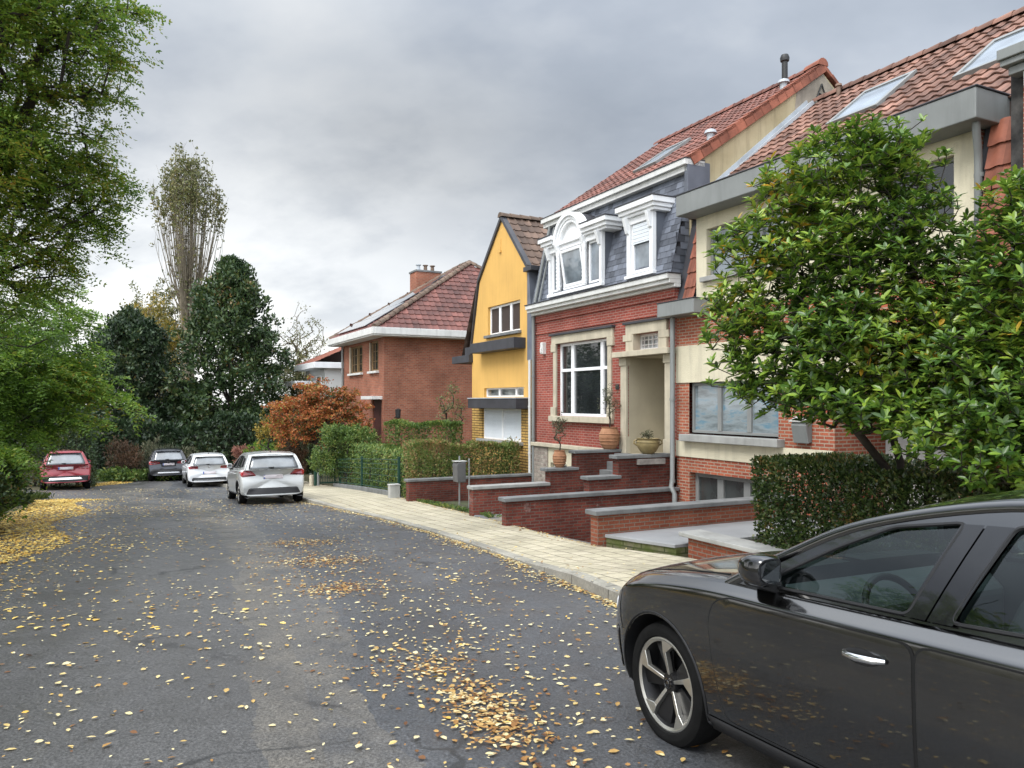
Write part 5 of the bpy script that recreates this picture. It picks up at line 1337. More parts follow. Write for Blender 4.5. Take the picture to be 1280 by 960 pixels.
def clear_glass():
    m, nt, out = _nt('car_glass'); g = G(nt)
    tr = g.n('BsdfTransparent'); tr.inputs[0].default_value = (.50, .60, .58, 1)
    gl = g.n('BsdfGlossy'); gl.inputs['Roughness'].default_value = .01; gl.inputs[0].default_value = (.95, 1, 1, 1)
    lw = g.n('LayerWeight'); lw.inputs[0].default_value = .5
    fr = g.math('MULTIPLY_ADD', g.math('POWER', lw.outputs['Facing'], 3.5), .90, .07, clamp=True)
    mx = g.n('MixShader'); g.l(fr, mx.inputs[0]); g.l(tr.outputs[0], mx.inputs[1]); g.l(gl.outputs[0], mx.inputs[2])
    g.l(mx.outputs[0], out.inputs[0]); return m
MC_glass = clear_glass()
MC_tint = glass_mat('dark_car_glass', (.006, .007, .008), .02, .0)
MC_rear = glass_mat('rear_car_glass', (.10, .11, .12), .03, .0)

def resample(poly, d, closed=True):
    out = []; n = len(poly)
    for i in range(n if closed else n-1):
        a, b = Vector(poly[i]), Vector(poly[(i+1) % n]); k = max(1, int((b-a).length/d))
        out += [tuple(a + (b-a)*j/k) for j in range(k)]
    if not closed: out.append(tuple(poly[-1]))
    return out
def rounded(poly, r=.05, n=4):
    out = []; m = len(poly)
    for i in range(m):
        p, a, b = Vector(poly[i]), Vector(poly[i-1]), Vector(poly[(i+1) % m])
        da, db = (a-p), (b-p); q = min(r, da.length*.45, db.length*.45); A, Bp = p+da.normalized()*q, p+db.normalized()*q
        for k in range(n+1):
            t = k/n; out.append(tuple(A*(1-t)**2 + p*2*t*(1-t) + Bp*t*t))
    return out
def inside(p, poly):
    x, y = p; c = False; j = len(poly)-1
    for i in range(len(poly)):
        xi, yi = poly[i]; xj, yj = poly[j]
        if (yi > y) != (yj > y) and x < (xj-xi)*(y-yi)/(yj-yi)+xi: c = not c
        j = i
    return c
def region(outer, holes=(), d=.06):
    """triangulated 2-D region with inner points -> verts, tris"""
    V = []; E = []
    for loop in (outer, *holes):
        q = resample(loop, d); b = len(V); V += q; E += [(b+i, b+(i+1) % len(q)) for i in range(len(q))]
    xs = [p[0] for p in outer]; zs = [p[1] for p in outer]
    x = min(xs)+d*.5
    while x < max(xs):
        z = min(zs)+d*.5
        while z < max(zs):
            if inside((x, z), outer) and not any(inside((x, z), h) for h in holes) and min(math.hypot(x-a, z-b) for a, b in V[:len(E)]) > d*.45: V.append((x, z))
            z += d
        x += d
    r_ = geometry.delaunay_2d_cdt([Vector(v[:2]) for v in V], E, [], 0, 1e-6)
    vs, fs = r_[0], r_[2]
    fs = [f for f in fs if (lambda c: inside(c, outer) and not any(inside(c, h) for h in holes))((sum(vs[i].x for i in f)/len(f), sum(vs[i].y for i in f)/len(f)))]
    return [tuple(v) for v in vs], fs

def interp(tab, x):
    for (a, va), (b, vb) in zip(tab, tab[1:]):
        if x <= b: return va + (vb-va)*max(0, (x-a))/(b-a)
    return tab[-1][1]
def curve(tab, n=6):
    """Catmull-Rom through points, n per span"""
    P = [Vector(p) for p in tab]; out = []
    for i in range(len(P)-1):
        p0, p1, p2, p3 = P[max(0, i-1)], P[i], P[i+1], P[min(len(P)-1, i+2)]
        for k in range(n):
            t = k/n; out.append(tuple(.5*((2*p1)+(p2-p0)*t+(2*p0-5*p1+4*p2-p3)*t*t+(3*p1-p0-3*p2+p3)*t**3)))
    out.append(tuple(P[-1])); return out

def make_car(name, label, M, S, PM, near=False):
    Lr, Lf, W = S['rear'], S['front'], S['W']/2          # x of the tail and the nose
    xa, xb, Rw = S['fa'], S['ra'], S['R']
    th = thing(name, label, 'car', M, None)
    wtab, ztab, dtab, btab = S['w'], S['zs'], S['zd'], S['zb']
    st = S['stations']
    def sect(x):
        w, zs, zd, zb = W*interp(wtab, x), interp(ztab, x), interp(dtab, x), interp(btab, x)
        return [(0, zb), (.6*w, zb), (.90*w, zb+.015), (.965*w, zb+.08), (.985*w, zb+.20), (1.0*w, zb+.5*(zs-zb)), (1.0*w, zs-.17), (.995*w, zs-.050), (.986*w, zs-.034), (.925*w, zs-.004), (.905*w, zs+.006), (.80*w, zs+.012+.35*(zd-zs)), (.45*w, zd-.012), (0, zd)]
    def push(x, y, z):
        w = W*interp(wtab, x) + 1e-6; s = min(1, abs(y)/w)
        f = max(0, 1-(Lf-x)/.9); q = max(0, 1-(x-Lr)/.6)
        dx = -f*f*(S['bowf']*s**2.4 + interp(S['nose'], z)) + q*q*(S['bowr']*s**3 + interp(S['tail'], z))
        return (x+dx, y, z)
    rings = []
    for x in st:
        h = sect(x); ring = [push(x, y, z) for y, z in h] + [push(x, -y, z) for y, z in h[-2:0:-1]]; rings.append(ring)
    n = len(rings[0]); vs = [p for r_ in rings for p in r_]; fs = []
    for i in range(len(rings)-1):
        for j in range(n): fs.append((i*n+j, i*n+(j+1) % n, (i+1)*n+(j+1) % n, (i+1)*n+j))
    for ring, flip in ((rings[0], True), (rings[-1], False)):   # end caps: two inset rings and a closing face
        c = sum((Vector(p) for p in ring), Vector())/n; prev = [vs.index(p) for p in ring] if False else list(range(0, n)) if flip else list(range((len(rings)-1)*n, len(rings)*n))
        for s in (.80, .45):
            b = len(vs); vs += [tuple(c + (Vector(p)-c)*s) for p in ring]
            fs += [tuple(q if not flip else q for q in (prev[j], prev[(j+1) % n], b+(j+1) % n, b+j)) for j in range(n)]; prev = list(range(b, b+n))
        fs.append(tuple(prev))
    me = bpy.data.meshes.new('tmp'); me.from_pydata(vs, [], fs)
    bm = bmesh.new(); bm.from_mesh(me); bmesh.ops.recalc_face_normals(bm, faces=bm.faces); bm.to_mesh(me); bm.free()
    tmp = bpy.data.objects.new('tmp', me); col.objects.link(tmp)
    md = tmp.modifiers.new('s', 'SUBSURF'); md.levels = 3 if near else 2
    dg = bpy.context.evaluated_depsgraph_get(); ev = tmp.evaluated_get(dg); solid = bpy.data.meshes.new_from_object(ev)
    VN = [v.normal.copy() for v in solid.vertices]; PV = [tuple(p.vertices) for p in solid.polygons]; VC = [v.co.copy() for v in solid.vertices]
    bvh = BVHTree.FromPolygons([v.co.copy() for v in solid.vertices], [tuple(p.vertices) for p in solid.polygons])
    # cut the wheel wells (and the cabin tub of the near car)
    cut = MB()
    for ax in (xa, xb):
        for s in (1, -1):
            cut.lathe([(Rw+.05, s*(W-.36)), (Rw+.05, s*(W+.3))], 40, (ax, 0, Rw), axis='y')
    if near: cut.box(S['tub'][0], S['tub'][1], -W*.80, W*.80, .34, 1.6)
    cm = bpy.data.meshes.new('cut'); cm.from_pydata([tuple(p) for p in cut.v], [], cut.f); bm = bmesh.new(); bm.from_mesh(cm); bmesh.ops.recalc_face_normals(bm, faces=bm.faces); bm.to_mesh(cm); bm.free()
    cm.materials.append(MC_black); co_ = bpy.data.objects.new('cut', cm); col.objects.link(co_)
    solid.materials.clear(); solid.materials.append(PM)
    body = bpy.data.objects.new('body', solid); col.objects.link(body)
    bmod = body.modifiers.new('b', 'BOOLEAN'); bmod.object = co_; bmod.operation = 'DIFFERENCE'; bmod.solver = 'EXACT'; bmod.material_mode = 'TRANSFER'
    dg = bpy.context.evaluated_depsgraph_get(); final = bpy.data.meshes.new_from_object(body.evaluated_get(dg))
    bpy.data.objects.remove(body); bpy.data.objects.remove(co_); bpy.data.objects.remove(tmp)
    final.polygons.foreach_set('use_smooth', [True]*len(final.polygons)); final.set_sharp_from_angle(angle=R(40))
    final.name = 'body'; body = bpy.data.objects.new('body', final); col.objects.link(body); body.parent = th; WM[body.name] = M
    # -------- projection helpers
    def on_side(x, z, off=0.0, s=1):
        h = bvh.ray_cast(Vector((x, s*3, z)), Vector((0, -s, 0)))
        if h[0] is None: return Vector((x, s*(W-.1), z))
        return h[0] + Vector((0, s*off, 0))
    def side_n(x, z, s=1):
        h = bvh.ray_cast(Vector((x, s*3, z)), Vector((0, -s, 0)))
        if h[0] is None: return Vector((0, s, 0))
        q = PV[h[2]]; w_ = [1/((VC[i]-h[0]).length+1e-4)**2 for i in q]; n_ = sum((VN[i]*a for i, a in zip(q, w_)), Vector())
        n_.normalize(); return n_ if n_.y*s > 0 else -n_
    def set_normals(o, N_):
        if sum(p.normal.dot(N_[p.vertices[0]])*p.area for p in o.data.polygons[:len(o.data.polygons)//2+1]) < 0: o.data.flip_normals()
        o.data.polygons.foreach_set('use_smooth', [True]*len(o.data.polygons))
        o.data.normals_split_custom_set_from_vertices([tuple(n_) for n_ in N_])
    def on_end(y, z, off=0.0, d=-1):   # d=-1 tail, +1 nose
        h = bvh.ray_cast(Vector((d*5, y, z)), Vector((-d, 0, 0)))
        if h[0] is None: return Vector((Lr if d < 0 else Lf, y, z))
        return h[0] + Vector((d*off, 0, 0))
    def on_top(x, y, off=0.0):
        h = bvh.ray_cast(Vector((x, y, 4)), Vector((0, 0, -1)))
        while h[0] is None: x -= .03; h = bvh.ray_cast(Vector((x, y, 4)), Vector((0, 0, -1)))
        return h[0] + Vector((0, 0, off))
    MM = M
    def decal(nm, poly, mapf, m, parent=None, d=.06, thick=.006, holes=()):
        v, f = region(poly, holes, d)
        mb = MB(MM); mb.add([mapf(*p) for p in v], f)
        o = mb.build(nm, m, parent or th, smooth=50)
        if thick:
            sd = o.modifiers.new('t', 'SOLIDIFY'); sd.thickness = thick; sd.offset = 0
        return o
    # -------- cabin
    prof = curve(S['roof'], 6)          # (x,z) of the roof edge from the A-pillar foot to the tail
    def zb_(x): return interp(ztab, x) + .0
    def yb_(x): return W*interp(wtab, x)*.905 - .008 - S.get('ctaper', .0)*max(0, (S['ra']-x))**1.5
    def side(x, z):
        h = max(0, z-zb_(x)); return yb_(x) - S.get('th', .34)*h - .26*h*h
    belt = [(x, zb_(x)-.03) for x in np.linspace(prof[-1][0], prof[0][0], 14)]
    outer = [p for p in prof] + belt
    wins = [rounded(curve2, .035) for curve2 in S['windows']]
    for s in (1, -1):
        v, f = region(outer, wins, .045 if near else .09); mb = MB(MM); mb.add([(x, s*side(x, z), z) for x, z in v], f)
        mb.add([(x, s*(side(x, z)-.024), z) for x, z in v], [tuple(q)[::-1] for q in f])
        o = mb.build('side_frame', PM, th, smooth=40)
        def sn(x, z):
            e = .04; return Vector((-(side(x+e, z)-side(x-e, z))/(2*e), 1, -(side(x, z+e)-side(x, max(z-e, zb_(x))))/(e+z-max(z-e, zb_(x))))).normalized()
        NN = [Vector((q.x, s*q.y, q.z)) for q in (sn(x, z) for x, z in v)]; set_normals(o, NN + [-q for q in NN])
        for k, wp in enumerate(wins):
            v, f = region(wp, (), .10); mb = MB(MM); mb.add([(x, s*(side(x, z)-.006), z) for x, z in v], f)
            wo_ = mb.build('side_window', MC_glass if near else MC_tint, th, smooth=60)
            tr = MB(MM); q = resample(wp, .05); q = q + [q[0]]; tr.tube([(x, s*(side(x, z)+.009), z) for x, z in q], .008 if near else .014, 5, caps=False)
            tr.build('window_trim', MC_black, wo_, smooth=60)
        for k, bp_ in enumerate(S.get('bpillar', [])):
            v, f = region(bp_, (), .10); mb = MB(MM); mb.add([(x, s*(side(x, z)+.016), z) for x, z in v], f); mb.build('pillar_cover', MC_gloss, th, smooth=60)
    iA, iR = S['iA']*6, S['iR']*6
    def across(i, k, K, cr, bl):
        x, z = prof[i]; ye = max(.02, side(x, z)); s = -1 + 2*k/K
        return (x + bl*(1-s*s), ye*s, z + cr*(1-s*s))
    K = 12
    def cb(i):     # crown / bulge along the profile
        if i <= iA: t = i/iA; return .045*t, .16*(1-t)+.05*t
        if i <= iR: return .045, .05*(1-(i-iA)/max(1, iR-iA))
        t = (i-iR)/(len(prof)-1-iR); return .045*(1-t), -.05*t
    mb = MB(MM); mb.grid([[across(i, k, K, *cb(i)) for k in range(K+1)] for i in range(iA, iR+1)])
    rf_ = mb.build('roof', PM, th, smooth=60)
    sd = rf_.modifiers.new('t', 'SOLIDIFY'); sd.thickness = .02; sd.offset = -1 if False else 0
    mb = MB(MM); mb.grid([[across(i, k, K, *cb(i)) for k in range(K+1)] for i in range(0, iA+1)]); ws = mb.build('windscreen', MC_glass if near else MC_tint, th, smooth=60)
    for s in (1, -1):
        mb = MB(MM); mb.tube([(x, s*(side(x, z)-(.012 if near else .004)), z-(.012 if near else .004)) for x, z in prof], .032 if near else .020, 10); mb.build('roof_rail', PM, rf_, smooth=60)
    mb = MB(MM); mb.grid([[across(i, k, K, *cb(i)) for k in range(K+1)] for i in range(iR, len(prof))]); hatch = mb.build('tailgate_frame', PM, th, smooth=60)
    nR = len(prof)-1-iR
    mb = MB(MM)
    rows = []
    for i in np.linspace(iR+nR*S.get('rw0', .10), iR+nR*.93, 8):
        a, b = int(i), min(int(i)+1, len(prof)-1); f = i-a; row_ = []
        for k in range(K+1):
            pa, pb_ = Vector(across(a, k, K, *cb(a))), Vector(across(b, k, K, *cb(b))); p = pa*(1-f)+pb_*f; p.y *= .86; row_.append((p.x-.010, p.y, p.z+.006))
        rows.append(row_)
    mb.grid(rows); rwn = mb.build('rear_window', MC_rear, hatch, smooth=60); sd = rwn.modifiers.new('t', 'SOLIDIFY'); sd.thickness = .008; sd.offset = 0
    mb = MB(MM); edge = rows[0] + [r_[-1] for r_ in rows[1:]] + rows[-1][::-1][1:] + [r_[0] for r_ in rows[::-1][1:]]
    mb.tube([(p[0]-.002, p[1], p[2]) for p in edge], .016, 5, caps=False); mb.build('window_trim', MC_gloss, rwn, smooth=60)
    # roof spoiler and aerial
    x, z = prof[iR]; ye = side(x, z)*.90
    mb = MB(MM); mb.prism([(x+.10, z+.030), (x-.16, z+.020), (x-.17, z+.002), (x+.02, z-.03)], 'y', -ye, ye); mb.build('spoiler', PM, hatch, bevel=.012)
    mb = MB(MM); mb.tube([(x+.35, 0, z+.05), (x+.30, 0, z+.12), (x+.22, 0, z+.15)], [.02, .012, .006], 6); mb.build('aerial', MC_black, rf_, smooth=50)
    mb = MB(MM); q0 = Vector(rows[-1][6]); q1 = Vector(rows[-3][9]); q2 = Vector(rows[-1][8]); mb.tube([q0+Vector((-.02, 0, .03)), q0*.6+q2*.4+Vector((-.025, 0, .035)), q0*.3+q2*.7+Vector((-.02, 0, .04))], [.022, .014, .008], 6); mb.build('wiper', MC_black, rwn)
    # -------- doors
    for s in (1, -1):
        for dp in S['doors']:
            dp = rounded(dp, .06)
            cx_ = sum(p[0] for p in dp)/len(dp); cz_ = sum(p[1] for p in dp)/len(dp)
            big = [(cx_+(x-cx_)*1.010+math.copysign(.004, x-cx_), cz_+(z-cz_)*1.010+math.copysign(.004, z-cz_)) for x, z in dp]
            decal('door_gap', big, lambda x, z: on_side(x, z, .0016, s), MC_gap, body, .07, 0)
            dr = decal('door', dp, lambda x, z: on_side(x, z, .0042, s), PM, th, .05, 0); set_normals(dr, [side_n(a, b, s) for a, b in region(dp, (), .05)[0]])
            hx, hz_ = min(p[0] for p in dp)+.11, S['hz']
            mb = MB(MM); p0 = on_side(hx, hz_, 0, s); p1 = on_side(hx+.19, hz_-.004, 0, s); o1 = Vector((0, s*.045, 0)); o0 = Vector((0, s*.008, 0))
            mb.tube([p0+o0, p0+o1*.8+Vector((.03, 0, 0)), (p0+p1)/2+o1*1.05, p1+o1*.8-Vector((.03, 0, 0)), p1+o0], [.010, .014, .015, .014, .010], 10); mb.build('handle', PM if not near else MC_chrome, dr, smooth=60)
            if near:
                v, f = region([(hx+.02+.085*cos(2*pi*k/16)+.09, hz_-.008+.032*sin(2*pi*k/16)) for k in range(16)], (), .03); mb = MB(MM); mb.add([on_side(a, b, .0052, s) for a, b in v], f); mb.build('handle_recess', MC_black, dr, smooth=60)
    # -------- sills and bumpers in black plastic
    for s in (1, -1):
        xs0, xs1 = xb+Rw+.07, xa-Rw-.07
        decal('sill', [(xs0, .225), (xs1, .225), (xs1, .30), (xs0, .30)], lambda x, z: on_side(x, z, .006, s), MC_black, body, .08, .004)
    zb0 = interp(btab, Lr)
    decal('rear_bumper', rounded([(y*W, z) for y, z in S['rb']], .05), lambda y, z: on_end(y, z, .006), MC_black, body, .06, .004)
    if S.get('rbtrim'): decal('bumper_trim', rounded([(y*W, z) for y, z in S['rbtrim']], .03), lambda y, z: on_end(y, z, .014), MC_chrome if S.get('trimc') else MC_lampc, body, .05, .004)
    for s in (1, -1):
        tl_ = decal('tail_light', rounded([(s*y*W, z) for y, z in S['tl']], .03), lambda y, z: on_end(y, z, .012), MC_lamp, th, .04, .006)
        decal('lamp_bar', rounded([(s*(y*W), z) for y, z in S['tlb']], .015), lambda y, z: on_end(y, z, .019), S.get('tlm', MC_gloss), tl_, .04, .003)
        decal('headlight', rounded([(s*y*W, z) for y, z in S['hl']], .03), lambda y, z: on_end(y, z, .008, 1), MC_lampc, th, .04, .006)
    decal('grille', rounded([(y*W, z) for y, z in S['grille']], .03), lambda y, z: on_end(y, z, .006, 1), MC_gloss, th, .06, .004)
    px_, pz_ = S['plate']
    pl = decal('number_plate', [(-.26, pz_-.055), (.26, pz_-.055), (.26, pz_+.055), (-.26, pz_+.055)], lambda y, z: on_end(y*1.0, z, .014), MC_plate, th, .06, .004)
    decal('plate_band', [(.215, pz_-.052), (.258, pz_-.052), (.258, pz_+.052), (.215, pz_+.052)], lambda y, z: on_end(y, z, .019), MC_blue, pl, .04, .002)
    if S.get('platecut'): decal('plate_recess', rounded([(y*W, z) for y, z in S['platecut']], .05), lambda y, z: on_end(y, z, .004), MC_black if S['platecut_dark'] else PM, body, .05, .003)
    if S.get('badge'):
        z = S['badge']; c = on_end(0, z, .016); mb = MB(MM)
        ring = [c + Vector((0, .052*cos(2*pi*k/20), .052*sin(2*pi*k/20))) for k in range(21)]; mb.tube(ring, .007, 5, caps=False)
        if S.get('badge_lines'):
            for a in ((-.020, .045, -.006, -.005), (-.006, -.005, 0, .012), (0, .012, .006, -.005), (.006, -.005, .020, .045), (-.040, .025, -.016, -.042), (-.016, -.042, 0, -.010), (0, -.010, .016, -.042), (.016, -.042, .040, .025)):
                mb.tube([c+Vector((0, a[0], a[1])), c+Vector((0, a[2], a[3]))], .005, 4)
        mb.build('badge', MC_chrome, th, smooth=60)
    # -------- mirrors
    for s in (1, -1):
        mx = S['mx']; z = zb_(mx)+.10; y = side(mx, z)
        mb = MB(MM)
        rings_ = []
        for k, (dx, sc) in enumerate(((-.075, .86), (-.055, 1.0), (.0, 1.0), (.05, .86), (.085, .55), (.10, .2))):
            ring = []
            for j in range(16):
                a = 2*pi*j/16; ca, sa = cos(a), sin(a)
                ring.append((mx+dx - (.02*abs(sa) if dx < 0 else 0), s*(y+.115+.078*sc*math.copysign(abs(ca)**.55, ca)), z+.015+.070*sc*math.copysign(abs(sa)**.65, sa)))
            rings_.append(ring)
        nn_ = 16; base = [p for r_ in rings_ for p in r_]
        mb.add(base, [(i*nn_+j, i*nn_+(j+1) % nn_, (i+1)*nn_+(j+1) % nn_, (i+1)*nn_+j) for i in range(5) for j in range(nn_)] + [tuple(range(nn_)), tuple(range(5*nn_, 6*nn_))])
        mr = mb.build('mirror', S.get('mirrorm', PM), th, smooth=40)
        g_ = MB(MM); g_.poly([(x-.004, s*(y+.115+(abs(yy)-y-.115)*.86), z+.015+(zz-z-.015)*.84) for x, yy, zz in rings_[0]]); g_.build('mirror_glass', MC_tint, mr)
        mb = MB(MM); mb.hexa([(mx-.05, s*(y-.01), z-.12), (mx+.10, s*(y-.01), z-.12), (mx+.06, s*(y+.15), z-.06), (mx-.04, s*(y+.15), z-.06), (mx-.05, s*(y-.01), z-.05), (mx+.10, s*(y-.01), z-.05), (mx+.06, s*(y+.15), z-.02), (mx-.04, s*(y+.15), z-.02)]); mb.build('mirror_arm', MC_black, mr, bevel=.01)
    # -------- wheels
    tw = S['tw']
    for ax in (xa, xb):
        for s in (1, -1):
            yc = s*(W-.035-tw/2); F = M @ Matrix.Translation((ax, yc, Rw))
            if s < 0: F = F @ Matrix.Rotation(pi, 4, 'Z')
            F = F @ Matrix.Rotation(S.get('spin', .3)+ax, 4, 'Y')
            rr = Rw*S.get('rimf', .70)
            hb = MB(F); hb.lathe([(.0, tw*.30), (.055, tw*.30), (.06, tw*.24), (.06, -.02)], 16, axis='y'); hb.lathe([(.135, -.03), (.135, -.01)], 24, axis='y')
            wh = hb.build('wheel', MC_rimdark, th, smooth=40)
            tb_ = MB(F); h = tw/2
            tb_.lathe([(rr, h*.80), (rr+.012, h*.94), (rr+.04, h*1.0), (Rw-.035, h*.98), (Rw-.010, h*.84), (Rw, h*.55), (Rw, -h*.55), (Rw-.010, -h*.84), (Rw-.035, -h*.98), (rr+.04, -h), (rr+.01, -h*.9), (rr, -h*.8)], 48, axis='y', closed=True); tb_.build('tyre', MC_tyre, wh, smooth=35)
            rb_ = MB(F); nsp = S.get('spokes', 5); rb_.cur = 0
            rb_.lathe([(rr-.022, h*.80), (rr-.004, h*.88), (rr+.006, h*.86), (rr+.004, h*.80)], 48, axis='y', closed=True)
            rb_.cur = 1; rb_.lathe([(rr+.002, h*.82), (rr-.018, h*.60), (rr-.03, -h*.8)], 48, axis='y', caps=False); rb_.lathe([(.0, h*.02), (rr-.02, -h*.12)], 32, axis='y', caps=False)
            for k in range(nsp):
                a = 2*pi*k/nsp; ca, sa = cos(a), sin(a)
                def Q(rad, t, y): return (rad*ca - t*sa, y, rad*sa + t*ca)
                y0_, y1_ = h*.60, h*.84
                if S.get('twist'):
                    rb_.cur = 0   # slim bright blade that flares into the rim on one side, dark vane beside it
                    rb_.hexa([Q(.045, -.010, y0_-.03), Q(rr-.075, -.013, y1_-.03), Q(rr-.075, .013, y1_-.03), Q(.045, .010, y0_-.03), Q(.045, -.010, y0_), Q(rr-.075, -.013, y1_), Q(rr-.075, .013, y1_), Q(.045, .010, y0_)])
                    rb_.hexa([Q(rr-.077, -.013, y1_-.03), Q(rr-.002, -.020, y1_-.03), Q(rr-.010, .105, y1_-.03), Q(rr-.077, .013, y1_-.03), Q(rr-.077, -.013, y1_), Q(rr-.002, -.020, y1_), Q(rr-.010, .105, y1_), Q(rr-.077, .013, y1_)])
                    rb_.cur = 1
                    rb_.hexa([Q(.05, -.055, y0_-.06), Q(rr-.02, -.14, y1_-.06), Q(rr-.02, -.0, y1_-.05), Q(.05, 0, y0_-.05), Q(.05, -.055, y0_-.03), Q(rr-.02, -.14, y1_-.035), Q(rr-.02, -.0, y1_-.02), Q(.05, 0, y0_-.02)])
                else:
                    rb_.cur = 0
                    for sg in ((-1, 1) if S.get('pair') else (0,)):
                        rb_.hexa([Q(.04, sg*.02-.022, y0_-.04), Q(rr-.01, sg*.05-.022, y1_-.04), Q(rr-.01, sg*.05+.022, y1_-.04), Q(.04, sg*.02+.022, y0_-.04), Q(.04, sg*.02-.022, y0_), Q(rr-.01, sg*.05-.022, y1_), Q(rr-.01, sg*.05+.022, y1_), Q(.04, sg*.02+.022, y0_)])
            rb_.build('rim', [MC_alloy, MC_rimdark], wh, bevel=.003, smooth=35)
            cp = MB(F); cp.lathe([(.0, y0_+.012), (.030, y0_+.010), (.034, y0_-.0)], 16, axis='y'); cp.tube([(.020*cos(t*pi/6), y0_+.014, .020*sin(t*pi/6)) for t in range(13)], .003, 4, caps=False); cp.build('hub_cap', MC_gloss, wh, smooth=40)
    # -------- near car: inside, bonnet shut lines
    if near:
        x0, x1 = S['tub']
        mb = MB(MM); mb.prism([(x1-.04, .55), (x1-.02, .86), (x1-.10, .95), (x1-.32, .95), (x1-.42, .86), (x1-.40, .60)], 'y', -W*.78, W*.78); mb.build('dashboard', MC_dash, th, bevel=.03)
        mb = MB(MM); c = Vector((x1-.62, .36, .87)); ax_ = Vector((.9, 0, -.42)).normalized(); e1 = Vector((0, 1, 0)); e2 = ax_.cross(e1)
        mb.tube([c+(e1*cos(2*pi*k/28)+e2*sin(2*pi*k/28))*.185 for k in range(29)], .017, 8, caps=False); mb.tube([c-e1*.18, c+ax_*.03, c+e1*.18], .02, 6); mb.tube([c+ax_*.03, c+ax_*.30], .04, 8); mb.tube([c+ax_*.02, c-e2*.17*(1 if e2.z > 0 else -1)], .016, 6)
        mb.build('steering_wheel', MC_black, th, smooth=50)
        for yc in (.38, -.38):
            for xs in (x1-1.12, x1-1.98):
                mb = MB(MM); mb.box(xs-.05, xs+.46, yc-.25, yc+.25, .42, .60); mb.hexa([(xs-.14, yc-.25, .56), (xs+.05, yc-.25, .56), (xs+.05, yc+.25, .56), (xs-.14, yc+.25, .56), (xs-.34, yc-.21, 1.12), (xs-.20, yc-.21, 1.12), (xs-.20, yc+.21, 1.12), (xs-.34, yc+.21, 1.12)])
                mb.box(xs-.37, xs-.25, yc-.13, yc+.13, 1.14, 1.30); mb.build('seat', MC_seat, th, bevel=.05, seg=3)
        mb = MB(MM); mb.grid([[tuple(Vector(across(i, k, K, *cb(i))) + Vector((0, 0, -.03))) for k in range(1, K)] for i in range(iA, iR+1)]); mb.build('headliner', MC_head, rf_, smooth=60)
        c = Vector((x1-.66, 0, 1.24)); mb = MB(MM); mb.box(c.x-.03, c.x+.01, -.12, .12, c.z-.035, c.z+.035); mb.build('rear_view_mirror', MC_black, ws, bevel=.01)
        for s in (1, -1):   # bonnet shut line along the wing, across the nose
            pts = [on_top(x, s*W*interp(wtab, x)*f_, .0015) for x, f_ in ((xa-.42, .80), (xa-.2, .815), (xa+.1, .82), (xa+.30, .82), (xa+.46, .79), (xa+.56, .68), (xa+.64, .45), (xa+.68, .2), (xa+.69, 0))]
            mb = MB(MM); mb.tube(pts, .0045, 5); mb.build('bonnet_gap', MC_gap, body)
            mb = MB(MM); arc = []
            for k in range(25):
                a = pi*(-.06+1.12*k/24); arc.append((xa+(Rw+.062)*cos(a), Rw+(Rw+.062)*sin(a)))
            mb.tube([on_side(x, max(.22, z), .002, s) for x, z in arc], .006, 6); mb.build('arch_trim', MC_black, body, smooth=50)
            vent = decal('bumper_vent', rounded([(xa+Rw+.13, .30), (xa+Rw+.22, .30), (xa+Rw+.20, .56), (xa+Rw+.12, .56)], .03), lambda x, z: on_side(x, z, .004, s), MC_gloss, body, .04, .004)
            seam = [on_side(x, z, .001, s) for x, z in ((xa+.40, .80), (xa+.43, .70), (xa+.42, .62), (xa+.385, .56))]
            mb = MB(MM); mb.tube(seam, .003, 4); mb.build('bumper_gap', MC_gap, body)
            fen = decal('cowl_cover', [(xa-.36, s*.05), (xa-.36, s*W*.70), (xa-.54, s*W*.76), (xa-.56, s*.05)], lambda x, y: on_top(x, y, .004), MC_black, body, .08, 0)
    return th

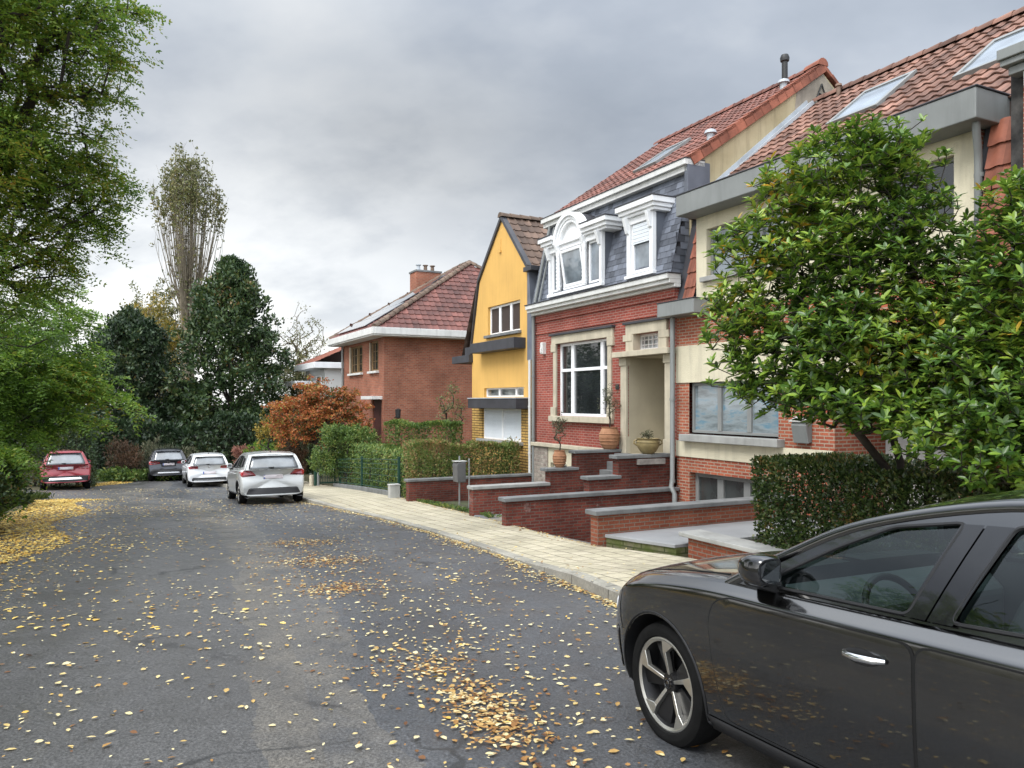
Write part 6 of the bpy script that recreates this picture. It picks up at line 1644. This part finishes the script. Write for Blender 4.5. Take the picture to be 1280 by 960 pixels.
def stations(Lr, Lf, xb, xa):
    return [Lr, Lr+.03, Lr+.12, Lr+.28, xb-.30, xb-.1, xb+.15, xb+.42, xb+.8, (xa+xb)/2, xa-.95, xa-.7, xa-.48, xa-.3, xa-.05, xa+.2, xa+.42, Lf-.32, Lf-.16, Lf-.05, Lf]
def hatch(**kw):
    """a five-door hatchback; lengths in metres from mid-wheelbase"""
    wb, fo, ro, Rw = kw.get('wb', 2.62), kw.get('fo', .86), kw.get('ro', .77), kw.get('R', .315)
    xa, xb = wb/2, -wb/2; Lf, Lr = xa+fo, xb-ro; H = kw.get('H', 1.46); zs = kw.get('zs', .95); cl = kw.get('clear', .19)
    S = dict(W=kw.get('W', 1.80), rear=Lr, front=Lf, fa=xa, ra=xb, R=Rw, tw=.215,
        w=[(Lr, .90), (Lr+.15, .955), (xb, 1.0), (xa, 1.0), (xa+.45, .96), (Lf-.1, .86), (Lf, .80)],
        zs=[(Lr, zs+.00), (Lr+.3, zs+.02), (xb+.4, zs+.02), (xa-.9, zs-.01), (xa-.4, zs-.03), (xa+.1, zs-.09), (xa+.5, zs-.17), (Lf, zs-.30)],
        zd=[(Lr, zs+.02), (xa-.6, zs+.03), (xa-.45, zs+.045), (xa+.1, zs-.02), (xa+.55, zs-.12), (Lf-.05, zs-.23), (Lf, zs-.28)],
        zb=[(Lr, cl+.05), (xb, cl+.02), (xa, cl), (Lf, cl+.03)],
        nose=[(.2, .10), (.35, .03), (.5, .0), (.62, .03), (.75, .13), (.95, .25)], tail=[(.2, .10), (.38, .03), (.50, .0), (.60, .015), (.68, .07), (.80, .10), (1.0, .17)], bowf=.42, bowr=.16,
        stations=stations(Lr, Lf, xb, xa), hz=zs-.10, mx=xa-.62, rimf=.68,
        roof=[(xa-.50, zs-.0), (xa-.95, zs+.26), (xa-1.32, H-.09), (xa-1.75, H-.045), (xb+.45, H-.05), (xb-.10, H-.09), (xb-.40, H-.135), (xb-.56, zs+.20), (Lr+.13, zs+.0)], iA=2, iR=6,
        windows=[[(xa-.72, zs+.045), (xa-1.02, zs+.235), (xa-1.33, H-.155), (xa-1.50, H-.125), (xa-1.56, zs+.06)], [(xa-1.66, zs+.06), (xa-1.60, H-.12), (xb+.40, H-.125), (xb+.13, H-.16), (xb+.00, zs+.075)], [(xb-.08, zs+.085), (xb+.03, H-.17), (xb-.20, H-.20), (xb-.34, zs+.10)]],
        bpillar=[[(xa-1.555, zs+.05), (xa-1.495, H-.12), (xa-1.605, H-.115), (xa-1.665, zs+.05)]],
        doors=[[(xa-.60, zs-.052), (xa-.62, .55), (xa-.52, .31), (xa-1.60, .31), (xa-1.61, zs-.046)], [(xa-1.625, zs-.046), (xa-1.615, .31), (xb+.42, .31), (xb+.33, .58), (xb+.05, .78), (xb+.02, zs-.04)]],
        rb=[(-.80, .22), (.80, .22), (.72, .40), (-.72, .40)], tl=[(.50, .80), (.93, .76), (.96, .86), (.90, .92), (.62, .91)], tlb=[(.56, .825), (.90, .80), (.90, .825), (.57, .85)],
        hl=[(.52, .62), (.90, .64), (.88, .72), (.55, .69)], grille=[(-.5, .36), (.5, .36), (.45, .58), (-.45, .58)], plate=(0, .76))
    S.update(kw.get('over', {})); return S
def put(px, py, ang, back=0.0):
    """car frame at ground point (px,py), heading ang degrees left of +Y, pitched with the road"""
    f = Vector((-sin(R(ang)), cos(R(ang)), 0)); c = Vector((px, py, 0)) + f*back
    h0, h1 = gz(c.y-1.3*f.y), gz(c.y+1.3*f.y)
    return T(c.x, c.y, (h0+h1)/2, R(90+ang)) @ Matrix.Rotation(math.atan2(h0-h1, 2.6), 4, 'Y')
# the dark grey car in the foreground
S = hatch(wb=2.68, fo=.90, ro=.79, W=1.86, R=.335, H=1.50, zs=.98, clear=.17)
xa, xb, zs, H = 1.34, -1.34, .98, 1.50
S.update(tub=(-1.55, .86), twist=True, spin=.95-1.34, rimf=.745, mirrorm=MC_gloss, tw=.225,
    mx=xa-.80, th=.40,
    roof=[(xa-.50, zs-.01), (xa-.84, zs+.175), (xa-1.22, zs+.345), (xa-1.80, H-.062), (xb+.45, H-.075), (xb-.25, H-.16), (xb-.50, H-.22), (xb-.62, zs+.16), (S['rear']+.13, zs+.0)],
    windows=[[(xa-.74, zs+.022), (xa-.90, zs+.115), (xa-1.12, zs+.235), (xa-1.36, H-.178), (xa-1.66, H-.135), (xa-1.53, zs+.035)], [(xa-1.70, zs+.04), (xa-1.85, H-.130), (xb+.42, H-.145), (xb+.10, H-.20), (xb-.10, zs+.085)]],
    bpillar=[[(xa-1.515, zs+.030), (xa-1.645, H-.140), (xa-1.735, H-.137), (xa-1.605, zs+.030)], [(xa-1.613, zs+.030), (xa-1.743, H-.137), (xa-1.845, H-.135), (xa-1.715, zs+.032)]],
    doors=[[(xa-.60, zs-.060), (xa-.50, .88), (xa-.46, .78), (xa-.485, .58), (xa-.55, .325), (xa-1.60, .325), (xa-1.615, zs-.050)], [(xa-1.632, zs-.050), (xa-1.617, .325), (xb+.44, .325), (xb+.36, .58), (xb+.08, .80), (xb+.04, zs-.035)]], hz=zs-.135,
    zs=[(S['rear'], zs+.01), (xb+.4, zs+.02), (xa-1.6, zs+.005), (xa-.4, zs-.012), (xa+.1, zs-.055), (xa+.5, zs-.125), (S['front'], zs-.225)],
    zd=[(S['rear'], zs+.02), (xa-.6, zs+.03), (xa-.45, zs+.045), (xa+.1, zs+.005), (xa+.55, zs-.065), (S['front']-.05, zs-.175), (S['front'], zs-.20)], bowf=.30,
    w=[(S['rear'], .90), (S['rear']+.15, .955), (xb, 1.0), (xa, 1.0), (xa+.45, .975), (S['front']-.1, .90), (S['front'], .86)],
    nose=[(.2, .10), (.35, .03), (.5, .0), (.62, .01), (.75, .05), (.95, .16)])
make_car('parked_car', 'dark grey metallic hatchback filling the lower right corner with five spoke wheel', put(2.21, 3.40, 24.5), S, MC_grey, near=True)
# silver hatchback
S = hatch(H=1.47, zs=.96, over=dict(rb=[(-.86, .20), (.86, .20), (.72, .46), (-.72, .46)], tl=[(.50, .80), (.93, .78), (.98, .90), (.88, .985), (.64, .93)], tlb=[(.55, .81), (.9, .80), (.9, .815), (.56, .825)], spokes=8, tlm=MC_black))
make_car('parked_car', 'silver hatchback parked by the pavement, nearest of the cars seen from behind', put(-6.52, 21.1, 26.0, 2.05), S, MC_silver)
S = hatch(H=1.47, zs=.95, over=dict(badge=.90, badge_lines=True, platecut=[(-.34, .56), (.34, .56), (.30, .70), (-.30, .70)], platecut_dark=False, plate=(0, .63), rb=[(-.82, .20), (.82, .20), (.76, .43), (-.76, .43)], rbtrim=[(-.7, .31), (.7, .31), (.7, .322), (-.7, .322)], trimc=True,
    tl=[(.50, .82), (.92, .80), (.94, .91), (.88, .94), (.52, .92)], tlb=[(.54, .86), (.9, .85), (.9, .872), (.54, .88)]))
make_car('parked_car', 'white hatchback parked between the silver and the dark car', put(-13.1, 33.3, 27.0, 2.05), S, MC_white)
S = hatch(H=1.60, zs=1.02, W=1.84, R=.35, clear=.24, ro=.82, over=dict(badge=.93, plate=(0, .83), mirrorm=MC_navy, platecut=[(-.36, .72), (.36, .72), (.34, .90), (-.34, .90)], platecut_dark=True, rb=[(-.86, .26), (.86, .26), (.84, .60), (-.84, .60)], rbtrim=[(-.55, .40), (.55, .40), (.5, .46), (-.5, .46)],
    tl=[(.42, .86), (.92, .82), (.95, .95), (.88, 1.0), (.44, .96)], tlb=[(.46, .90), (.9, .88), (.9, .905), (.46, .925)]))
make_car('parked_car', 'dark blue sport utility car, farthest in the line along the right kerb', put(-16.66, 37.3, 28.0, 2.1), S, MC_navy)
S = hatch(H=1.60, zs=1.00, W=1.83, R=.345, clear=.24, over=dict(plate=(0, .86), rb=[(-.95, .26), (.95, .26), (.90, .56), (-.90, .56)], rbtrim=[(-.66, .40), (.66, .40), (.58, .50), (-.58, .50)], trimc=True, platecut=[(-.36, .76), (.36, .76), (.36, .94), (-.36, .94)], platecut_dark=False,
    tl=[(.48, .84), (.92, .80), (.95, .93), (.88, .99), (.50, .94)], tlb=[(.52, .885), (.9, .865), (.9, .885), (.52, .905)]))
make_car('parked_car', 'red sport utility car parked alone on the left of the road', put(-17.6, 30.3, 31.0, 2.05), S, MC_red)
# ================================================================ small things along the pavement
M_galv = mat('galvanised_post', (.26, .27, .27), .45, .15, 4, metal=.5)
M_boxgrey = mat('grey_box_paint', (.105, .105, .105), .45, .12, 4, stain=.3)
M_lightgrey = mat('light_grey_box', (.42, .42, .40), .55, .1, 4, stain=.35)
M_green = mat('dark_green_paint', (.012, .050, .035), .45, .15, 4)
M_terra = mat('terracotta', (.30, .135, .065), .8, .22, 4, c2=(.38, .20, .11), bump=.3, bscale=40, stain=.3)
M_olivepot = mat('ochre_pot', (.22, .17, .075), .6, .3, 5, bump=.2, bscale=40, stain=.3)
# letterbox on a steel post, thin post beside it
def wp(x, y): return gz(y)
lx, ly = -1.30, 19.0; lz = gz(ly)+.05
th = thing('letterbox', 'dark grey letterbox on a thin steel post by the garden path', 'letterbox', T(lx, ly, lz, R(27)))
F = WM[th.name]
mb = MB(F); mb.tube([(0, 0, 0), (0, 0, 1.30)], .022, 10); mb.build('post', M_galv, th, smooth=40)
mb = MB(F); mb.prism([(-.10, .66), (.12, .66), (.12, 1.06), (.10, 1.13), (-.10, 1.16)], 'y', -.15, .15)
mb2 = MB(F @ Matrix.Rotation(pi/2, 4, 'Z')); mb2.prism([(-.11, .66), (.11, .66), (.13, 1.06), (.11, 1.14), (-.11, 1.16)], 'x', -.15, .15)
bx = mb2.build('box', M_boxgrey, th, bevel=.012)
mb = MB(F); mb.box(-.155, .155, -.14, .13, 1.165, 1.18); mb.build('lid', M_lightgrey, bx, bevel=.004)
mb = MB(F); mb.box(-.09, .09, -.134, -.128, .98, 1.02); mb.build('slot', M_dark, bx)
mb = MB(F); mb.box(-.02, .02, -.128, -.116, .86, .90); mb.build('lock', M_galv, bx)
mb = MB(T(lx+.24, ly-.02, lz)); mb.tube([(0, 0, 0), (0, 0, 1.22)], .020, 10); mb.lathe([(.022, 1.22), (.012, 1.235), (0, 1.238)], 10)
props(mb.build('post', M_galv, loc=T(lx+.24, ly-.02, lz), smooth=40), 'bare thin steel post right of the dark grey letterbox', 'post')
# utility box
uz = gz(22.3)+kh(22)-.0
th = thing('utility_box', 'small light grey utility box at the end of the green fence', 'utility box', T(-3.42, 22.25, uz, R(27)))
F = WM[th.name]
mb = MB(F); mb.box(-.15, .15, -.11, .11, -.05, .36); mb.build('cabinet', M_lightgrey, th, bevel=.01)
mb = MB(F); mb.box(-.165, .165, -.125, .125, .361, .40); mb.build('lid', M_lightgrey, th, bevel=.01)
# green fence: posts, rails with wire, stone plinth
A_, B_ = Vector((-3.32, 22.55, 0)), Vector((-7.15, 31.0, 0))
th = thing('fence', 'low dark green wire fence along the pavement in front of hedge', 'fence', T(A_.x, A_.y, gz(A_.y)))
npost = 3
P = [A_.lerp(B_, i/(npost-1)) for i in range(npost)]
for p in P:
    z = gz(p.y)+.1; mb = MB(T(p.x, p.y, 0, R(24))); mb.box(-.035, .035, -.035, .035, z-.1, z+1.18); mb.box(-.042, .042, -.042, .042, z+1.18, z+1.20); mb.build('post', M_green, th, bevel=.005)
for p, q in zip(P, P[1:]):
    mb = MB()
    for h in (.22, .42, .62, .82, .98, 1.12):
        a, b = Vector((p.x, p.y, gz(p.y)+.1+h)), Vector((q.x, q.y, gz(q.y)+.1+h)); mb.tube([a, b], .014 if h in (.22, 1.12) else .009, 6)
    n = 12
    for k in range(1, n):
        s = p.lerp(q, k/n); z = gz(s.y)+.1; mb.tube([(s.x, s.y, z+.2), (s.x, s.y, z+1.12)], .0045, 4)
    mb.build('wire_panel', M_green, th)
    d = (q-p).normalized(); nn = Vector((-d.y, d.x, 0))*.07; mb = MB()
    e = .06
    mb.hexa([p-nn+Vector((0,0,gz(p.y)-.1)), q-nn+Vector((0,0,gz(q.y)-.1)), q+nn+Vector((0,0,gz(q.y)-.1)), p+nn+Vector((0,0,gz(p.y)-.1)), p-nn+Vector((0,0,gz(p.y)+.26)), q-nn+Vector((0,0,gz(q.y)+.26)), q+nn+Vector((0,0,gz(q.y)+.26)), p+nn+Vector((0,0,gz(p.y)+.26))])
    mb.build('plinth', M_bluestone, th, bevel=.01)
# garden gate with green letterbox, two stumpy posts
gp = Vector((-7.75, 32.3, gz(32.3)+.1))
th = thing('garden_gate', 'dark green metal garden gate between the hedge and the fence', 'gate', T(gp.x, gp.y, gp.z, R(27)))
F = WM[th.name]
for x in (-.52, .52):
    mb = MB(F); mb.box(x-.05, x+.05, -.05, .05, -.1, 1.45); mb.build('gate_post', M_green, th, bevel=.006)
mb = MB(F); mb.box(-.44, .44, -.02, .02, .12, .18); mb.box(-.44, .44, -.02, .02, 1.14, 1.20)
for k in range(9): mb.box(-.42+.1*k, -.40+.1*k, -.012, .012, .18, 1.14)
mb.build('gate_leaf', M_green, th)
th = thing('letterbox', 'dark green letterbox hanging on the green garden gate', 'letterbox', T(gp.x-.05, gp.y-.12, gp.z+.95, R(27)))
F = WM[th.name]; mb = MB(F); mb.prism([(-.16, -.12), (-.16, .36), (0, .42), (.16, .36), (.16, -.12)], 'y', -.13, .05); mb.build('box', M_green, th, bevel=.01)
mb = MB(F); mb.box(-.10, .10, -.138, -.131, .22, .26); mb.build('slot', M_dark, th)
for x, y, m_, lab, rr, hh in ((-8.45, 32.4, M_stone, 'squat sandstone bollard beside the green garden gate', .10, .44), (-8.10, 32.1, M_galv, 'slim grey metal bollard beside the green garden gate', .055, .55)):
    z = gz(y)+kh(y); mb = MB(T(x, y, z)); mb.lathe([(rr, -.1), (rr, hh-.05), (rr*.8, hh), (0, hh+.012)], 14); props(mb.build('bollard', m_, loc=T(x, y, z), smooth=40), lab, 'bollard')
# letterbox on the cream house
p = row(-3.57, .012, 0)
th = thing('letterbox', 'grey wall letterbox on the orange brick beside the curtained window', 'letterbox', ROW @ T(-3.57, .01, .90))
mb = MB(ROW); mb.prism([(.005, .92), (.10, .90), (.17, 1.22), (.14, 1.30), (.005, 1.36)], 'x', -3.74, -3.40); mb.build('box', M_zinc, th, bevel=.012)
mb = MB(ROW); mb.hexa([(-3.77, .005, 1.362), (-3.37, .005, 1.362), (-3.37, .19, 1.285), (-3.77, .19, 1.285), (-3.77, .005, 1.38), (-3.37, .005, 1.38), (-3.37, .19, 1.303), (-3.77, .19, 1.303)]); mb.build('lid', M_lightgrey, th)
# pots
def pot(label, t, m, z, prof, mt, ribs=()):
    c = row(t, m, z); F = T(c.x, c.y, c.z)
    mb = MB(F); pr = curve(prof, 4); inner = [(max(.0, r_-.025), h) for r_, h in pr[::-1]]
    mb.lathe(pr + inner[:6], 28)
    for h, rr in ribs: mb.lathe([(rr, h-.012), (rr+.012, h), (rr, h+.012)], 28)
    mb.lathe([(0, prof[-1][1]-.06), (prof[-1][0]-.03, prof[-1][1]-.06)], 20)
    return props(mb.build('plant_pot', mt, loc=F, smooth=50), label, 'pot'), c
jar = [(.13, 0), (.19, .08), (.24, .24), (.245, .36), (.20, .50), (.185, .53), (.205, .56)]
p1, c1_ = pot('ribbed terracotta jar on the low step of the wall', 2.13, 1.75, .10, [(r_*.66, h*.72) for r_, h in jar], M_terra, [(h*.757, r_*.846) for h, r_ in ((.12, .168), (.2, .182), (.28, .190), (.36, .190))])
p2, c2_ = pot('large ribbed terracotta jar left of the doorway', 2.13, .34, .49, [(r_*1.02, h*.96) for r_, h in jar], M_terra, [(h*.914, r_*.865) for h, r_ in ((.14, .255), (.23, .278), (.32, .290), (.41, .287))])
p3, c3_ = pot('wide ochre bowl right of the doorway', .22, .62, .50, [(.11, 0), (.17, .05), (.24, .17), (.25, .26), (.235, .31), (.265, .34)], M_olivepot, [(.26, .252)])
for s in (0, pi):
    mb = MB(T(c3_.x, c3_.y, c3_.z)); mb.tube([(.24*cos(s), .24*sin(s), .19), (.31*cos(s), .31*sin(s), .23), (.30*cos(s), .30*sin(s), .29), (.25*cos(s), .25*sin(s), .31)], .018, 8); mb.build('handle', M_olivepot, p3, smooth=50)
def potplant(label, c, h, n, seed, m=ML_sage, spread=.25, stem=.4, L=.06):
    r = NR(seed); b = (c.x, c.y, c.z); tips, _ = in_blobs(r, [(b[0], b[1], b[2]+h*.62, spread, spread, h*.40)], n, .6)
    tr = [b, (b[0]+.02, b[1], b[2]+h*.2), (b[0], b[1]+.01, b[2]+h*stem)]
    return tree('potted_plant', label, b, clumps(r, tips, 7, .05, L, L*.32, .3), skeleton(r, b, tips, tr, r0=.016, rtip=.003, sub=2), M_bark, m, cat='plant', trunk_name='stem', crown_name='foliage')
c = c1_.copy(); c.z += .35; potplant('thin silvery shrub growing in the lower ribbed jar', c, .95, 60, 301, spread=.20, stem=.25)
c = c2_.copy(); c.z += .47; potplant('small bare stemmed olive tree in the large ribbed jar', c, 1.15, 90, 302, spread=.28, stem=.45, L=.05)
c = c3_.copy(); c.z += .26; potplant('low tuft of dry stems in the ochre bowl', c, .22, 24, 303, spread=.18, stem=.1, L=.06)
# ================================================================ light, sky, camera
w = bpy.data.worlds.new('World'); scene.world = w; w.use_nodes = True
nt = w.node_tree; nt.nodes.clear(); g = G(nt)
wo = g.n('OutputWorld'); bg = g.n('Background'); g.l(bg.outputs[0], wo.inputs[0])
SUN_EL, SUN_AZ = R(52), R(232)     # azimuth from +Y clockwise: behind the camera on the left
sky = g.n('TexSky'); sky.sky_type = 'NISHITA'; sky.sun_disc = False; sky.sun_elevation = SUN_EL; sky.sun_rotation = SUN_AZ
sky.air_density = 1.0; sky.dust_density = 2.0
tc = g.n('TexCoord').outputs['Generated']
sx = g.n('SeparateXYZ'); g.l(tc, sx.inputs[0]); X, Yv, Z = sx.outputs
zc = g.math('MAXIMUM', Z, 0.0)
den = g.math('ADD', zc, .45)
cv = g.n('CombineXYZ'); g.l(g.math('DIVIDE', X, den), cv.inputs[0]); g.l(g.math('DIVIDE', Yv, den), cv.inputs[1])
mp = g.n('Mapping'); mp.inputs['Location'].default_value = (1.3, .4, 0); mp.inputs['Rotation'].default_value = (0, 0, .5); mp.inputs['Scale'].default_value = (1.3, 1.7, 1); g.l(cv.outputs[0], mp.inputs[0])
n1 = g.noise(mp.outputs[0], .85, 6, .52); n2 = g.noise(mp.outputs[0], 2.6, 6, .55)
nn = g.math('ADD', g.math('MULTIPLY', n1, .84), g.math('MULTIPLY', n2, .16))
clouds = g.ramp(nn, [(.37, (2.35, 2.65, 3.1)), (.46, (3.0, 3.3, 3.75)), (.55, (4.1, 4.35, 4.65)), (.66, (5.3, 5.4, 5.45))])
for e in g.nt.nodes[-1:]: pass
# brighter thin cloud low down towards the far end of the street, brighter overhead and behind
bank = g.math('MULTIPLY', g.math('MULTIPLY', g.math('SUBTRACT', zc, .13), 7.0, clamp=True), g.math('MULTIPLY', g.math('SUBTRACT', .50, zc), 6.0, clamp=True))
bank = g.math('MULTIPLY', bank, g.math('MULTIPLY_ADD', g.math('ABSOLUTE', g.math('SUBTRACT', X, -.12)), -1.9, 1.1, clamp=True))
clouds = g.mix(1.0, clouds, g.math('MULTIPLY_ADD', bank, -.46, 1.14), 'MULTIPLY')
low = g.math('MULTIPLY', g.math('SUBTRACT', .40, zc), 3.0, clamp=True)
side = g.math('MULTIPLY_ADD', X, -1.5, .45, clamp=True)
glow = g.math('MULTIPLY', g.math('MULTIPLY', low, side), g.ramp(n2, [(.35, .5), (.55, 1.0)]))
c1 = g.mix(glow, clouds, (8.2, 8.2, 8.0))
up = g.math('MULTIPLY', g.math('SUBTRACT', Z, .48), 2.2, clamp=True)
back = g.math('MULTIPLY', g.math('MULTIPLY_ADD', Yv, -1.0, -.1), 1.3, clamp=True)
boost = g.math('ADD', g.math('MULTIPLY', up, 2.8), g.math('MULTIPLY', back, 2.4))
c2 = g.mix(1.0, c1, g.math('ADD', boost, 1.0), 'MULTIPLY')
c3 = g.mix(.93, sky.outputs[0], c2)
g.l(c3, bg.inputs[0]); bg.inputs[1].default_value = .10
sl_ = bpy.data.lights.new('sun', 'SUN'); sl_.energy = 1.5; sl_.angle = R(25); sl_.color = (1, .97, .92)
so = bpy.data.objects.new('sun', sl_); col.objects.link(so)
dirv = Vector((sin(SUN_AZ)*cos(SUN_EL), cos(SUN_AZ)*cos(SUN_EL), sin(SUN_EL)))
so.rotation_euler = dirv.to_track_quat('Z', 'Y').to_euler(); so.location = dirv*60

cd = bpy.data.cameras.new('camera'); co = bpy.data.objects.new('camera', cd); col.objects.link(co)
co.location = (0, 0, 1.65); co.rotation_euler = (R(90), 0, 0)
cd.sensor_width = 36; cd.lens = 27; cd.shift_y = 22/1280; cd.clip_end = 3000; cd.clip_start = .05
scene.camera = co
vs = scene.view_settings; vs.view_transform = 'Standard'; vs.look = 'None'; vs.exposure = 0.75; vs.gamma = 1
vs.use_curve_mapping = False
scene.render.engine = 'CYCLES'
scene.cycles.use_denoising = True
scene.cycles.max_bounces = 6; scene.cycles.diffuse_bounces = 3; scene.cycles.glossy_bounces = 3; scene.cycles.transmission_bounces = 6; scene.cycles.transparent_max_bounces = 8
